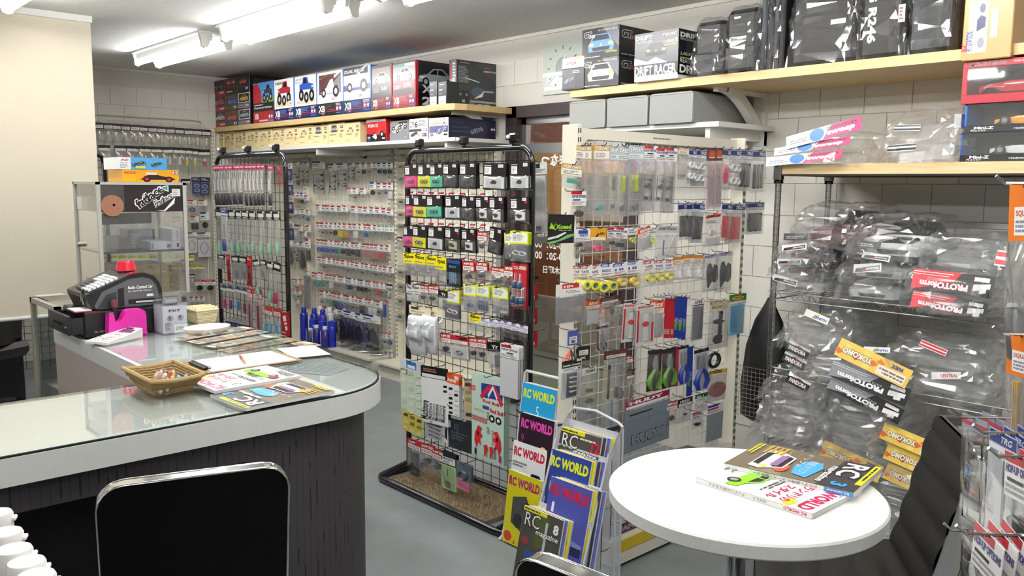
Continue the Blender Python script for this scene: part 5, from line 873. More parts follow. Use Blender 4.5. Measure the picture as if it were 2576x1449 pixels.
kind('gsh2', 'sheet_pack', 'grey plastic sheet with white and red header', 'pack', .12, .34, .24, '#e6e8ee', hd(('r', .05, .7, .7, .95, '#2a3f9a'), ('r', .05, .4, .7, .6, '#c0303a'), ('g', .05, .1, .9, .3, 2, '#888')), [('sheet', .5, .5, .98, .98, '#8d9498')], None)
kind('orh', 'parts_bag', 'orange headed sleeve of drive shafts', 'bag', .1, .5, .3, '#e0761f', hd(('r', .2, .1, .95, .6, '#f2f0ec'), ('t', 'SQUARE', .25, .42, .12, '#c0502a', {'b': .03, 'w': .6}), ('g', .25, .14, .9, .38, 3, '#8a8aa0'), ('r', .75, .66, .95, .86, '#e8d8c8')), [('tool', .35, .5, .3, .9, '#8f8a80', '#55565a', -.15), ('bars', .7, .8, .1, .3, '#4a4b50', 1)], 'milky_film')
kind('ory', 'parts_bag', 'orange headed sleeve of brass rods', 'bag', .1, .5, .3, '#e0761f', hd(('r', .2, .1, .95, .6, '#f2f0ec'), ('t', 'SQUARE', .25, .42, .12, '#c0502a', {'b': .03, 'w': .6}), ('g', .25, .14, .9, .38, 3, '#8a8aa0')), [('bars', .4, .5, .2, .9, '#c9a04a', 3)], 'milky_film')
kind('edg', 'parts_bag', 'grey bag of black parts on a long hook', 'bag', .12, .36, .12, '#8d93a4', hd(('r', 0, .3, 1, .6, '#b03a48')), [('sprue', .5, .5, .7, .8, '#2a2b30'), ('blob', .5, .6, .9, .5, '#1b1c20'), ('blob', .5, .3, .6, .3, '#1b1c20')], 'film')
kind('trgl', 'parts_bag', 'bag with navy lettered header holding a white card', 'bag', .12, .4, .18, '#9aa4b8', hd(('r', .03, .38, .97, .95, '#26327a'), ('t', 'TRG', .4, .48, .34, '#e8ecf4', {'b': .03, 'w': .4, 'sk': .25}), ('r', .02, .04, .98, .32, '#e6e8ea')), [('sheet', .5, .5, .9, .96, '#cfd4da'), ('bars', .7, .4, .15, .7, '#5a5d62', 1)])
_pm = {}
def pack_meshes(key):
    if key in _pm: return _pm[key]
    name, desc, cat, w, h, hf, base, ops, cont, flm = K[key]; seed = sum(map(ord, key)); out = []
    if key == 'tie':
        m = M()
        for i in range(6): m.tube([(0, 0, -.1*h), (-.3*w+.08*w*i, -.003*i, -.5*h), (-.55*w+.2*w*i, -.003*i, -.8*h)], .0022, '#e0562a' if i < 3 else '#222', 5)
        out = [('tie', m.mesh('tie', ['plastic']))]
    elif key == 'bkr':
        m = M().tube([(w*.45*cos(t), 0, -h*.55+h*.42*sin(t)) for t in [2*pi*i/14 for i in range(14)]], .009, '#232327', 8, closed=True); m.tube([(0, 0, 0), (0, 0, -.1*h)], .003, '#232327'); out = [('ring', m.mesh('ring', ['plastic'], 50))]
    else:
        hh = h*hf if hf else h
        m = M().box(-w/2, -.0004, -hh, w/2, .0008, 0, base); m.T = Matrix.Translation((-w/2, -.0006, -hh)); art(m, w, hh, [o for o in ops if o[0] != 'bars'])
        m.rect(w*.47, hh*.93, w*.53, hh*.97, '#3a3a3a'); out.append(('header_card' if hf else 'card', m.mesh('header_card', ['print'])))
        if key in SH:
            b, so = SH[key]; m = M(); n = 6; hb = h-hh; cv = lambda z: -.012*(z/hb)**2*2
            m.box(-w/2, -.0004, -h, w/2, .0004, -hh, b); m.T = Matrix.Translation((-w/2, -.0006, -h)); art(m, w, hb, so); out.append(('printed_sheet', m.mesh('printed_sheet', ['print'])))
        if key == 'hup':
            m = M().box(-w/2, -.002, -h, w/2, .002, -hh*1.1, '#74808a'); m.T = Matrix.Translation((-w/2, -.0022, -h)); hb = h-hh*1.1
            art(m, w, hb, [('r', .1, .86, .6, .9, '#2a2f36'), ('r', .5, .6, .505, .84, '#33383f'), ('r', .05, .72, .95, .725, '#33383f'), ('t', 'HUDY', .15, .16, .22, '#7b8791', {'b': .05, 'w': .72, 'out': '#2a3038'})]); out.append(('board', m.mesh('board', ['print'])))
        if key == 'rdc':
            m = M(); m.T = Matrix.Translation((-w/2, -.0016, -h)); art(m, w, h, [('p', [(.25, .8), (.6, .9), (.8, .3), (.6, .2)], '#ececec'), ('p', [(.4, .6), (.7, .66), (.68, .6), (.4, .54)], '#b01f2a'), ('p', [(.45, .45), (.75, .5), (.73, .44), (.45, .4)], '#b01f2a'), ('r', .1, .1, .6, .14, '#eee')]); out.append(('print', m.mesh('print', ['print'])))
        if cont:
            m = M(); z0 = -hh if hf else 0; hb = h-hh if hf else h
            if not hf: m.T = Matrix.Translation((0, -.0015, 0))
            stuffing(m, w, z0, hb, cont, seed); out.append(('contents', m.mesh('contents', ['plastic'], 40)))
            if key == 'asu':
                m = M()
                for i in range(4): zz = z0-hb*(.25+.17*i); m.slab([(-w*.16, zz), (w*.2, zz+.004), (-w*.16, zz+.012)], -.014, -.006, '#b9bec6')
                out.append(('wedge', m.mesh('wedge', ['plastic'])))
        if flm:
            m = M(); thick = any(c[0] in ('tape', 'body', 'bottle', 'tool', 'pliers') for c in cont)
            dd = max([c[6] for c in cont if c[0] == 'tape'] or [.018 if thick else .007])
            if 'body' in [c[0] for c in cont]: dd = .06
            pouch(m, w*1.0, -hh if hf else -h*.48, -h, dd, seed, w > .08); out.append(('pouch', m.mesh('pouch', [flm], 30)))
    _pm[key] = out; return out
cnt_ = {}
RK = {'near': (0, 2.25, RX, 2.32, rack2[0], 'near black rack'), 'far': (0, 2.14, RX, 2.2, rack1[0], 'far black rack'), 'wall': (0, 3.54, RX, 3.575, wg, 'cream wall mesh'), 'back': (1, YF-.11, 0, YF-.05, fg, 'far wall grid'), 'end': (1, 2.055, 0, 2.125, eg, 'end gondola')}
_hk = {}
def hook(rk, p):
    ax, v, rz, mv, root, nm = RK[rk]; dp = abs(mv-v)
    k = round(dp, 3)
    if k not in _hk: _hk[k] = M().tube([(0, dp+.004, .012), (0, dp-.004, .004), (0, -.012, .003), (0, -.019, .012)], .0019, '#b9b9b5' if rk != 'near' and rk != 'far' else '#4a4a4e', 5).mesh('hook', ['steel'])
    put(_hk[k], 'hook', root, Vector(p)-Vector(root.location), rz)
def hang(rk, row, key, px, py, wpx, hpx, n=1, tilt=None, rng=random.Random(4), off=0, hk=True):
    ax, v, rz, mv, root, nm = RK[rk]
    if ax == 0: v = v-off
    else: v = v-off
    p = at(ax, v, px, py); a = at(ax, v, px-wpx/2, py); b_ = at(ax, v, px+wpx/2, py); q = at(ax, v, px, py+hpx)
    w = (b_-a).length; h = p.z-q.z
    name, desc, cat, w0, h0 = K[key][:5]; ck = (rk, row); cnt_[ck] = cnt_.get(ck, 0)+1; i = cnt_[ck]-1
    st = rng.uniform(0, .006)
    for k in range(n):
        d = (st+.008*k); loc = Vector(p); loc[ax] += d
        rest = (f'{ORD[i] if i < 22 else "last"} in {row} of {nm}'); pre = ['', 'next behind', 'second behind', 'third behind', 'fourth behind'][k]
        dw = desc.split(); room = 16-len((pre+' '+rest).split())
        dw = dw[:room]
        while dw[-1] in ('of', 'with', 'and', 'a', 'in', 'over', 'under', 'on', 'white', 'black', 'red', 'slim', 'notched', 'paper'): dw.pop()
        lab = ' '.join(dw)+', '+(pre+' '+rest).strip()
        t = thing(name, lab, cat, loc, rz, f'{name.replace("_", " ")}s hanging on the {nm}', ry=(tilt if tilt is not None else rng.uniform(-.05, .05)), rx=rng.uniform(-.0, .03), sc3=(w/w0, 1, h/h0))
        for nm_, me in pack_meshes(key): put(me, nm_, t)
    if hk:
        g = Vector(p); g.z -= .004; hook(rk, g)
def hrow(rk, row, keys, p0, p1, w, h, n=1, w1=None, h1=None):
    N = len(keys)
    for i, k in enumerate(keys):
        t = i/max(1, N-1); hang(rk, row, k, p0[0]+(p1[0]-p0[0])*t, p0[1]+(p1[1]-p0[1])*t, w+((w1 or w)-w)*t, h+((h1 or h)-h)*t, n)
def hset(rk, row, lst, n=1):
    for it in lst: hang(rk, row, *it[:5], n=it[5] if len(it) > 5 else n, tilt=it[6] if len(it) > 6 else None, off=it[7] if len(it) > 7 else 0)
# ---------------------------------------------------------------- what hangs where (photo pixels: x of the middle, y of the top, width, height)
# far wall grid
hrow('back', 'top row', ['bw']*13, (248, 308), (519, 326), 24, 46)
hset('back', 'second row', [(k, x, y, 31, 56) for k, x, y in zip(['bb_white']*7+['bb_yellow', 'bb_yellow', 'bb_red'], [262, 303, 334, 365, 394, 425, 451, 470, 491, 513], [365, 366, 367, 368, 369, 370, 371, 372, 374, 376])])
hset('back', 'third row', [('bw', 467, 450, 24, 40), ('nv', 494, 446, 25, 42), ('nv', 516, 446, 26, 46)])
hset('back', 'fourth row', [('tc_blue', 484, 503, 23, 36), ('tr2', 510, 503, 23, 34)])
hset('back', 'fifth row', [('trs', 418, 546, 15, 30), ('bw', 443, 545, 18, 34), ('tc_black', 489, 544, 22, 36), ('tb', 515, 533, 22, 50)])
hset('back', 'sixth row', [('tr3', 418, 586, 16, 40), ('blt', 481, 585, 27, 52), ('blt', 513, 585, 33, 62)])
hset('back', 'yellow row', [('yl', x, 642, 25, 34) for x in (283, 308, 331, 356, 383, 420, 448, 476)])
hset('back', 'lower yellow row', [('yl', x, 666, 19, 26) for x in (301, 321, 443, 462, 479, 492, 505)])
hset('back', 'red header row', [('bw', 482, 690, 18, 24), ('rdd', 503, 704, 25, 28), ('rdd', 529, 704, 26, 28)])
hset('back', 'lowest row', [('tr0', x, 747, 12, 26) for x in (484, 497, 509)])
# cream mesh on the side wall, first bay
hset('wall', 'corner bay top row', [('tbs', 723, 406, 20, 60), ('trs', 744, 407, 18, 64), ('tbs', 758, 407, 14, 62), ('tbs', 770, 408, 14, 62)])
hset('wall', 'corner bay second row', [('tr0', 727, 484, 13, 34), ('tc_orange', 739, 484, 14, 34), ('tr1', 749, 484, 13, 34), ('tb', 760, 485, 13, 34), ('tr2', 770, 492, 14, 30)])
hset('wall', 'corner bay third row', [('tb', 727, 526, 13, 30), ('tr0', 739, 526, 13, 30), ('tg', 751, 526, 13, 30), ('tr3', 763, 526, 13, 30), ('tc_blue', 774, 528, 12, 34)])
hset('wall', 'corner bay fourth row', [('tr1', 733, 577, 13, 30), ('bw', 746, 565, 13, 36), ('tr0', 755, 567, 12, 34), ('tr2', 764, 584, 13, 26), ('tr2', 774, 567, 13, 40)])
hset('wall', 'corner bay fifth row', [('bigblk', 727, 606, 18, 66), ('trs', 744, 608, 14, 54), ('bigblk', 757, 609, 22, 74), ('tc_black', 773, 600, 14, 60)])
hset('wall', 'corner bay sixth row', [('tr0', 737, 702, 12, 28), ('tr1', 746, 703, 12, 30), ('tc_orange', 757, 703, 12, 30), ('greylong', 771, 682, 18, 96)])
hset('wall', 'corner bay lowest row', [('tr3', 738, 728, 14, 26), ('tr1', 750, 729, 14, 26), ('tr0', 745, 752, 12, 26)])
# second bay
hset('wall', 'top row', [('tbs', 801, 406, 32, 86), ('tbs', 835, 412, 20, 80), ('tbs', 858, 411, 26, 72), ('tbs', 883, 411, 17, 48), ('tr1', 901, 410, 15, 34), ('tb', 915, 410, 14, 34), ('tr1', 930, 410, 14, 32), ('tr0', 942, 409, 14, 30), ('tb', 955, 409, 16, 34), ('tb', 969, 409, 14, 34), ('tb', 980, 409, 13, 34)])
hset('wall', 'second row', [('tb', 938, 458, 15, 40), ('tr1', 954, 460, 15, 40), ('tr1', 969, 460, 15, 38), ('tc_white', 981, 460, 13, 44), ('tr0', 880, 473, 14, 34), ('tr1', 893, 473, 14, 36), ('tr0', 912, 474, 15, 34)])
hset('wall', 'third row', [('tr0', x, y, 16, 36) for x, y in ((801, 515), (815, 516), (825, 516), (839, 517), (854, 518), (866, 517))]+[('tr2', x, y, 16, 38) for x, y in ((891, 519), (907, 520), (921, 521), (935, 521), (951, 522), (966, 523), (980, 526))])
hset('wall', 'fourth row', [(k, x, 559+(x-800)*.045, 15, 38) for k, x in (('tr0', 802), ('tr1', 812), ('tr3', 822), ('tr1', 833), ('tb', 843), ('tc_yellow', 854), ('tc_orange', 868), ('tr2', 882), ('tc_white', 893), ('tr2', 904), ('tc_blue', 920), ('tr2', 930), ('tr2', 942), ('tg', 954), ('tg', 963), ('tg', 973), ('tg', 982))])
hset('wall', 'fifth row', [(k, x, 602+(x-800)*.09, 15, 38) for k, x in (('tc_blue', 802), ('tc_blue', 812), ('tc_blue', 822), ('tc_blue', 833), ('tc_blue', 844), ('tc_teal', 854), ('tb', 864), ('tc_black', 875), ('tb', 888), ('tc_black', 898), ('tc_pink', 917), ('tc_pink', 927), ('tc_pink', 937), ('tc_pink', 948), ('tc_red', 961), ('tr0', 974))])
hrow('wall', 'sixth row', ['tr0', 'tr1', 'tr0', 'tr2', 'tr2', 'tr2', 'tr3', 'tr2', 'tr2', 'tr1', 'tr2', 'tr0', 'tr1', 'tr2', 'tr0', 'tr2'], (805, 646), (982, 672), 15, 36)
hset('wall', 'seventh row', [('tc_teal', 795, 686, 22, 42), ('tc_teal', 809, 686, 20, 42)]+[(k, 823+i*9.8, 690+i*1.55, 14, 36) for i, k in enumerate(['tr2', 'tc_white', 'tr0', 'tr1', 'tr2', 'tc_blue', 'tb', 'tr0', 'tb', 'tb', 'tb', 'tr1', 'tr0', 'tc_red', 'tr1', 'tr0', 'bw'])])
hrow('wall', 'eighth row', ['tr1', 'tr0', 'tc_teal', 'tc_black', 'tc_blue', 'tr2', 'tr3', 'tr1', 'tr1', 'tc_black', 'tr0', 'tc_white', 'tc_white', 'tr1'], (811, 731), (953, 757), 16, 42)
hset('wall', 'ninth row', [('bluetool', 967, 757, 9, 42), ('tr2', 818, 770, 18, 60), ('bigblk', 838, 777, 22, 70), ('bigblk', 857, 775, 28, 96), ('bigblk', 878, 783, 28, 96), ('bigblk', 900, 788, 40, 110), ('bigblk', 933, 792, 46, 116)])
hset('wall', 'lowest row', [('tr1', 968, 838, 14, 34), ('tc_blue', 981, 839, 14, 34), ('tb', 972, 886, 12, 26), ('tb', 982, 888, 12, 26)])
# third bay: narrow column by the post, rows seen through the near rack
hset('wall', 'post column', [('crm', 1007, y, 21, h) for y, h in ((404, 26), (434, 28), (488, 32), (522, 30), (552, 30))]+[('bw', 1004, 596, 14, 30), ('crm', 1007, 668, 22, 28), ('crm', 1007, 700, 20, 36), ('crm', 1007, 738, 20, 32), ('crm', 1006, 776, 18, 34)])
hset('wall', 'door bay top row', [('crm', 1040+i*22, 383+i*.4, 19, 34) for i in range(9)])
for r_, y in (('door bay second row', 482), ('door bay third row', 560), ('door bay fourth row', 648), ('door bay fifth row', 706)):
    hset('wall', r_, [(random.Random(int(y)+i).choice(['crm', 'tr1', 'tr3', 'tc_pink']), 1036+i*26, y+i*.6, 22, 40) for i in range(8)])
# far black rack
hset('far', 'top row', [('hud', x, 417-(i*.25), 12.5, 104+(i > 9)*4) for i, x in enumerate((538, 548, 556, 564, 571, 578.5, 586, 593, 600, 608, 618, 628, 638, 648, 658))]+[('hud', 678, 416, 14, 106), ('knf', 700, 417, 7, 50)])
hset('far', 'second row', [(k, x, y, 19 if k != 'tblue' else 19, 112) for k, x, y in (('grn', 548, 528), ('tblue', 563.5, 527), ('grn', 581, 528), ('grn', 598, 529), ('grn', 616, 529), ('grn', 634, 530), ('grn', 654, 531), ('grn', 676, 531), ('grn', 693, 532))])
hset('far', 'third row', [('grs', 556, 641, 16, 36), ('knf', 573, 641, 9, 66), ('grs', 590, 643, 18, 60), ('grs', 609, 645, 20, 60), ('knf', 625, 644, 14, 76), ('grn', 643, 653, 20, 94, 1, -.12), ('grs', 660, 654, 16, 46), ('grn', 678, 658, 18, 106), ('grnr', 696, 660, 18, 110, 1, .1)])
hset('far', 'fourth row', [('st_pink', 562, 714, 17, 64), ('st_purple', 579, 716, 17, 64), ('st_blue', 596, 718, 17, 66), ('st_magenta', 612, 721, 15, 70), ('rdl', 625, 726, 15, 106, 1, .06), ('rdl', 647, 728, 22, 108)])
hset('far', 'fifth row', [('rdb', 674, 772, 20, 64), ('rdb', 697, 775, 22, 66), ('rdc', 716, 786, 22, 58)])
hrow('far', 'lowest row', ['nvs']*8, (570, 800), (621, 811), 8, 24)
# near black rack
hset('near', 'top row', [('bc_pink', 1032, 413, 34, 61, 2), ('bc_yellow', 1066, 412, 36, 62, 3), ('bc_teal', 1097, 412, 34, 62, 2), ('bc_dark', 1132, 411, 38, 62, 3), ('bc_dark', 1176, 410, 42, 65, 3), ('bc_clear', 1243, 411, 58, 67, 3), ('bc_clear', 1306, 408, 50, 70, 3)])
hset('near', 'second row', [('bc_pink', 1030, 490, 26, 56, 2), ('bc_yellow', 1056, 491, 36, 58, 3), ('bc_teal', 1091, 491, 40, 58, 3), ('bc_clear', 1137, 492, 40, 60, 3), ('bc_dark', 1178, 494, 34, 62, 2), ('bc_white', 1212, 494, 36, 62, 2), ('bc_white', 1249, 495, 38, 65, 3), ('bc_white', 1305, 496, 48, 66, 3)])
hset('near', 'third row', [('bc_pink', 1026, 567, 28, 56, 2), ('bc_yellow', 1055, 568, 36, 58, 3), ('bc_clear', 1096, 570, 40, 60, 3), ('bc_green', 1137, 572, 40, 62, 3), ('bc_white', 1176, 576, 36, 60, 3), ('hpi', 1211, 583, 26, 54), ('bc_dark', 1248, 574, 32, 66, 3, .15), ('yb_clear', 1279, 586, 24, 64), ('yb_ring', 1305, 582, 46, 76, 3)])
hset('near', 'fourth row', [('sq', 1026, 637, 29, 56, 2), ('sq', 1055, 639, 29, 56, 2), ('sq', 1085, 643, 28, 54, 2), ('sq', 1107, 647, 28, 70, 2), ('navy', 1139, 652, 36, 70, 2), ('hpi', 1176, 658, 30, 56, 2), ('hpi', 1209, 660, 30, 50, 2), ('hpi', 1250, 673, 36, 52, 2), ('hpi', 1278, 669, 24, 64), ('driv', 1304, 664, 38, 112, 2)])
hset('near', 'fifth row', [('sqb', 1032, 716, 20, 44), ('sqb', 1046, 716, 22, 44), ('hpi', 1065, 718, 24, 44), ('hpi', 1087, 719, 34, 46), ('bkh', 1114, 731, 24, 50), ('yb_ring', 1137, 730, 36, 74, 2), ('yb_blue', 1180, 716, 32, 68, 2), ('yb_bar', 1214, 718, 34, 68, 2), ('yb_clear', 1256, 722, 40, 70, 2)])
hset('near', 'sixth row', [('bod', 1054, 771, 54, 122, 1, 0, .02), ('bod', 1088, 772, 50, 120), ('sq', 1193, 791, 30, 42), ('pw', 1220, 801, 21, 38), ('pw', 1240, 804, 21, 38), ('pw', 1258, 806, 21, 38), ('pw', 1275, 809, 21, 40), ('pw', 1296, 814, 23, 40), ('pw', 1316, 819, 20, 40)])
hset('near', 'seventh row', [('hpi', 1120, 839, 28, 56, 2), ('hpw', 1155, 846, 46, 60, 2), ('hpi', 1187, 850, 22, 56, 2), ('hpi', 1210, 852, 24, 58, 2), ('bkh', 1240, 861, 34, 66, 1, -.12), ('wsh', 1280, 868, 46, 134, 4, 0, .02)])
hset('near', 'eighth row', [('dg', 1031, 908, 54, 138, 3, 0), ('dm', 1088, 924, 64, 142, 2, -.06, .01), ('do2', 1134, 1020, 40, 100, 1, 0), ('do', 1132, 940, 42, 104, 3, 0, .01), ('dy', 1176, 955, 22, 136, 2, 0), ('rb', 1226, 948, 80, 214, 5, .02, .015)])
hset('near', 'sheet row', [('ysh', 1036, 1042, 50, 50, 1, .08), ('gsh', 1090, 1060, 42, 46, 1, .05), ('dk', 1155, 1058, 62, 76)])
hset('near', 'lowest row', [('hpb', 1041, 1108, 34, 92, 2), ('hpi', 1072, 1118, 34, 62, 2), ('hpi', 1100, 1132, 30, 64, 2), ('gnb', 1127, 1140, 36, 92, 3), ('pkl', 1167, 1166, 38, 70, 2)])
# end gondola
hset('end', 'top row', [('yok', 1464, 366, 24, 160), ('yok', 1477, 366, 28, 168), ('yok', 1516, 365, 40, 178, 2), ('swe_grey', 1546, 369, 22, 168), ('swe_lime', 1574, 369, 34, 176, 2), ('swe_lime', 1602, 366, 40, 176, 2), ('hop', 1638, 367, 38, 164, 2), ('hop', 1667, 373, 30, 160), ('hop', 1690, 372, 30, 164, 2), ('yok', 1722, 372, 26, 80), ('trg_clear', 1744, 376, 22, 86), ('trg_clear', 1763, 376, 34, 92, 2), ('redk', 1792, 374, 24, 152), ('redk', 1812, 373, 20, 154), ('trg_pink', 1833, 375, 26, 104), ('trg_clear', 1853, 376, 28, 102), ('trg_black', 1879, 376, 34, 104, 2), ('trg_black', 1910, 378, 36, 106)])
hset('end', 'post column', [('yoks', 1440, 413, 52, 60, 1, .08, .03), ('hops', 1459, 481, 38, 76, 1, 0, .02), ('xcd', 1414, 540, 66, 72, 1, .02, .05), ('gbg', 1440, 713, 76, 100, 1, 0, .04), ('blb', 1443, 832, 27, 36, 1, 0, .02), ('tie', 1436, 876, 36, 36, 1, 0, .03), ('asu', 1440, 905, 50, 96, 1, 0, .03)])
hset('end', 'second row', [('trg_black', 1722, 512, 28, 92), ('trg_black', 1742, 512, 26, 92), ('trg_black', 1760, 511, 30, 100, 2), ('frk', 1796, 536, 42, 84), ('trg_red', 1832, 512, 26, 94), ('trg_red', 1852, 513, 40, 98, 2), ('trg_black', 1903, 509, 44, 80, 2)])
hset('end', 'third row', [('bagp', 1468, 576, 40, 70, 2), ('orc', 1507, 573, 40, 70, 1), ('hops', 1540, 573, 22, 50), ('hops', 1565, 572, 34, 58, 2, .1), ('yln', 1592, 573, 24, 50), ('ora', 1621, 573, 34, 58, 1, -.2), ('yln', 1643, 573, 20, 50), ('swt', 1680, 568, 56, 80)])
hset('end', 'tape row', [('tp_wide', 1457, 668, 26, 64), ('tp_wide', 1476, 667, 32, 66), ('tp_wide', 1499, 666, 38, 74), ('tp_mid', 1532, 662, 36, 76), ('tp_slim', 1562, 661, 36, 66), ('tp_slim', 1597, 656, 36, 72), ('tp_thin', 1636, 655, 32, 62), ('tp_thin', 1661, 654, 30, 60), ('tp_thin', 1686, 653, 26, 58)])
hset('end', 'bottle row', [('whb', 1709, 646, 26, 58), ('whb', 1735, 642, 28, 60), ('whb', 1762, 642, 28, 60), ('blp', 1790, 640, 40, 94), ('blp', 1826, 634, 40, 100)])
hset('end', 'tool row', [('ora', 1493, 755, 36, 62, 2), ('brn', 1535, 746, 46, 64), ('ora', 1525, 774, 30, 70), ('sci', 1517, 820, 30, 64), ('brn', 1560, 752, 22, 90), ('goo', 1592, 762, 44, 98), ('goo', 1628, 765, 48, 102, 2, 0, .02), ('ora', 1658, 756, 34, 94, 2), ('rcd', 1680, 750, 9, 100), ('rcd', 1689, 750, 9, 100), ('rcd', 1697, 750, 9, 100), ('bcd', 1706, 746, 12, 104), ('bcd', 1717, 746, 12, 106), ('bcd', 1727, 747, 10, 108), ('zin', 1758, 754, 30, 102), ('yokb', 1813, 756, 52, 120), ('tei', 1860, 740, 42, 102)])
hset('end', 'pliers row', [('bkl', 1472, 872, 32, 36), ('xce', 1484, 924, 36, 152), ('mgg', 1551, 880, 60, 206), ('hpi', 1586, 896, 18, 40), ('brn', 1588, 930, 20, 96), ('pl_green', 1650, 880, 36, 102), ('pl_green', 1683, 876, 36, 98), ('rcd', 1706, 872, 10, 100), ('pl_blue', 1722, 870, 24, 98), ('bcd', 1737, 872, 14, 124), ('pl_blue', 1767, 878, 36, 104), ('bkr', 1799, 884, 28, 40), ('dsc', 1807, 930, 46, 78)])
hset('end', 'lowest row', [('hup', 1632, 996, 110, 126, 1, -.03), ('hpi', 1692, 1010, 28, 60), ('hud2', 1727, 1002, 36, 60), ('gnh', 1767, 990, 32, 46), ('hops', 1756, 1036, 28, 40), ('gsh2', 1802, 1016, 40, 92)])

hset('near', 'back side', [('sup', 1356, 408, 34, 186, 1, -.04, -.14), ('rbk', 1342, 716, 16, 40, 1, 0, -.13), ('rbk', 1342, 774, 16, 40, 1, 0, -.13), ('rbk', 1342, 832, 16, 40, 1, 0, -.13)])

hset('far', 'back side', [('nvs', 727, 412, 13, 42, 1, 0, -.09), ('nvs', 728, 452, 13, 40, 1, 0, -.09), ('nvs', 729, 494, 13, 44, 1, 0, -.09), ('nvs', 731, 560, 13, 44, 1, 0, -.09)])
q = at(1, 6.5, 262, 388); g3 = thing('grid_rack', 'black tube rack corner behind the yellow kit box and beige screen', 'display rack', (q.x-.4, 6.5, 0))
m = M(); m.tube([(.4, 0, .03), (.4, 0, q.z-.07), (.38, 0, q.z-.02), (.33, 0, q.z), (-.33, 0, q.z), (-.38, 0, q.z-.02), (-.4, 0, q.z-.07), (-.4, 0, .03)], .0135, '#17161a', 10); m.build('tube_frame', 'gloss', g3, 50)
m = M(); wires(m, (-.38, 0), (.38, 0), .1, q.z-.02, .05, .05, .002, '#17161a'); m.build('wire_grid', 'enamel', g3)
m = M(); m.tube([(.4, -.15, .015), (.4, .15, .015)], .0145, '#17161a', 8); m.tube([(-.4, -.15, .015), (-.4, .15, .015)], .0145, '#17161a', 8); m.build('foot', 'gloss', g3, 50)
# ---------------------------------------------------------------- things in crinkled film: black bags, car bodies
from mathutils import noise
def crinkle(m, w, d, h, seed, amp=.02, nu=30, nv=14, flat=True, tail=0, sq=.45):
    """film drawn loosely round something w wide, d deep and h high; stands on z = 0"""
    vs = []; fs = []
    sg = lambda c: math.copysign(abs(c)**sq, c)
    for j in range(nv):
        v = j/(nv-1); ph = v*pi/2
        rad = max(.02, cos(ph)**.35) if v > 0 else 1; z = h*sin(ph)**.8
        for i in range(nu):
            a = 2*pi*i/nu; p = Vector((w/2*sg(cos(a))*rad, d/2*sg(sin(a))*rad, z))
            q = p*9+Vector((seed*7.1, seed*3.3, seed*1.7)); n1 = abs(noise.noise(q)); n2 = abs(noise.noise(q*2.7)); n3 = noise.noise(q*5.9)
            k = 1+(n1*1.6-.35+n2*.8+n3*.35)*amp/max(w, .05)*2.2; p = Vector((p.x*k, p.y*k, z+(n2-.3)*amp*1.2 if 0 < j else 0))
            if tail and p.y < 0 and v < .3: p.y -= tail*(1-v/.3)*abs(noise.noise(Vector((a*3, seed, 0))))*2.2; p.z -= tail*.5*(1-v/.3)*abs(noise.noise(Vector((a*4, seed, 5))))
            vs.append(tuple(p))
    for j in range(nv-1):
        for i in range(nu):
            a, b = j*nu+i, j*nu+(i+1) % nu
            fs += [(a, b, b+nu), (a, b+nu, a+nu)] if (i+j) % 2 else [(a, b, a+nu), (b, b+nu, a+nu)]
    m.add(vs, fs, '#fff')
def soft_box(m, w, d, h, col, r=.02, lean=0):
    m.add([], [], col); m.box(-w/2, -d/2, 0, w/2, d/2, h, col, r)
def wrapped(lab, px, py, w, d, h, X=3.16, col='#1b1a1d', seed=1, ops=None, group='black bags wrapped in film on the shelf', amp=.014, lab2=None, rz=0, tail=.0, name='wrapped_bag', z=1.8826, sides=None):
    p = at(0, X, px, py); t = thing(name, lab, 'bag', (X+d/2, p.y, z), RX+rz, group)
    m = M(); soft_box(m, w*.95, d*.9, h*.97, col, min(.02, w*.2)); m.T = Matrix.Translation((-w*.475, -d*.45-.0005, 0)); 
    if ops: art(m, w*.95, h*.97, ops)
    m.build('bag', 'leather', t)
    m = M(); m.box(-w*.43, -d*.45-.006, h*.05, w*.43, -d*.45+.001, h*.4, '#232226', .004); m.build('pocket', 'leather', t) if not ops and w > .12 else None
    m = M(); crinkle(m, w*1.05, d*1.07, h*1.05, seed, amp, 46, 26, tail=tail, sq=.3); m.build('film_wrap', 'clear_wrap', t)
wrapped('small black case in clear film hanging over the shelf edge, beside the lettered box', 1775, 215, .16, .2, .24, seed=1, tail=.07, X=3.14)
wrapped('second small black case in clear film, nearer the large bags', 1856, 210, .165, .2, .27, seed=2, tail=.07, X=3.14)
for i, (px, c) in enumerate(((1911, '#5b5f66'), (1928, '#232327'), (1943, '#4a4d53'), (1957, '#1d1d20'))): wrapped(f'thin flat film wrapped bag standing edge on, {ORD[i]} from the small cases', px, 190, .026, .3, .36, col=c, seed=5+i, amp=.006)
wrapped('large black bag with a small white label strip', 2058, 188, .29, .3, .385, seed=11, ops=[('r', .62, .4, .84, .45, '#e6dfe0'), ('p', [(.1, .1), (.8, .85), (.82, .84), (.12, .1)], '#2d2a2c'), ('p', [(.55, 0), (.56, 0), (.95, .5), (.95, .52)], '#2d2a2c')])
wrapped('large black bag with big white vertical lettering', 2206, 180, .185, .3, .385, seed=12, ops=[('t', 'KING R246', .2, .96, .09, '#f2f2f2', {'b': .05, 'w': 1.7, 'rot': -pi/2}), ('r', .84, .33, .98, .5, '#e9e6e4'), ('g', .86, .35, .96, .48, 4, '#a05a5a')])
wrapped('large dark bag in milky film at the near end of the shelf', 2335, 175, .17, .3, .385, seed=13, ops=[('r', .05, .05, .3, .95, '#2c3038'), ('r', .6, .1, .65, .95, '#33373f')])
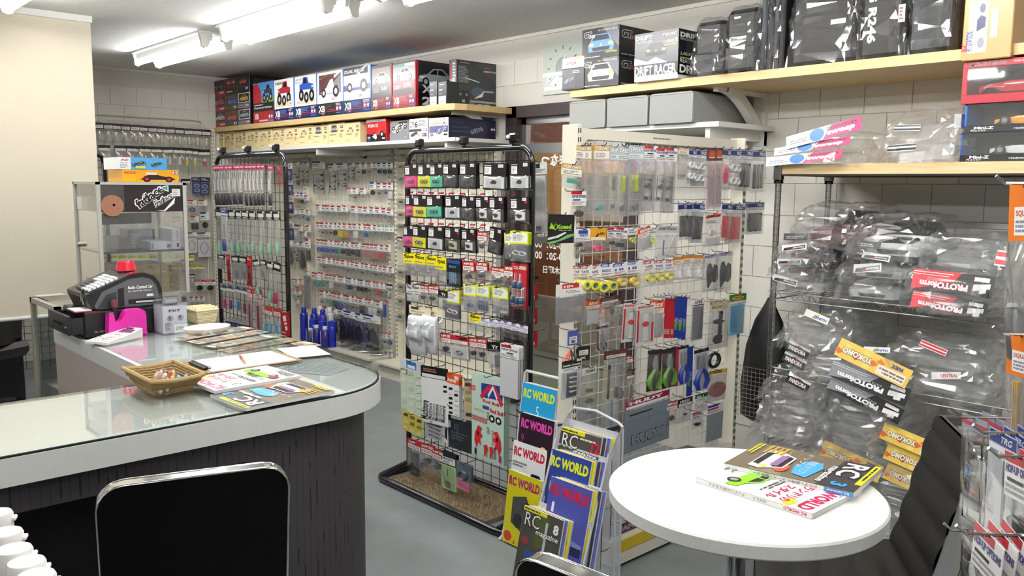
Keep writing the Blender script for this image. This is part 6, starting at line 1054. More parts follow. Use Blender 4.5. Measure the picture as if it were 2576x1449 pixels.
# ---- boxes on the wooden top of the wire rack
ZT = 1.4975
def side_box(name, lab, X, px0, px1, zb, zt, dep, col, ops, sill=None, y1=None):
    a = at(0, X, px0, 300).y; b_ = y1 if y1 is not None else at(0, X, px1, 300).y; w = a-b_
    t = thing(name, lab, 'box', (X, a, zb), RX); M().box(0, 0, 0, w, dep, zt-zb, col, .003).build('carton', 'print', t)
    if ops: m = M(); art(m, w, zt-zb, ops); m.build('front_print', 'print', t)
    return t, w
def window_box(lab, px0, zb, zt, body, frame, ops, X=3.15, w=.31):
    a = at(0, X, px0, 300).y; H = zt-zb; t = thing('model_car_box', lab, 'box', (X, a, zb), RX)
    m = M(); m.box(0, 0, 0, w, .16, H*.24, frame, .001); m.box(0, .155, H*.24, w, .16, H, '#77787d'); m.box(0, 0, H-.004, w, .16, H, frame); m.box(0, 0, H*.24, .006, .16, H, '#1f62c4'); m.box(w-.006, 0, H*.24, w, .16, H, '#1f62c4'); m.build('carton', 'print', t)
    m = M(); art(m, w, H*.24, ops); m.build('front_print', 'print', t)
    m = M().box(.006, .0, H*.24, w-.006, .001, H-.004, '#fff'); m.build('window_film', 'film', t)
    b = M(); car_shell(b, Matrix.Translation((w*.58, .075, H*.27)) @ Matrix.Rotation(pi, 4, 'Z'), .2, .085, .052, body, '#1c1d22'); bd = b.build('model_car', 'gloss', t, 35)
    for ex in (-1, 1): 
        m = M(); m.T = Matrix.Translation((w*.58+ex*.062, .034, H*.27+.014)) @ Matrix.Rotation(pi/2, 4, 'X'); m.lathe([(.0155, 0), (.0155, .012)], '#17171a', 16); m.lathe([(.009, .0121), (.009, .0125)], '#8d8f94', 12); m.build('wheel', 'plastic', bd)
mz = [('t', 'Mini-Z', .1, .45, .42, '#f4f4f4', {'b': .04, 'w': .2, 'sk': .1}), ('t', 'Racer', .07, .18, .26, '#e4e4e4', {'w': .16, 'sk': .25}), ('t', 'readyset', .5, .3, .3, '#e9e9e9', {'b': .02, 'w': .16}), ('r', .7, .25, .95, .75, '#c01f2e'), ('t', 'KYOSHO', .72, .38, .26, '#fff', {'b': .04, 'w': .2})]
window_box('window box with a white model car, lower of two', 2421, ZT, ZT+.098, '#e9eaec', '#25262b', mz)
window_box('window box with an orange yellow model car, upper of two', 2427, ZT+.0985, ZT+.196, '#e8a21c', '#25262b', mz)
a = at(0, 3.14, 2414, 300).y
t = thing('model_car_box', 'crimson window box with a red car above the blue edged boxes', 'box', (3.14, a, ZT+.1965), RX)
m = M().box(0, 0, 0, .31, .18, .03, '#a0182c', .001); m.box(0, 0, .12, .31, .18, .142, '#a0182c', .001); m.box(0, 0, .03, .016, .18, .12, '#a0182c'); m.box(.294, 0, .03, .31, .18, .12, '#a0182c'); m.box(.016, .17, .03, .294, .18, .12, '#3a2428'); m.build('carton', 'print', t)
m = M(); art(m, .31, .142, [('t', 'MR-04 EVO', .07, .88, .08, '#5a4a48', {'b': .03, 'w': .36, 'sk': .2, 'out': '#c9a0a0'}), ('g', .5, .9, .9, .95, 1, '#e0a0a8'), ('r', .6, .03, .82, .15, '#c8202e'), ('t', 'KYOSHO', .63, .06, .07, '#fff', {'b': .04, 'w': .17})]); m.build('front_print', 'print', t)
b = M(); car_shell(b, Matrix.Translation((.16, .08, .035)) @ Matrix.Rotation(pi, 4, 'Z'), .24, .1, .07, '#c8242e', '#2b3236'); b.build('model_car', 'gloss', t, 35)
M().box(.016, 0, .03, .294, .001, .12, '#fff').build('window_film', 'acrylic', t)
t, w_ = side_box('cardboard_box', 'brown cardboard box with a white picture label on top of the crimson box', 3.12, 2406, 2530, ZT+.339, 2.15, .36, '#b58f58', [('r', .12, .08, .5, .62, '#eceae6'), ('t', 'PIT STATION', .22, .1, .07, '#2a3a8a', {'b': .04, 'w': .42, 'rot': pi/2}), ('t', 'RC', .12, .1, .06, '#c8303a', {'b': .04, 'w': .2, 'rot': pi/2}), ('p', [(.28, .3), (.45, .34), (.46, .44), (.36, .47), (.28, .42)], '#2a2f55'), ('e', .38, .54, .06, .05, '#3a3f60'), ('e', .38, .18, .07, .055, '#7d8088'), ('r', .56, .22, .7, .52, '#e9e4da')])
# ---- bagged car bodies
YK = [('r', 0, 0, 1, 1, '#ecc458')]+[('p', [(x, z), (x+.06, z+.2), (x+.12, z+.05), (x+.08, z-.15)], c) for x, z, c in ((.42, .5, '#d06a2a'), (.55, .2, '#f0d060'), (.66, .6, '#c8582a'), (.8, .3, '#f2dc70'), (.9, .65, '#cf6a30'), (.5, .8, '#f0d870'), (.2, .1, '#f0d060'), (.34, .3, '#d87a3a'))]+[('r', .04, .42, .42, .92, '#efe6d8'), ('g', .06, .5, .4, .85, 2, '#7a6a5a'), ('t', 'YOKOMO', .5, .34, .34, '#f4efe0', {'b': .05, 'w': .42, 'out': '#3a2018'}), ('t', 'WRX', .1, .1, .22, '#3a3f9a', {'b': .04, 'w': .16, 'sk': .2})]
def PF(c): return [('r', 0, 0, 1, 1, '#17161a'), ('p', [(1, 0), (.4, 0), (.5, .5), (1, 1)], c), ('r', .5, .1, 1, .14, '#e6e0e0'), ('r', .55, .22, 1, .25, '#e6e0e0'), ('t', 'PROTOform', .3, .52, .3, '#fff', {'b': .05, 'w': .6, 'out': c}), ('t', 'RACE BODIES', .34, .38, .1, '#c9c9c9', {'w': .3}), ('p', [(.04, .35), (.24, .45), (.24, .75), (.16, .7), (.16, .85), (.08, .8), (.08, .6), (.04, .6)], '#f0f0f0'), ('r', .06, .1, .24, .3, '#e9e9e9')]
PAN = [('r', 0, 0, 1, 1, '#1a181a'), ('r', 0, .75, 1, 1, '#e4e4e4'), ('t', 'PANDORA', .12, .2, .42, '#ececec', {'b': .05, 'w': .76}), ('p', [(.3, .75), (.5, .9), (.7, .75)], '#b0282c')]
ABC = [('r', 0, 0, 1, 1, '#e9e9e9'), ('p', [(.05, .05), (.95, .2), (.95, .75), (.1, .5)], '#1d1b1e'), ('p', [(.3, .2), (.5, .45), (.6, .4), (.45, .2)], '#b8282c'), ('t', 'ADDICTION', .45, .3, .25, '#eee', {'b': .03, 'w': .45})]
SWP = [('r', 0, 0, 1, 1, '#eef0f2'), ('p', [(.5, 0), (1, 0), (1, 1), (.62, 1)], '#d0326a'), ('e', .42, .5, .1, .5, '#2a6ab0'), ('t', 'sweep', .55, .12, .42, '#fff', {'b': .05, 'w': .36, 'sk': .2}), ('t', 'DESIGNWORK', .56, .62, .26, '#2a2430', {'b': .03, 'w': .4}), ('g', .05, .2, .35, .6, 2, '#7d8088')]
BLK = [('r', 0, 0, 1, 1, '#17161a'), ('g', .1, .2, .9, .7, 2, '#a9a9a9')]
STR = [('r', 0, 0, 1, 1, '#e6e8ea'), ('r', 0, .1, 1, .45, '#1d1c20'), ('r', 0, .7, 1, .95, '#2a292e')]
RED = [('r', 0, 0, 1, 1, '#e9e2e2'), ('r', .02, .1, .98, .4, '#b8242e'), ('r', .02, .6, .98, .9, '#b8242e')]
DEN = [('r', 0, 0, 1, 1, '#e9e6e6'), ('t', 'CENTRAL', .3, .25, .45, '#c02a3a', {'b': .04, 'w': .6})]
DRF = [('r', 0, 0, 1, 1, '#e4e6e0'), ('p', [(.3, .1), (.5, .9), (.6, .9), (.45, .1)], '#c9d42c'), ('t', 'ZENITH', .35, .2, .4, '#2a3a9a', {'b': .04, 'w': .55, 'sk': .2})]
NIM = {'YK': ('yellow flame card', YK), 'PFR': ('red and black card', PF('#c8202c')), 'PFB': ('black silver card', PF('#8a8d94')), 'PAN': ('black lettered card', PAN), 'ABC': ('white black slanted card', ABC), 'SWP': ('pink white card', SWP), 'BLK': ('plain black card', BLK), 'STR': ('black striped card', STR), 'RED': ('red striped card', RED), 'DEN': ('white card with red letters', DEN), 'DRF': ('white lime card', DRF)}
def bagged(lab, px, z, body, glass, h=.1, w=.19, cards=(), seed=1, mat='lexan', X=3.13, L_=.38, tail=.1, top=None, bag=1, amp=.02, dz=0):
    """car body in a film bag, nose to the aisle; cards: (kind, photo pixels of its middle, width, height, turn, upside down)"""
    p = at(0, X, px, 700); t = thing('bagged_car_body', lab, 'car body', (X+.02, p.y, z+.004), RX, 'bagged car bodies on the wire shelves')
    m = M(); car_shell(m, Matrix.Translation((0, .19, .0)) @ Matrix.Rotation(-pi/2, 4, 'Z'), L_, w, h, body, glass, seed, top); m.build('car_body', mat, t, 35)
    if bag: m = M(); m.T = Matrix.Translation((0, .16, 0)); crinkle(m, w*1.24, L_*1.18, h*1.28, seed, amp, 46, 18, tail=tail); m.build('bag', 'crinkled_film', t)
    if bag:                                   # the loose open end of the bag sticking out over the shelf edge
        rr = random.Random(seed); m = M(); nu, nv = 13, 6; vs = []; sp = [rr.uniform(.5, 1.25) for _ in range(nu)]; lift = rr.uniform(-.02, .05)
        for j in range(nv):
            v = j/(nv-1)
            for i in range(nu):
                u = i/(nu-1)*2-1; q = Vector((u*3+seed, v*2.2, seed*.7)); fold = abs(noise.noise(q*1.3))*.05*v+abs(noise.noise(q*3.1))*.018
                vs.append((u*w*(.5+.22*v)*(1+.05*rr.uniform(-1, 1)*v), .03-.135*v*sp[i]*(1-.25*abs(u)), h*(.45-.3*v)+lift*v+fold-.03*v*v))
        fs = []
        for j in range(nv-1):
            for i in range(nu-1): a = j*nu+i; fs += [(a, a+1, a+nu+1), (a, a+nu+1, a+nu)] if (i+j) % 2 else [(a, a+1, a+nu), (a+1, a+nu+1, a+nu)]
        m.add(vs, fs, '#fff'); m.build('bag_end', 'bag_end', t)
    for k, cx, cy, cw, ch, tr, ud in cards:
        xx = X-.05; q = at(0, xx, cx, cy); a = at(0, xx, cx-cw/2, cy); b_ = at(0, xx, cx+cw/2, cy); ww = (b_-a).length; hh = ch*mpp(q)
        m = M().box(-ww/2, -.0005, -hh/2, ww/2, .0005, hh/2, '#d8d8d8'); m.T = (Matrix.Rotation(pi, 4, 'Y') if ud else Matrix()) @ Matrix.Translation((-ww/2, -.001, -hh/2)); art(m, ww, hh, NIM[k][1])
        m.build('header_card', 'print', t, loc=(p.y-q.y, xx-(X+.02), q.z-z-.004), ry=tr, rx=-.25)
CL, CG = '#d9dcde', '#b9bdc0'
bagged('clear car bodies in film with pink and white cards on the rack top, left', 2050, ZT, CL, CG, .1, .26, (('SWP', 2070, 335, 190, 34, -.22, 0), ('SWP', 2040, 368, 190, 20, -.12, 0), ('SWP', 2020, 398, 190, 24, -.08, 0)), 21, L_=.34, tail=.09)
bagged('smoky clear van body in film with black strips on the rack top', 2292, ZT, '#e1e4e6', '#c4c8cb', .15, .24, (('STR', 2282, 322, 66, 16, .02, 0), ('STR', 2268, 372, 72, 18, -.05, 0)), 22, L_=.34)
Z2, Z3, Z4, Z5 = .98, .665, .35, .085
bagged('white sports car body in film, bottom of the left pile', 2015, Z2, '#e6e8eb', '#8d9298', .09, .2, (('ABC', 1975, 705, 62, 16, .18, 0),), 31, mat='gloss')
bagged('black car body in film, third of the left pile', 2020, Z2+.07, '#2b2c30', '#6a2a2c', .08, .2, (('ABC', 1985, 658, 60, 14, -.05, 0),), 32, mat='gloss')
bagged('dark red tailed car body in film, second of the left pile', 2026, Z2+.135, '#33343a', '#7a2a2c', .07, .2, (('ABC', 1998, 622, 62, 16, -.14, 0),), 33, mat='gloss')
bagged('dark red pickup style car body in film on top of the left pile', 2080, Z2+.2, '#5a1418', '#2a2628', .13, .23, (('BLK', 2002, 596, 60, 18, -.05, 0),), 34, mat='gloss', top='#4a1216')
bagged('white car body with dark grille in film, bottom of the middle pile', 2190, Z2, '#e9ebee', '#2a2c30', .1, .23, (('ABC', 2182, 674, 70, 22, -.12, 0),), 35, mat='gloss')
bagged('white estate car body in film, middle of the middle pile', 2205, Z2+.08, '#e4e6ea', '#232428', .1, .23, (('ABC', 2204, 646, 70, 16, .1, 0),), 36, mat='gloss')
bagged('white hatchback body with black bonnet on top of the middle pile', 2235, Z2+.165, '#e2e4e8', '#17181b', .13, .25, (('BLK', 2188, 616, 56, 18, .03, 0),), 37, mat='gloss', top='#1c1d22')
bagged('blue tinted clear body in film behind the red cards', 2420, Z2+.14, '#8fa0b8', '#6a7a9a', .1, .24, (('RED', 2520, 650, 30, 40, .1, 0),), 38)
bagged('clear body in film with upper red and black card', 2400, Z2+.06, CL, CG, .08, .25, (('PFR', 2395, 712, 205, 54, .04, 1),), 39, X=3.11)
bagged('clear body in film with lower red and black card', 2400, Z2-.0, CL, CG, .08, .25, (('PFR', 2385, 768, 190, 46, .09, 1),), 40, X=3.1)
bagged('olive tinted clear body in film with small white card', 2060, Z3+.1, '#8f8a5a', '#5a4a40', .13, .25, (('DRF', 2055, 797, 62, 18, .28, 0),), 41)
bagged('clear body in film under the olive one', 2110, Z3, CL, CG, .11, .26, (('DRF', 2206, 880, 66, 14, -.1, 0),), 42)
bagged('clear wide body in film with red striped card, right of the shelf', 2380, Z3+.09, '#c9cfd2', '#aab2b6', .1, .3, (('RED', 2348, 875, 70, 16, .28, 0),), 43)
bagged('clear body in film with white card of red letters', 2400, Z3, CL, CG, .1, .3, (('DEN', 2380, 945, 74, 18, -.18, 0),), 44)
for i, (cx, cy) in enumerate(((2007, 880), (1998, 908), (2008, 962))):
    bagged(f'clear body in film with black lettered card, {["top", "middle", "bottom"][i]} of the lower left pile', 2025, Z4+.2-.075*i, CL, CG, .1, .22, (('PAN', cx, cy, 58, 26, .3, 0),), 45+i)
bagged('clear body in film with yellow flame card and black lettered pile beside it', 2195, Z4+.19, CL, CG, .1, .24, (('YK', 2195, 912, 190, 48, .3, 1),), 49, X=3.1)
bagged('clear body in film with upper black silver card', 2180, Z4+.12, '#b9bdc0', '#8d9296', .09, .24, (('PFB', 2185, 962, 200, 44, .22, 1),), 50, X=3.1)
bagged('clear body in film with lower black silver card', 2170, Z4+.04, CL, CG, .09, .24, (('PFB', 2175, 1003, 190, 40, .3, 1),), 51, X=3.1)
bagged('clear body in film without a card, upper of two at the fourth shelf end', 2010, Z4+.06, '#cdd0d2', CG, .09, .24, (), 52, tail=.1)
bagged('clear body in film without a card, lower of two at the fourth shelf end', 2012, Z4, '#cdd0d2', CG, .09, .24, (), 53, tail=.1)
for i, (px, z, cx, cy, cw) in enumerate(((2140, Z5+.2, 2140, 1160, 150), (2300, Z5+.26, 2305, 1118, 180), (2310, Z5+.18, 2310, 1168, 170), (2300, Z5+.1, 2300, 1215, 150), (2400, Z5+.02, 2400, 1278, 140))):
    bagged(f'clear body in film with yellow flame card low behind the chair, {ORD[i]} of five', px, z, '#aeb2b5', '#8d9296', .09, .24, (('YK', cx, cy, cw, 44, .2, 1),), 54+i, X=3.1)
bagged('dark body in film with black white card lying lowest by the table edge', 2210, Z5, '#3a3b40', '#2a2b30', .1, .24, (('PFB', 2190, 1340, 110, 34, -.2, 0),), 60, X=3.05)
t = thing('cardboard_box', 'brown cardboard box with a white note on the floor below the hooks', 'box', (2.55, .75, .0), RX+.5)
M().box(-.2, 0, 0, .2, .3, .3, '#a8814e', .004).build('carton', 'matte', t); m = M(); m.T = Matrix.Translation((-.2, 0, 0)); art(m, .4, .3, [('r', .15, .1, .6, .75, '#e4e0d8'), ('t', 'ザンク', .2, .55, .12, '#222', {'w': .3})]); m.build('label', 'print', t)
# black drawstring bag hanging at the rack's far end
p = at(0, 3.25, 1885, 950); t = thing('drawstring_bag', 'black drawstring bag with net side pocket hanging between gondola and wire rack', 'bag', (3.33, 1.93, .36), RX)
m = M(); pr = [(.0, .52, .02), (.05, .5, .04), (.2, .42, .055), (.5, .25, .075), (.8, .08, .085), (1, 0, .08)]
vs = []; n = 12
for i, (u, z, r_) in enumerate([(0, .56, .008), (.1, .53, .02), (.25, .46, .05), (.45, .34, .075), (.7, .16, .09), (.9, .02, .09), (1, 0, .06)]):
    for k in range(n): a = 2*pi*k/n; vs.append((r_*1.3*cos(a)*(1+.07*sin(3*a+i)), r_*.8*sin(a)*(1+.07*cos(4*a+i)), z))
m.add(vs, [(i*n+k, i*n+(k+1) % n, (i+1)*n+(k+1) % n, (i+1)*n+k) for i in range(6) for k in range(n)]+[tuple(6*n+k for k in range(n))], '#131316'); m.build('bag', 'leather', t, 60)
m = M()
for k in range(12):
    x = -.11+.02*k; m.tube([(x, -.075, .03), (x, -.073, .25)], .0012, '#8a8780', 4, cap=False)
for k in range(12): m.tube([(-.11, -.075, .03+.02*k), (.11, -.074, .03+.02*k)], .0012, '#8a8780', 4, cap=False)
m.build('net_pocket', 'matte', t)
M().tube([(0, 0, .55), (.0, .03, .7), (.0, .05, .75)], .004, '#141416', 6).build('cord', 'matte', t)
# ---------------------------------------------------------------- things on and behind the counter
ZG = .7821
# ---- magazines
def mag(lab, base, ops, w, h, t, T, wavy=0, spine='#e8e8e8', stuff=None):
    """cover face up along x (width) and y (height); T places it"""
    r = thing('magazine', lab, 'magazine', group=stuff); r.matrix_world = T
    m = M(); n = 10; vs = []
    f = lambda u: wavy*sin(u*pi*2.2)*.6
    for k in range(2):
        for i in range(n+1):
            u = i/n
            for x in (0, w): vs.append((x, u*h, (t if k else 0)+f(u)*(x/w)))
    q = lambda k, i, j: k*(n+1)*2+i*2+j
    fs = []
    for i in range(n): fs += [(q(0,i,0),q(0,i+1,0),q(0,i+1,1),q(0,i,1)),(q(1,i,0),q(1,i,1),q(1,i+1,1),q(1,i+1,0)),(q(0,i,1),q(0,i+1,1),q(1,i+1,1),q(1,i,1)),(q(0,i,0),q(1,i,0),q(1,i+1,0),q(0,i+1,0))]
    fs += [(q(0,0,0),q(0,0,1),q(1,0,1),q(1,0,0)),(q(0,n,0),q(1,n,0),q(1,n,1),q(0,n,1))]
    m.add(vs, fs, '#dcdad4')
    m.build('pages', 'matte', r)
    c = M(); c.T = TOP(t+.0003+(wavy*.9 if wavy else 0)) ; c.rect(0, 0, w, h, base); art(c, w, h, ops); 
    if wavy: c.v = [(x, y, z-wavy*.9+f(y/h)*(x/w)) for x, y, z in c.v]
    c.build('cover', 'print', r)
    s_ = M().box(-.0006, 0, 0, 0, h, t+.0003, spine); s_.build('spine', 'print', r)
    return r
RCW = lambda c, w=.92: ('t', 'RC WORLD', .04, .84, .12, c, {'b': .05, 'w': w})
WPINK = [('r', 0, 0, 1, 1, '#f0efee'), RCW('#c01f52'), ('g', .05, .96, .5, .985, 1, '#999'), ('e', .88, .77, .1, .045, '#e6d21f'), ('t', 'ランドリの', .36, .68, .09, '#b8245a', {'b': .03, 'w': .55}), ('t', 'スタイル', .45, .57, .09, '#b8245a', {'b': .03, 'w': .48}), ('t', '3', .1, .66, .1, '#888', {'w': .1}), ('g', .1, .48, .9, .54, 2, '#444'), ('car', .5, .2, .85, '#8fd62a'), ('g', .1, .38, .6, .44, 3, '#888'), ('p', [(.06, .3), (.2, .34), (.2, .25), (.08, .22)], '#c01f52'), ('g', .05, .04, .6, .14, 3, '#555')]
RMAG = [('r', 0, 0, 1, 1, '#6f6353'), ('r', 0, .72, 1, 1, '#3a3a3c'), ('p', [(0, .1), (1, .2), (1, .45), (0, .3)], '#8b7c66'), ('r', .0, .95, .75, 1, '#e8e11f'), ('g', .05, .96, .7, .99, 1, '#333'), ('t', 'RC', .08, .76, .17, '#f2f2f2', {'b': .03, 'w': .5, 'out': '#141414'}), ('t', 'magazine', .3, .67, .08, '#f2f2f2', {'b': .03, 'w': .6, 'out': '#222'}), ('t', '3', .8, .8, .12, '#3a9ae0', {'b': .04, 'w': .12}), ('p', [(.3, .62), (.5, .66), (.9, .62), (.85, .5), (.6, .46), (.35, .5)], '#4aa6e6'), ('t', '疾走 ドリフト', .3, .52, .07, '#d8ecfa', {'w': .55}), ('t', 'ドリフト', .1, .45, .05, '#f0f0f0', {'w': .5}), ('e', .75, .4, .15, .05, '#c8552a'), ('car', .55, .15, .75, '#dcd8dc', 'front'), ('r', .35, .3, .75, .36, '#8a6a9a'), ('g', .05, .12, .4, .3, 4, '#c9a02a'), ('g', .05, .02, .5, .08, 2, '#e4d81f')]
def flatT(px0, z, ux, uy): return Matrix.Translation(px0) @ Matrix((ux, uy, ux.cross(uy))).transposed().to_4x4()
V2 = lambda a, b: (Vector((b[0]-a[0], b[1]-a[1], 0))).normalized()
up = V2((1.265, 2.149), (.981, 2.134)); xr = Vector((up.y, -up.x, 0))
mag('car magazine with brown cover and yellow corner strip at the counter front edge', '#6f6353', RMAG, .21, .285, .008, flatT(Vector((1.266, 2.146, ZG)), 0, xr, up))
up2 = V2((1.27, 2.36), (.985, 2.345)); xr2 = Vector((up2.y, -up2.x, 0))
mag('white car magazine with pink title and green car lying on the counter', '#f0efee', WPINK, .21, .285, .009, flatT(Vector((1.268, 2.352, ZG+.0088)), 0, xr2, up2))
# on the round table: upside down for the viewer
def tab(p0, p1, w, h, z):                    # p0 -> p1 runs down the spine from top to bottom, seen upside down
    a = at(2, z, *p0); b = at(2, z, *p1); uy = (b-a).normalized(); ux = Vector((-uy.y, uy.x, 0)); return a, b, ux, uy
a, b, ux, uy = tab((2043, 1303), (1752, 1208), 0, 0, .7605); L_ = (b-a).length
# spine on the near side: cover x runs away from the viewer, top of the cover to the right
def table_mag(lab, base, ops, p_top, p_bot, w, t, z, wavy, sp=''):
    a = at(2, z, *p_top); b = at(2, z, *p_bot); uy = (a-b).normalized(); ux = Vector((uy.y, -uy.x, 0)); h = (a-b).length
    if ux.dot(Vector((1, 1, 0))) < 0: ux = -ux
    if ux.cross(uy).z < 0:                   # keep it right handed: mirror by running x from the far edge
        o = b+ux*w; T = flatT(o, 0, -ux, uy)
    else: T = flatT(b, 0, ux, uy)
    r = mag(lab, base, ops, w, h, t, T, wavy)
    m = M(); m.T = Matrix.Translation((w+.0003, 0, 0)) @ Matrix.Rotation(pi/2, 4, 'Z'); m.rect(0, 0, h, t, '#ecebe8')
    if sp == 'a': m.text('RC WORLD', h-.012, t*.85, t*.65, '#c01f52', w=.05, b=.04, rot=pi); m.text('2015.3', h-.1, t*.8, t*.5, '#333', w=.03, rot=pi); m.text('ランドリの新スタイル', h-.15, t*.85, t*.6, '#222', w=.09, rot=pi)
    else: m.rect(h-.06, 0, h, t, '#4a9ad8'); m.text('RC magazine', h-.008, t*.85, t*.6, '#f0f0f0', w=.045, b=.03, rot=pi); m.text('ドリフト新時代 メーカー別セラー', h-.075, t*.85, t*.65, '#222', w=.14, rot=pi)
    m.build('spine_print', 'print', r); return r
table_mag('white car magazine with pink title, lower of the pair on the round table', '#f0efee', WPINK, (2043, 1306), (1750, 1212), .205, .01, .7605, 0, 'a')
table_mag('brown covered car magazine, upper of the pair on the round table', '#6f6353', RMAG, (2146, 1252), (1821, 1176), .2, .01, .7714, 0, 'b')
# ---- clipboard, loose sheet, pen
T = Matrix.Translation((1.26, 2.745, ZG)) @ Matrix.Rotation(-.02, 4, 'Z')
cb = thing('clipboard', 'brown clipboard with blank white paper behind the magazines', 'clipboard'); cb.matrix_world = T
M().box(-.17, -.11, 0, .17, .11, .003, '#8a7350', .001).build('board', 'matte', cb); M().box(-.155, -.105, .003, .145, .1, .006, '#f0f0ee').build('paper', 'matte', cb)
m = M().box(-.168, -.07, .006, -.14, .07, .012, '#2b2b2e', .003); m.tube([(-.15, -.075, .013), (-.15, .075, .013)], .004, '#b9b9bb', 8); m.build('clip', 'steel', cb)
M().box(0, 0, 0, .14, .2, .0006, '#ecedec').build('paper_sheet', 'matte', None, None, (1.42, 2.69, ZG+.004*0+.0002), -.2, label='loose white paper sheet sticking out past the clipboard', cat='paper')
p = at(2, ZG+.012, 604, 896); q = at(2, ZG+.012, 622, 918); d_ = (q-p).normalized(); pen = thing('ballpoint_pen', 'red ballpoint pen lying on the clipboard paper', 'pen', p+Vector((0, 0, 0)))
M().tube([Vector((0, 0, 0)), d_*.06], .0045, '#9a3a2a', 10).build('barrel', 'plastic', pen, 60); M().tube([d_*.06, d_*.11], [.0045, .0035], '#d08a70', 10).build('grip', 'plastic', pen, 60); M().tube([d_*.11, d_*.125], [.0035, .001], '#c9a08a', 8).build('tip', 'plastic', pen, 60)
# ---- woven basket of sweets
def basket(name, lab, x, y, w0, d0, w1, d1, h, rows, c1, c2, rz=0, dip=0):
    t = thing(name, lab, 'basket', (x, y, ZG), rz); rr = random.Random(rows)
    m = M(); m.box(-w0/2, -d0/2, 0, w0/2, d0/2, .005, c1)
    for j in range(rows):
        v = (j+.5)/rows; hw = (w0+(w1-w0)*v)/2; hd = (d0+(d1-d0)*v)/2; P = []; n = 13
        for (xa, ya, xb_, yb_) in ((-hw, -hd, hw, -hd), (hw, -hd, hw, hd), (hw, hd, -hw, hd), (-hw, hd, -hw, -hd)):
            for i in range(n):
                u = i/n; bow = .004*sin(pi*2*(i+j % 2*.5)*.5*2); xx = xa+(xb_-xa)*u; yy = ya+(yb_-ya)*u
                k = 1+(.012 if (i+j) % 2 else -.012); P.append((xx*k, yy*k, h*v+rr.uniform(-.0008, .0008)-dip*sin(pi*u)*v*(1 if abs(xa-xb_) > abs(ya-yb_) else 0)))
        m.tube(P, h/rows*.62, rr.choice([c1, c2]), 5, closed=True)
    m.build('weave', 'weave', t)
    m = M(); hw, hd = w1/2, d1/2; P = [(x_, y_, h-dip*abs(sin(pi*u_))) for x_, y_, u_ in [(-hw+2*hw*i/10, -hd, i/10) for i in range(10)]+[(hw, -hd+2*hd*i/10, 0) for i in range(10)]+[(hw-2*hw*i/10, hd, i/10) for i in range(10)]+[(-hw, hd-2*hd*i/10, 0) for i in range(10)]]
    m.tube(P, .006, c2, 6, closed=True); m.build('rim', 'weave', t); return t
basket('seagrass_basket', 'brown seagrass basket of wrapped sweets on the counter', .905, 2.525, .1, .13, .155, .24, .056, 8, '#8a7148', '#a88d5e', .0, .006)
rr = random.Random(2)
for i in range(14):
    x = .905+rr.uniform(-.045, .045); y = 2.51+rr.uniform(-.075, .06); c = ['#e2c6c0', '#d9bdb6', '#dcd070', '#c85a5a', '#7ab0d4', '#e8dcd8', '#d8c4bc'][i % 7]; nm = ['pink', 'beige', 'yellow', 'red', 'blue', 'cream', 'peach'][i % 7]
    s_ = thing('wrapped_sweet', f'{nm} wrapped sweet in the seagrass basket, {ORD[i]} of the heap', 'sweet', (x, y, ZG+.018+.0016*i), rr.uniform(0, 3), 'sweets in the seagrass basket', sc3=(.75, .75, .75), rx=rr.uniform(-.3, .3))
    M().lathe([(.004, -.022), (.009, -.014), (.010, 0), (.009, .014), (.004, .022)], c, 8).build('sweet', 'gloss', s_, 60)
    m = M(); m.add([(0, .0, .02), (.012, .004, .036), (-.003, -.012, .036), (-.011, .006, .034)], [(0, 1, 2), (0, 2, 3), (0, 3, 1)], '#efe6e2'); m.add([(0, 0, -.02), (.011, -.004, -.035), (-.004, .012, -.036), (-.01, -.007, -.034)], [(0, 1, 2), (0, 2, 3), (0, 3, 1)], '#efe6e2'); m.build('wrapper', 'film', s_)
# ---- cash register with open drawer
RY = 3.575
cr = thing('cash_register', 'black cash register with open cash drawer and grey sides', 'cash register', (1.14, RY+.15, ZG)); O = -Vector(cr.location)
def cp(name, m, mat, smooth=None, parent=None): return m.build(name, mat, parent or cr, smooth, loc=O if parent is None else None)
m = M().box(.985, RY, ZG, 1.31, RY+.3, ZG+.1, '#19191c', .004); cp('drawer_case', m, 'plastic')
dr = M().box(.925, RY+.008, ZG+.012, .937, RY+.292, ZG+.09, '#1d1d20', .003); dr.box(.937, RY+.012, ZG+.014, .985, RY+.016, ZG+.08, '#1d1d20'); dr.box(.937, RY+.284, ZG+.014, .985, RY+.288, ZG+.08, '#1d1d20'); dr.box(.937, RY+.016, ZG+.014, .985, RY+.284, ZG+.02, '#141416')
for k in range(5): dr.box(.937, RY+.05+.045*k, ZG+.02, .985, RY+.053+.045*k, ZG+.072, '#232326')
dro = cp('cash_drawer', dr, 'plastic')
m = M().box(.922, RY+.09, ZG+.045, .9252, RY+.21, ZG+.055, '#050506'); m.build('slot', 'matte', dro); m = M(); m.T = Matrix.Translation((.925, RY+.05, ZG+.04)) @ Matrix.Rotation(-pi/2, 4, 'Y'); m.lathe([(.009, 0), (.009, .004)], '#c0c0c2', 12); m.build('lock', 'chrome', dro)
m = M(); m.T = Matrix.Translation((1.02, RY-.0005, ZG+.015)); m.text('DL-1210', .0, .0, .009, '#d5d5d5', w=.04); cp('lettering', m, 'print')
prof = [(1.02, .884), (1.015, .9), (1.0, .935), (1.0, .95), (1.05, .972), (1.17, 1.022), (1.23, 1.026), (1.265, 1.012), (1.288, .985), (1.298, .95), (1.302, .884)]
n = len(prof); m = M(); m.add([(x, RY+.02, z) for x, z in prof]+[(x, RY+.28, z) for x, z in prof], [tuple(range(n)), tuple(range(n, 2*n))[::-1]]+[((i+1) % n, i, n+i, n+(i+1) % n) for i in range(n)], '#1a1a1d'); cp('register_body', m, 'plastic')
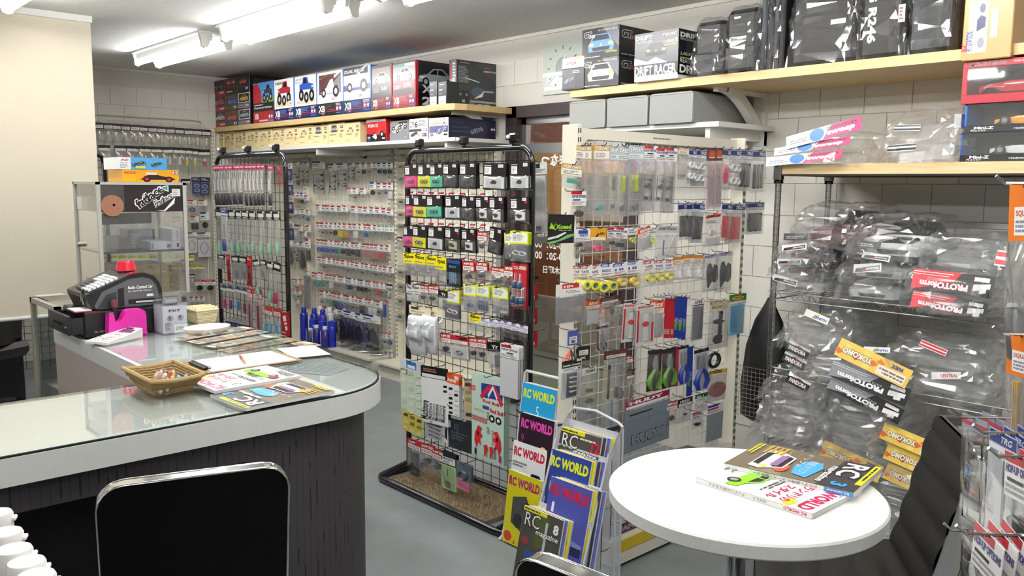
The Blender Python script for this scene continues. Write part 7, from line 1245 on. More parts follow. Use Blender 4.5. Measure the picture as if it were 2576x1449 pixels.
ins = [(1.035, .89), (1.03, .905), (1.06, .958), (1.17, 1.004), (1.225, 1.008), (1.255, .997), (1.273, .975), (1.283, .945), (1.287, .89)]
m = M().add([(x, RY+.0195, z) for x, z in ins], [tuple(range(len(ins)))], '#5a5c60'); m.add([(x, RY+.0192, z) for x, z in ((1.04, .892), (1.115, .892), (1.115, .955), (1.075, .945))], [(0, 1, 2, 3)], '#34353a'); m.add([(x, RY+.0191, z) for x, z in ((1.12, .892), (1.145, .892), (1.145, .97), (1.12, .965))], [(0, 1, 2, 3)], '#1b1b1e')
m.T = Matrix.Translation((1.16, RY+.019, .955)); m.text('Radio Control Car', 0, .006, .014, '#f2f2f2', w=.1, b=.04, sk=.15, out='#1a1a1d'); m.text('ALL WEATHER CIRCUIT', 0, -.006, .007, '#e6e6e6', w=.095, b=.02, out='#1a1a1d'); m.rect(.075, -.028, .1, -.018, '#e9e9e9'); m.rect(.0, -.056, .11, -.036, '#1b1b1e'); m.rect(.03, -.052, .1, -.045, '#d5d5d5'); cp('side_panel', m, 'print')
kx = lambda u: 1.012+u*.13; kz = lambda u: .957+u*.052
kr = random.Random(9)
for i in range(7):
    for j in range(5):
        u = .02+i*.13; c = kr.choice(['#d8dadc', '#c4c8cc', '#e4e6e8']) if j < 3 or i > 3 else '#2a2b2f'
        m = M(); y = RY+.035+j*.036; x0, x1 = kx(u), kx(u+.1); z0, z1 = kz(u)+.002, kz(u+.1)+.002
        m.add([(x0, y, z0), (x1, y, z1), (x1, y+.03, z1), (x0, y+.03, z0), (x0-.001, y+.002, z0+.007), (x1-.001, y+.002, z1+.007), (x1-.001, y+.028, z1+.007), (x0-.001, y+.028, z0+.007)], [(4, 5, 6, 7), (0, 1, 5, 4), (1, 2, 6, 5), (2, 3, 7, 6), (3, 0, 4, 7)], c); cp('key', m, 'plastic')
m = M(); m.add([(1.17, RY+.03, 1.0228), (1.225, RY+.03, 1.0268), (1.225, RY+.27, 1.0268), (1.17, RY+.27, 1.0228)], [(0, 1, 2, 3)], '#4a2a30'); cp('display', m, 'gloss')
t = thing('plastic_stand', 'small empty red plastic stand on top of the cash register', 'stand', (1.2, RY+.15, 1.0285)); M().lathe([(.042, 0), (.034, .035), (.03, .036), (.028, .03)], '#d81f3f', 24).build('stand', 'gloss', t, 50)
t = thing('memo_pad', 'white memo pad with pink edge in front of the register keys', 'paper', (1.0, RY+.02, ZG+.1005)); M().box(-.045, 0, 0, .05, .1, .004, '#c2305a').build('cover', 'matte', t); M().box(-.045, 0, .004, .048, .1, .008, '#ededee').build('paper', 'matte', t)
t = thing('key_bunch', 'bunch of keys hanging from the register front corner', 'keys', (1.0, RY+.06, .952)); M().tube([(.0, .012*cos(a), .006+.012*sin(a)) for a in [2*pi*i/12 for i in range(12)]], .003, '#17171a', 6, closed=True).build('key_ring', 'gloss', t)
for k in range(3): M().box(-.002-.002*k, -.004+.006*k, -.045+.008*k, 0-.002*k, .002+.006*k, -.004, '#b9bbbe').build('key', 'chrome', t)
t = thing('glue_stick', 'small dark glue stick with red cap in front of the register', 'glue', (1.095, RY-.012, ZG)); M().lathe([(.011, 0), (.011, .075), (.0115, .076), (.0115, .115)], '#1d1d28', 14).build('tube', 'plastic', t, 50); M().lathe([(.0122, .115), (.0122, .142), (.011, .145)], '#6a3038', 14).build('cap', 'plastic', t, 50)
# ---- pink tape cutter, calculator, boxed radio, tray, baskets
t = thing('tape_dispenser', 'bright pink tape dispenser in front of the register', 'tape dispenser', (1.055, RY-.062, ZG))
R_ = [(0, 0), (.147, 0), (.147, .08), (.143, .095), (.13, .104), (.085, .106), (.068, .1), (.06, .085), (.052, .068), (.04, .06), (.026, .064), (.022, .095), (.004, .097), (.0, .03)]
m = M(); n = len(R_); m.slab([(x, z) for x, z in R_], 0, .048, '#d628a0'); m.box(-.003, -.003, 0, .15, .051, .008, '#cf2698', .002); m.build('body', 'plastic', t)
m = M(); m.T = Matrix.Translation((.105, .04, .065)) @ Matrix.Rotation(pi/2, 4, 'X'); m.lathe([(.03, 0), (.03, .03)], '#e0a0c8', 20); m.T = Matrix.Identity(4); m.build('tape_roll', 'gloss', t); M().box(.003, .006, .0971, .022, .042, .1, '#a9a9ad').build('cutter', 'steel', t)
t = thing('calculator', 'white desk calculator tilted up in front of the pink tape dispenser', 'calculator', (1.0, 3.36, ZG), .52)
m = M().slab([(0, 0), (.19, 0), (.19, .036), (.13, .022), (0, .009)], 0, .105, '#e4e4e2'); m.build('body', 'plastic', t)
m = M(); m.T = Matrix.Translation((.135, .012, .0245)) @ Matrix.Rotation(-.23, 4, 'Y') @ Matrix.Rotation(-pi/2, 4, 'X'); m.rect(.002, 0, .032, .06, '#5a4a58'); m.rect(.036, .02, .05, .055, '#2f2f36'); m.build('display', 'gloss', t)
for i in range(5):
    for j in range(5):
        m = M(); x = .012+i*.022; y = .01+j*.018; z = .0092+.013*(x/.13); m.box(x, y, z, x+.016, y+.013, z+.004, ['#f0eeee', '#d8c4c4', '#b9bcc0'][(i*j) % 3], .001); m.build('key', 'plastic', t)
t = thing('radio_box', 'clear topped grey box reading PXY beside the register', 'box', (1.25, 3.465, ZG), .0)
t['label'] = 'grey carton with clear lid and small wheel pictures beside the register'
M().box(0, 0, 0, .1, .1, .112, '#b9bcc6', .001).build('carton', 'print', t)
m = M(); art(m, .1, .112, [('t', 'PXY', .25, .78, .1, '#2a2b33', {'b': .04, 'w': .5}), ('e', .3, .55, .13, .12, '#8f939c'), ('e', .72, .55, .13, .12, '#8f939c'), ('t', 'Y', .22, .48, .14, '#1b1c22', {'b': .05, 'w': .12}), ('t', 'Y', .64, .48, .14, '#1b1c22', {'b': .05, 'w': .12}), ('r', .45, .0, 1, .3, '#e6e8ea'), ('g', .5, .1, .9, .25, 3, '#888'), ('g', .08, .1, .4, .4, 5, '#777b86')]); m.build('front_print', 'print', t)
m = M(); m.box(0, 0, .112, .1, .1, .155, '#fff'); m.build('clear_lid', 'acrylic', t); m = M().box(.02, .03, .113, .08, .07, .132, '#8d9198', .008); m.build('content', 'plastic', t)
t = thing('plastic_tray', 'shallow translucent white plastic tray by the grey carton', 'tray', (1.39, 3.36, ZG), .25)
m = M(); m.lathe([(.07, .002), (.085, .012), (.098, .03), (.1, .03), (.087, .01), (.072, 0)], '#eceeee', 28, cap=False); m.lathe([(.072, .002), (.0, .002)], '#eceeee', 28, cap=False)
m.v = [(x*1.0, y*.75, z) for x, y, z in m.v]; m.build('tray', 'frosted', t, 50)
basket('wicker_basket', 'white wicker basket of rolled sticks at the back of the counter', 1.495, 3.68, .075, .13, .095, .15, .06, 9, '#d9cba4', '#e4d8b6')
for k in range(3):
    o = thing('wooden_stick', f'pale wooden stick lying on the wicker basket, {ORD[k]} of three', 'stick', (1.45, 3.62+.035*k, ZG+.064), 0, 'sticks on the wicker basket'); M().tube([(0, 0, 0), (.1, .008, .002)], .006, '#d8c69a', 8).build('stick', 'matte', o, 60)
t = thing('green_tray', 'small green plastic tray behind the clear topped carton', 'tray', (1.4, 3.75, ZG)); m = M().box(0, 0, 0, .1, .1, .004, '#1f8a45'); m.box(0, 0, 0, .004, .1, .045, '#1f8a45'); m.box(.096, 0, 0, .1, .1, .045, '#1f8a45'); m.box(0, 0, 0, .1, .004, .045, '#1f8a45'); m.box(0, .096, 0, .1, .1, .045, '#1f8a45'); m.build('tray', 'plastic', t)
# ---- glass showcases behind the counter
AL = '#a9a59a'
def frame(m, x0, y0, z0, x1, y1, z1, r, c):
    for a in ((x0, y0), (x1, y0), (x0, y1), (x1, y1)): m.box(a[0]-r, a[1]-r, z0, a[0]+r, a[1]+r, z1, c)
    for z in (z0+r, z1-r):
        m.box(x0-r, y0-r, z-r, x1+r, y0+r, z+r, c); m.box(x0-r, y1-r, z-r, x1+r, y1+r, z+r, c); m.box(x0-r, y0-r, z-r, x0+r, y1+r, z+r, c); m.box(x1-r, y0-r, z-r, x1+r, y1+r, z+r, c)
lc = thing('low_showcase', 'low aluminium framed glass showcase behind the cash register', 'showcase', (1.27, 4.22, 0))
m = M(); frame(m, 1.0, 4.02, .02, 1.55, 4.43, .855, .012, AL); wp('frame', m, 'enamel', lc)
bx('glass_pane', 'glass', (1.012, 4.015, .86, 1.54, 4.42, .864), parent=lc, loc=-lc.location); bx('glass_pane', 'glass', (.998, 4.03, .04, 1.002, 4.42, .84), parent=lc, loc=-lc.location); bx('glass_pane', 'glass', (1.012, 4.018, .04, 1.54, 4.022, .84), parent=lc, loc=-lc.location)
bx('shelf_panel', 'glass', (1.012, 4.03, .45, 1.54, 4.42, .456), parent=lc, loc=-lc.location)
fc = thing('tall_showcase', 'clear acrylic display case with dark upper panel and stickers', 'showcase', (1.41, 4.28, .865))
x0, x1, y0, y1, zb, zt = 1.214, 1.605, 4.1, 4.45, .866, 1.4
m = M()
for a in ((x0, y0), (x1, y0), (x0, y1), (x1, y1)): m.box(a[0]-.008, a[1]-.008, zb, a[0]+.008, a[1]+.008, zt, '#b9b8b2')
m.box(x0-.008, y0-.008, zt-.012, x1+.008, y1+.008, zt, '#b9b7b0'); wp('frame', m, 'enamel', fc)
bx('dark_panel', 'print', (x0+.008, y0-.002, 1.262, x1-.008, y0+.004, zt-.012), (x0+.008, y0+.3, 1.262, x1-.008, y1, zt-.012), parent=fc, loc=-fc.location, col='#2a2224')
m = M(); m.T = Matrix.Translation((1.39, y0-.003, 1.27)); m.text('fatlace', .0, .0, .05, '#f4f4f4', w=.155, b=.09, rot=.62); m.text('fatlace', .003, .004, .044, '#101014', w=.147, b=.02, rot=.62); m.poly([(.095, .105), (.14, .12), (.14, .085)], '#f4f4f4'); m.poly([(.105, .104), (.135, .114), (.135, .092)], '#3a9a92'); m.text('Fatlace', .075, .01, .034, '#f4f4f4', w=.105, b=.09, rot=.5, sk=.2); m.text('Fatlace', .078, .013, .028, '#101014', w=.098, b=.0, rot=.5, sk=.2); m.poly([(.08, -.002), (.115, -.002), (.17, .06), (.165, .03), (.12, -.006)], '#f4f4f4'); m.rect(.155, .065, .195, .1, '#e6e4e0'); m.greek(.16, .07, .19, .095, 3, '#aaa'); wp('sticker', m, 'print', fc)
bx('acrylic_pane', 'acrylic', (x0+.008, y0-.001, zb, x1-.008, y0+.001, 1.262), (x0-.001, y0, zb, x0+.001, y1, zt-.012), (x1-.001, y0, zb, x1+.001, y1, zt-.012), parent=fc, loc=-fc.location)
bx('acrylic_shelf', 'gloss', (x0+.01, y0+.005, 1.07, x1-.01, y1-.01, 1.078), parent=fc, loc=-fc.location, col='#3a3632')
M().tube([(x0-.02, y1-.06, 1.1), (x0+.02, y1-.06, 1.1)], .012, '#b0a898', 10).build('knob', 'steel', fc, 60, loc=-fc.location)
bx('base_panel', 'gloss', (x0, y0, .8655, x1, y1, .872), parent=fc, loc=-fc.location, col='#bdbab2')
# in and on the tall showcase
def cubox(name, lab, x, y, z, w, d, h, col, ops=None, rz=0, cat='box', group=None, mat='print'):
    t = thing(name, lab, cat, (x, y, z), rz, group); M().box(0, 0, 0, w, d, h, col, .001).build('carton', mat, t)
    if ops: m = M(); art(m, w, h, ops); m.build('front_print', 'print', t)
    return t
WB = [('r', .04, .1, .14, .8, '#8d8f98'), ('r', .78, .2, .94, .6, '#33364a'), ('st', .8, .25, .06, False)]
zs = 1.0785
cubox('white_part_box', 'white small parts box lying on the showcase shelf', 1.44, 4.11, zs, .1, .18, .04, '#d9dbe6', WB)
cubox('white_part_box', 'white small parts box standing on end on the showcase shelf', 1.543, 4.11, zs, .04, .18, .098, '#d9dbe6', [('r', .55, .1, .8, .3, '#33364a'), ('g', .55, .4, .8, .9, 6, '#6a6e88')])
cubox('navy_part_box', 'navy small parts box behind the white ones on the showcase shelf', 1.4, 4.3, zs, .13, .12, .09, '#2d2f5c', [('g', .1, .2, .5, .8, 4, '#8a8ca8')])
cubox('brown_part_box', 'dark brown parts box at the middle of the showcase shelf', 1.33, 4.25, zs, .065, .15, .06, '#453634')
GD = [('e', .35, .5, .14, .38, '#7a6434'), ('e', .6, .5, .14, .38, '#7a6434'), ('r', .8, .05, .82, .95, '#5a3a7a'), ('st', .86, .4, .035, False), ('e', .35, .5, .05, .14, '#8f7740')]
cubox('gold_kit_box', 'olive gold kit box lying upper in the showcase base', 1.31, 4.13, .94, .22, .25, .068, '#8f7840', GD); cubox('gold_kit_box', 'olive gold kit box lying under the upper gold one', 1.31, 4.13, .8725, .22, .25, .066, '#8f7840', GD)
cubox('gold_kit_box', 'olive gold kit box at the post end of the showcase base', 1.228, 4.2, .8725, .078, .2, .066, '#8f7840', GD[:2]); cubox('gold_kit_box', 'olive gold kit box standing upright at the showcase far end', 1.535, 4.15, .8725, .05, .2, .125, '#836d38', [('t', 'SUPER', .15, .84, .06, '#d8cda0', {'w': .7}), ('e', .5, .5, .38, .2, '#72602e')])
ZT2 = 1.4005
cubox('buggy_kit_box', 'yellow kit box with a black red wheeled buggy on top of the showcase', 1.33, 4.12, ZT2, .26, .2, .058, '#e0a41f', [('r', .22, 0, 1, .95, '#d99a1a'), ('t', 'SAND ROVER', .03, .66, .2, '#b03a1a', {'b': .04, 'w': .2}), ('p', [(.3, .2), (.5, .75), (.7, .5), (.9, .35), (.95, .2)], '#1a1718'), ('e', .42, .26, .07, .26, '#1a1718'), ('e', .42, .26, .035, .13, '#b01f30'), ('e', .82, .24, .07, .24, '#1a1718'), ('e', .82, .24, .035, .12, '#b01f30'), ('r', .4, .6, .6, .8, '#e8c8c0'), ('st', .87, .68, .055, False)])
cubox('chassis_kit_box', 'white and blue kit box of a chassis on top of the yellow one', 1.31, 4.12, ZT2+.0585, .225, .2, .055, '#e6e8ea', [('r', .26, 0, 1, 1, '#4a9ad0'), ('t', 'AE', .06, .72, .16, '#b03030', {'w': .16, 'b': .03}), ('g', .05, .1, .22, .6, 4, '#999'), ('car', .42, .2, .3, '#3a3c44', 'chassis'), ('car', .78, .25, .25, '#3a3c44', 'chassis'), ('r', .35, .1, .55, .3, '#d8cc2a')])
cubox('white_device', 'white gadget leaning inside the dark top of the showcase side', 1.225, 4.3, 1.268, .05, .1, .06, '#d9d8d4', None, .2, 'device'); cubox('grey_tray', 'grey tray with two slots in the showcase side', 1.222, 4.12, 1.2625, .07, .16, .005, '#98958a', None, 0, 'tray', None, 'matte')
t = thing('film_roll_bag', 'clear bag with peach disc hanging in the dark showcase panel', 'bag', (1.27, 4.094, 1.388)); m = M(); pouch(m, .11, 0, -.12, .006, 3); m.build('pouch', 'film', t); m = M(); stuffing(m, .11, -.06, .06, [('disc', .5, .6, .9, 1, '#9a6a54'), ('disc', .55, .55, .1, .15, '#d8d0c8')], 1); m.build('disc', 'plastic', t)
for k, x in enumerate((1.265, 1.345, 1.425)):
    t = thing('black_header_bag', f'crinkled clear bag with plain black header in the showcase, {ORD[k]} from its post', 'bag', (x, 4.13+.01*k, 1.255), 0, 'black headed bags in the showcase'); M().box(-.038, -.001, -.05, .038, .001, 0, '#141417').build('header_card', 'print', t); m = M(); m.T = Matrix.Translation((0, .02, -.17)); crinkle(m, .085, .03, .13, 70+k, .008, 16, 10); m.build('pouch', 'crinkled_film', t)
t = thing('label_sheet', 'small printed sheet at the far corner of the low showcase', 'paper', (1.01, 4.36, .8642), .1); M().rect(0, 0, .12, .06, '#d5d2cc').build('paper', 'print', t); t.rotation_euler = (-pi/2, 0, .1)
# ---- spray cans on the wall unit deck
SC = [(3.42, 6.27, .25, '#c02028', '#e8e8e8', 'red can with white cap'), (3.38, 6.2, .275, '#1a2494', '#1a2494', 'tall blue can with blue cap'), (3.42, 6.1, .275, '#1a2494', '#1a2494', 'tall blue can with blue cap, second'), (3.44, 6.0, .275, '#1c2899', '#1a2494', 'tall blue can with blue cap, third'), (3.5, 6.14, .28, '#d8d8dc', '#e8e8e8', 'white capped can behind the blue ones'), (3.52, 6.02, .28, '#d8d8dc', '#e8e8e8', 'second white capped can behind the blue ones'),
      (3.37, 6.03, .2, '#1a2a9e', '#1f30b0', 'short blue can with wide blue lid'), (3.38, 5.9, .2, '#1a2a9e', '#1f30b0', 'short blue can with wide lid, middle'), (3.4, 5.79, .21, '#1a2a9e', '#1f30b0', 'short blue can with wide lid, nearest the bags'), (3.345, 5.93, .165, '#2a2470', '#ececec', 'small violet can with white cap'), (3.35, 5.81, .17, '#2a2470', '#ececec', 'small violet can with white cap near the bags'), (3.34, 6.02, .13, '#3a3a6a', '#e4e4e4', 'smallest bottle with white trigger cap')]
for i, (x, y, h, c, c2, lb) in enumerate(SC):
    t = thing('spray_can', f'{lb} on the wall unit deck', 'spray can', (x, y, .1155), 0, 'spray cans beyond the counter'); r_ = .033
    m = M().lathe([(r_, 0), (r_, h*.78), (r_*.8, h*.83), (r_*.55, h*.85)], c, 18); m.T = Matrix.Rotation(RX, 4, 'Z') @ Matrix.Translation((0, -r_-.0004, 0)); m.text('CLEANER', -.008, h*.15, .012, '#e6e8f2', w=.11, b=.03, rot=pi/2); m.build('can', 'gloss', t, 50)
    wd = 'lid' in lb; M().lathe([(r_*(.98 if wd else .6), h*(.72 if wd else .85)), (r_*(.98 if wd else .6), h*.97), (r_*.4, h)], c2, 16).build('cap', 'plastic', t, 50)
for i in range(4):
    t = thing('flat_parts_bag', f'flat clear bag of black parts lying on the deck, {ORD[i]} from the cans', 'bag', (3.49, 5.7-.14*i, .1156), .3*i, 'bags lying on the wall unit deck'); m = M(); crinkle(m, .14, .12, .03, 90+i, .008, 18, 7); m.build('pouch', 'crinkled_film', t); m = M(); m.T = Matrix.Translation((0, 0, .008)) @ Matrix.Rotation(-pi/2, 4, 'X'); stuffing(m, .13, .06, .12, [('sprue', .5, .5, .8, .8, '#26272b'), ('blob', .5, .5, .6, .5, '#1d1e22')], i); m.build('contents', 'plastic', t)
# ---- under the screen: office chair, papers
t = thing('office_chair', 'black leather office chair behind the counter under the screen', 'chair', (1.02, 5.55, 0), .5)
m = M(); vs = []
for i in range(9):
    for j in range(7):
        u, v = i/8-.5, j/6; vs.append((u*.46*(1-.25*(2*v-1)**4), -.05*cos(u*3)+.04*v, .45+.42*v))
m.add(vs, [(i*7+j, (i+1)*7+j, (i+1)*7+j+1, i*7+j+1) for i in range(8) for j in range(6)], '#0e0e10'); m.box(-.22, -.02, .44, .22, .06, .8, '#0e0e10', .03); m.build('backrest', 'leather', t, 60)
M().box(-.24, -.05, .36, .24, .42, .45, '#101012', .03).build('seat', 'leather', t); M().tube([(0, .18, .36), (0, .18, .08)], .03, '#161618', 10).build('column', 'plastic', t)
for k in range(5): a = 2*pi*k/5; M().tube([(0, .18, .09), (.28*cos(a), .18+.28*sin(a), .05)], .02, '#161618', 8).build('leg', 'plastic', t)
cubox('paper_pile', 'pile of dark folders on the floor behind the office chair', .55, 4.55, .0, .3, .25, .34, '#3a3632', [('r', .02, .1+.16*0, .9, .12, '#d8d6d0'), ('g', .0, .0, 1, 1, 9, '#6a665e')], 0, 'papers', None, 'matte')
cubox('cardboard_box', 'brown cardboard box on the floor inside the counter', 1.0, 3.0, 0.0, .3, .3, .42, '#a07838', None, 0, 'box', None, 'matte')
t = thing('notice_paper', 'white notice paper hanging inside the counter beside the drawer', 'paper', (.982, 3.99, .69), RX); m = M(); m.rect(0, -.3, .13, 0, '#cfcac4'); m.greek(.01, -.28, .12, -.03, 10, '#8a8580'); m.build('paper', 'print', t)
t = thing('notice_strip', 'column of small printed labels stuck on the counter inner board', 'label', (.9838, 3.4, .69), RX); m = M(); m.rect(0, -.13, .07, 0, '#b8aca8'); m.greek(.0, -.125, .065, -.005, 8, '#6a5e5c'); m.build('label', 'print', t)
cubox('red_folder', 'dark red folder standing in the low showcase', 1.06, 4.1, .457, .2, .02, .26, '#6a1c24', [('g', .2, .3, .8, .6, 3, '#c0a0a0')], 0, 'folder'); cubox('dark_device', 'dark grey device in the low showcase under the red folder', 1.08, 4.1, .05, .24, .2, .2, '#3a3836', None, 0, 'device', None, 'matte'); cubox('white_carton', 'white carton at the low showcase far side', 1.3, 4.12, .457, .16, .2, .2, '#c9c5bc', None, 0, 'box', None, 'matte')

t = thing('backdrop_cabinet', 'added low black cabinet filling the dark backdrop under the hanging beige screen', 'cabinet', (.3, 6.0, 0)); M().box(0, 0, 0, .98, .4, .7, '#151415', .004).build('body', 'matte', t)  # made-up cabinet supplying the dark backdrop below the screen
for k in range(2): M().box(.01+.49*k, -.012, .02, .48+.49*k, -.001, .68, '#1b1a1c', .003).build('door', 'matte', t)
# ---------------------------------------------------------------- magazine racks
def stand_mag(lab, base, ops, X, pl_, pr_, py, w=None, h=.285, lean=.2, t=.006, dx=0, dy=0, grp=None):
    """upright magazine facing -x, leaning back; pl_, pr_ photo pixels of its top corners, py of its top left"""
    a = at(0, X, pl_, py); b_ = at(0, X, pr_, py+(pr_-pl_)*.33); w = w or (a.y-b_.y)
    T = Matrix.Translation((X+dx, a.y+dy, a.z)) @ Matrix.Rotation(RX, 4, 'Z') @ Matrix.Rotation(pi/2-lean, 4, 'X') @ Matrix.Translation((0, -h, -t))
    return mag(lab, base, ops, w, h, t, T, 0, stuff=grp)
def cov(base, title, tc, extra): return (base, [('r', 0, 0, 1, 1, base), ('t', 'RC WORLD', .04, .8, .13, tc, {'b': .05, 'w': .92})]+extra)
def cmag(base, n, extra, nc='#f0f0f0'): return (base, [('r', 0, 0, 1, 1, base), ('r', 0, .95, .6, 1, '#dcd62a'), ('g', .02, .96, .55, .99, 1, '#333'), ]+extra+[('t', 'RC', .08, .78, .16, '#e8e8e8', {'w': .38, 'out': '#222'}), ('t', 'magazine', .4, .7, .08, '#f0f0f0', {'b': .02, 'w': .55, 'out': '#222'}), ('t', n, .8, .8, .12, nc, {'b': .04, 'w': .13 if len(n) < 2 else .2})])
r1 = thing('magazine_rack', 'white mesh magazine rack of four tiers beside the round table', 'magazine rack', (2.03, 1.88, 0))
WM = '#c9ccd2'; YA, YB_ = 1.755, 2.0
TI = [(2.09, .57), (2.045, .49), (2.0, .4), (1.95, .3)]
for y in (YA, YB_):
    m = M(); P = [(2.13, y, .02), (2.13, y, .6), (2.06, y, .52), (1.93, y, .12), (1.91, y, .02)]; m.tube(P, .004, WM, 8, closed=True)
    wp('side_frame', m, 'enamel', r1, 60)
    m = M().add([(2.13, y, .02), (2.13, y, .6), (2.06, y, .52), (1.93, y, .12), (1.91, y, .02)], [(0, 1, 2, 3, 4)], WM); wp('side_sheet', m, 'perforated', r1)
    m = M().tube([(2.0, y, .02), (2.0, y, .3), (2.02, y, .34), (2.1, y, .34), (2.1, y, .02)], .004, WM, 6); wp('brace', m, 'enamel', r1, 60)
m = M(); m.tube([(2.13, YA, .6), (2.13, YA+.02, .612), (2.13, (YA+YB_)/2, .632), (2.13, YB_-.02, .622), (2.13, YB_, .6)], .005, WM, 8); wp('top_rail', m, 'enamel', r1, 60)
for X, z in TI:
    m = M(); m.box(X-.012, YA, z-.3 if z > .33 else .02, X-.009, YB_, z-.17 if z > .33 else .06, WM); m.box(X+.03, YA, z-.27 if z > .33 else .02, X+.033, YB_, z+.01, WM); m.box(X-.012, YA, z-.3 if z > .33 else .018, X+.033, YB_, z-.297 if z > .33 else .02, WM); wp('tier', m, 'enamel', r1)
G1 = 'magazines in the white mesh rack'
A = [(cmag('#4d4a44', '12', [('car', .5, .3, .8, '#6a5a3a', 'front'), ('e', .25, .55, .2, .08, '#b02a3a'), ('g', .5, .9, .95, .94, 1, '#ddd'), ('p', [(.0, .1), (1, .3), (1, .0), (0, 0)], '#3a2a20')], '#c01f3a'), 1413, 1510, 1072, 'grey car magazine numbered twelve in the top tier'),
     (cov('#2b3f86', 0, '#d8de22', [('p', [(.1, .62), (.5, .7), (.5, .56), (.1, .5)], '#dfe02a'), ('e', .65, .5, .16, .14, '#e84aa0'), ('t', '10', .75, .5, .12, '#cfd8f0', {'w': .16}), ('car', .3, .5, .4, '#5a5f48', 'buggy'), ('g', .5, .2, .9, .4, 5, '#8fa0d8')]), 1388, 1486, 1128, 'blue car magazine with lime title in the second tier'),
     (cov('#4a4f9a', 0, '#c01f3a', [('t', '1', .12, .6, .12, '#e8e8f4', {'w': .06}), ('p', [(.25, .45), (.4, .5), (.38, .42), (.5, .5), (.45, .38)], '#d02a6a'), ('r', .3, .2, .95, .3, '#2a2c4a'), ('p', [(.5, .3), (.6, .38), (.95, .34), (.95, .3)], '#7a80b8'), ('g', .3, .08, .9, .16, 2, '#c0c4e4')]), 1388, 1488, 1198, 'violet car magazine with red title in the third tier'),
     (cmag('#4a4a44', '8', [('p', [(.3, .95), (.7, .95), (.6, .6), (.4, .55)], '#4f5a34'), ('r', .2, .3, .6, .5, '#33508f'), ('r', .6, .5, .66, .9, '#b9bcc0'), ('t', 'ヴァージン', .62, .2, .06, '#d8d22a', {'w': .35, 'rot': 0}), ('t', 'アップ', .6, .12, .07, '#d8d22a', {'w': .3}), ('e', .15, .6, .1, .05, '#8a3a3a')]), 1320, 1430, 1270, 'dark car magazine numbered eight in the lowest tier')]
for (X, z), (cv, l_, r_, py, lb) in zip(TI, A):
    stand_mag(lb+' of the mesh rack', cv[0], cv[1], X, l_, r_, py, .19, grp=G1, lean=.22)
    for k in range(1, 4):
        c2 = [cmag('#3a3a4a', '9', [('r', .1, .2, .9, .6, '#7a1f3a')]), cov('#5a6ab0', 0, '#c02a4a', [('r', .1, .2, .9, .6, '#8a90c8')]), cmag('#d8d02a', '0', [('r', .1, .2, .9, .6, '#b02a3a')], '#c01f3a')][(k+int(z*10)) % 3]
        stand_mag(f'car magazine {["next", "second", "third"][k-1]} behind the front one in the {["top", "second", "third", "lowest"][TI.index((X, z))]} tier of the mesh rack', c2[0], c2[1], X, l_, r_, py, .19, grp=G1, lean=.22, dx=.0085*k, dy=-.012*k)
r2 = thing('magazine_rack', 'white wire magazine rack between the near black rack and the mesh rack', 'magazine rack', (2.2, 2.24, 0))
m = M()
for y in (2.37, 2.1):
    m.tube([(2.13, y, .006), (2.15, y, .02), (2.22, y, .35), (2.26, y, .66)], .006, '#d8d8d8', 8); m.tube([(2.13, y, .006), (2.3, y, .006), (2.27, y, .66)], .006, '#d8d8d8', 8)
m.tube([(2.26, 2.37, .66), (2.26, 2.36, .672), (2.26, 2.11, .672), (2.26, 2.1, .66)], .006, '#d8d8d8', 8); wp('wire_frame', m, 'enamel', r2, 60)
for X, z in ((2.235, .5), (2.215, .38), (2.195, .25), (2.18, .08)): m = M(); m.tube([(X-.02, 2.37, z+.02), (X-.03, 2.3, z), (X-.03, 2.17, z), (X-.02, 2.1, z+.02)], .004, '#1c1c1f', 6); m.tube([(X+.02, 2.36, z-.12 if z > .1 else .012), (X-.03, 2.36, z-.12 if z > .1 else .012), (X-.03, 2.12, z-.12 if z > .1 else .012), (X+.02, 2.12, z-.12 if z > .1 else .012)], .003, '#1c1c1f', 6); wp('tier_wire', m, 'enamel', r2, 60)
B = [(cov('#2a9ad0', 0, '#d8e02a', [('t', '5', .45, .58, .14, '#d8eef8', {'w': .09}), ('e', .72, .4, .12, .16, '#e0283c'), ('r', .0, .2, .2, .6, '#2a1c14'), ('p', [(.7, .2), (1, .2), (1, .6), (.75, .55)], '#f0f0f0'), ('e', .85, .45, .04, .03, '#1a1a1a'), ('e', .92, .35, .04, .03, '#1a1a1a'), ('e', .8, .3, .04, .03, '#1a1a1a'), ('e', .3, .4, .08, .12, '#22384a')]), 1317, 1402, 961, 2.225, 'sky blue car magazine with yellow title in the top tier'),
     (cov('#2a1c26', 0, '#e04aa8', [('t', '9', .08, .6, .12, '#a83a8a', {'w': .08}), ('e', .75, .5, .14, .12, '#e6d81f'), ('p', [(.2, .3), (.4, .6), (.6, .55), (.7, .3)], '#55474c'), ('g', .1, .1, .9, .3, 4, '#8a7a80')]), 1311, 1390, 1036, 2.2, 'black car magazine with pink title in the second tier'),
     (cov('#ececec', 0, '#b81f35', [('car', .35, .3, .75, '#c02430', 'front'), ('car', .75, .5, .4, '#2a3f78', 'front'), ('t', '8', .85, .4, .1, '#777', {'w': .08}), ('g', .05, .66, .5, .74, 2, '#888')]), 1293, 1380, 1106, 2.185, 'white car magazine with red cars in the third tier'),
     (cov('#d8d020', 0, '#a82a6a', [('p', [(.2, .65), (.6, .72), (.8, .5), (.6, .2), (.2, .3)], '#4a4a48'), ('e', .65, .55, .14, .09, '#2a2a2a'), ('e', .4, .35, .14, .1, '#2a2a2a'), ('p', [(.5, .1), (.6, .3), (.7, .1), (.85, .28), (.95, .05)], '#d02a8a'), ('e', .15, .1, .12, .07, '#c8402a'), ('t', 'ようこそ', .3, .02, .06, '#a82a2a', {'w': .6})]), 1281, 1366, 1180, 2.165, 'yellow car magazine with a grey crawler in the lowest tier')]
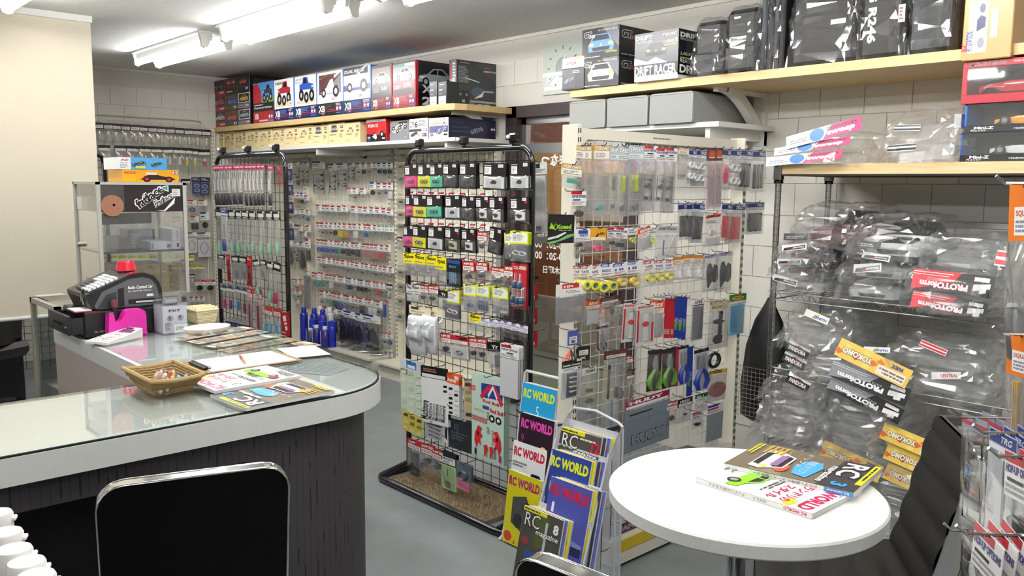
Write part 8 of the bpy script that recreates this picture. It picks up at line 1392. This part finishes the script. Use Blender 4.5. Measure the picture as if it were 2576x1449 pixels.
for i, (cv, l_, r_, py, X, lb) in enumerate(B):
    stand_mag(lb+' of the wire rack', cv[0], cv[1], X, l_, r_, py, .185, grp='magazines in the white wire rack', lean=.12)
    for k in (1, 2): stand_mag(f'car magazine {["next", "second"][k-1]} behind the front one in the {["top", "second", "third", "lowest"][i]} tier of the wire rack', '#dcdcdc', [('r', 0, 0, 1, 1, '#d8d6d2'), ('t', 'RC WORLD', .04, .8, .13, '#b03a50', {'b': .05, 'w': .92})], X, l_, r_, py, .185, grp='magazines in the white wire rack', lean=.12, dx=.008*k, dy=-.008*k)
# big carton on the gondola base and the bagged goods lying by it
t = thing('tool_system_box', 'dark purple system box on the base deck of the end gondola', 'box', (2.3, 1.93, .1075))
M().box(0, 0, 0, .62, .12, .2, '#3a1c30', .003).build('carton', 'print', t)
m = M(); art(m, .62, .2, [('p', [(.3, 0), (1, 0), (1, 1), (.5, 1)], '#34304f'), ('p', [(0, 0), (.3, 0), (.45, 1), (0, 1)], '#4a1c2e'), ('t', 'HUDY', .03, .44, .22, '#d9d9dc', {'b': .06, 'w': .4}), ('t', 'SET-UP SYSTEM', .03, .2, .12, '#c9c9d0', {'b': .05, 'w': .62}), ('t', 'PAN CARS', .05, .05, .1, '#9a9aa8', {'b': .04, 'w': .36}), ('e', .75, .6, .08, .16, '#4f4a70'), ('g', .03, .75, .4, .92, 2, '#a08a90')]); m.build('front_print', 'print', t)
t = thing('foam_bag', 'clear bag of foam pieces with white label on the gondola base', 'bag', (3.0, 1.99, .1075)); m = M(); crinkle(m, .3, .14, .2, 81, .016, 24, 10); m.build('pouch', 'crinkled_film', t); M().box(-.1, -.05, .0, .1, .05, .12, '#9a9894', .01).build('foam', 'matte', t); m = M().box(-.06, -.078, .14, .02, -.076, .18, '#e6e6e4'); m.build('label', 'print', t)
# ---------------------------------------------------------------- hook stand at the right edge
hs = thing('hook_stand', 'hook display stand entering at the right frame edge', 'display rack', (1.75, .33, 0))
m = M(); m.T = Matrix.Identity(4)
hd_ = Vector((-.71, .704, 0)); sd_ = Vector((.704, .71, 0)); base_ = Vector((1.8, .33, 0))
for k in range(7): p = base_+sd_*(k*.06-.1); m.tube([(p.x, p.y, .05), (p.x, p.y, 1.5)], .003, '#c9c7c0', 6)
for k in range(12): z = .1+k*.12; a = base_-sd_*.1; b = base_+sd_*.26; m.tube([(a.x, a.y, z), (b.x, b.y, z)], .003, '#c9c7c0', 6)
m.tube([(base_.x-sd_.x*.1, base_.y-sd_.y*.1, 0), (base_.x-sd_.x*.1, base_.y-sd_.y*.1, 1.52)], .012, '#c9c7c0', 8); wp('wire_grid', m, 'enamel', hs)
def free(key, px, py, dist, hm, wm, lab, n=1, step=.02, tilt=0, rz=-2.356, hk=1):
    name, desc, cat, w0, h0 = K[key][:5]; p0 = atd(px, py, dist)
    for k in range(n):
        loc = p0-hd_*step*k; loc.z -= .0
        ex = '' if n == 1 else f', {ORD[k]} one'
        t = thing(name, lab+ex, cat, loc, rz, 'packs on the hook stand', ry=tilt+.06*(k % 3-1)*(n > 1), sc3=(wm/w0, 1, hm/h0), rx=.02)
        for nm_, me in pack_meshes(key): put(me, nm_, t)
    if hk: m = M(); q = p0; e = p0-hd_*.3; m.tube([q+hd_*.045+Vector((0, 0, .012)), q+hd_*.03, e], .0028, '#b9b9b6', 6); wp('hook', m, 'chrome', hs)
free('orh', 2578, 462, 1.55, .3, .085, 'orange headed sleeve of drive shafts at the top of the hook stand', 3, .03)
free('ory', 2572, 842, 1.5, .22, .085, 'orange headed sleeve of brass rods on the hook stand', 3, .02)
free('edg', 2452, 1050, 1.62, .2, .085, 'grey bag of black parts in the fan behind the chair back', 6, .035)
free('trgl', 2525, 1090, 1.4, .17, .075, 'navy lettered bag holding a white card on the hook stand', 4, .02, .05)
free('hops', 2570, 1150, 1.3, .13, .08, 'red and blue headed bag at the frame edge of the hook stand', 2, .02)
free('edg', 2440, 1335, 1.6, .11, .06, 'small red topped bag in the lower fan behind the chair back', 4, .03)
free('hops', 2490, 1345, 1.25, .13, .075, 'red white headed bag with blue parts low on the hook stand', 4, .018, .18)
# ---------------------------------------------------------------- bottles at the near left corner
bs = thing('bottle_shelf', 'dark low shelf carrying fuel bottles at the near corner', 'shelf', (.12, .9, 0)); bx('shelf_board', 'matte', (-.25, -.25, .86, .12, .35, .885), parent=bs, col='#202024'); bx('side_panel', 'matte', (-.25, -.25, 0, -.23, .35, .86), (.1, -.25, 0, .12, .35, .86), parent=bs, col='#202024')
for i, (px, py) in enumerate(((-12, 1290), (12, 1338), (34, 1380), (66, 1412), (90, 1446))):
    p = at(2, 1.0, px, py); t = thing('fluid_bottle', f'clear bottle of {["red", "red", "red", "amber", "red"][i]} fluid with white flip cap, {ORD[i]} of the near row', 'bottle', (p.x, p.y, .8852), -.4, 'fluid bottles at the near corner')
    c = ['#e0301f', '#e0301f', '#d8281c', '#d86a2a', '#e0301f'][i]
    M().lathe([(.0155, .001), (.0165, .004), (.0165, .05)], c, 20).build('fluid', 'plastic', t, 50); M().lathe([(.0165, 0), (.018, .003), (.018, .085), (.0165, .092)], '#fff', 20).build('bottle', 'milky_film', t, 50)
    M().lathe([(.0185, .088), (.019, .09), (.019, .112), (.0175, .115)], '#eceae8', 24).build('cap', 'plastic', t, 40); M().box(.015, -.006, .104, .0225, .006, .1085, '#eceae8', .001).build('tab', 'plastic', t)
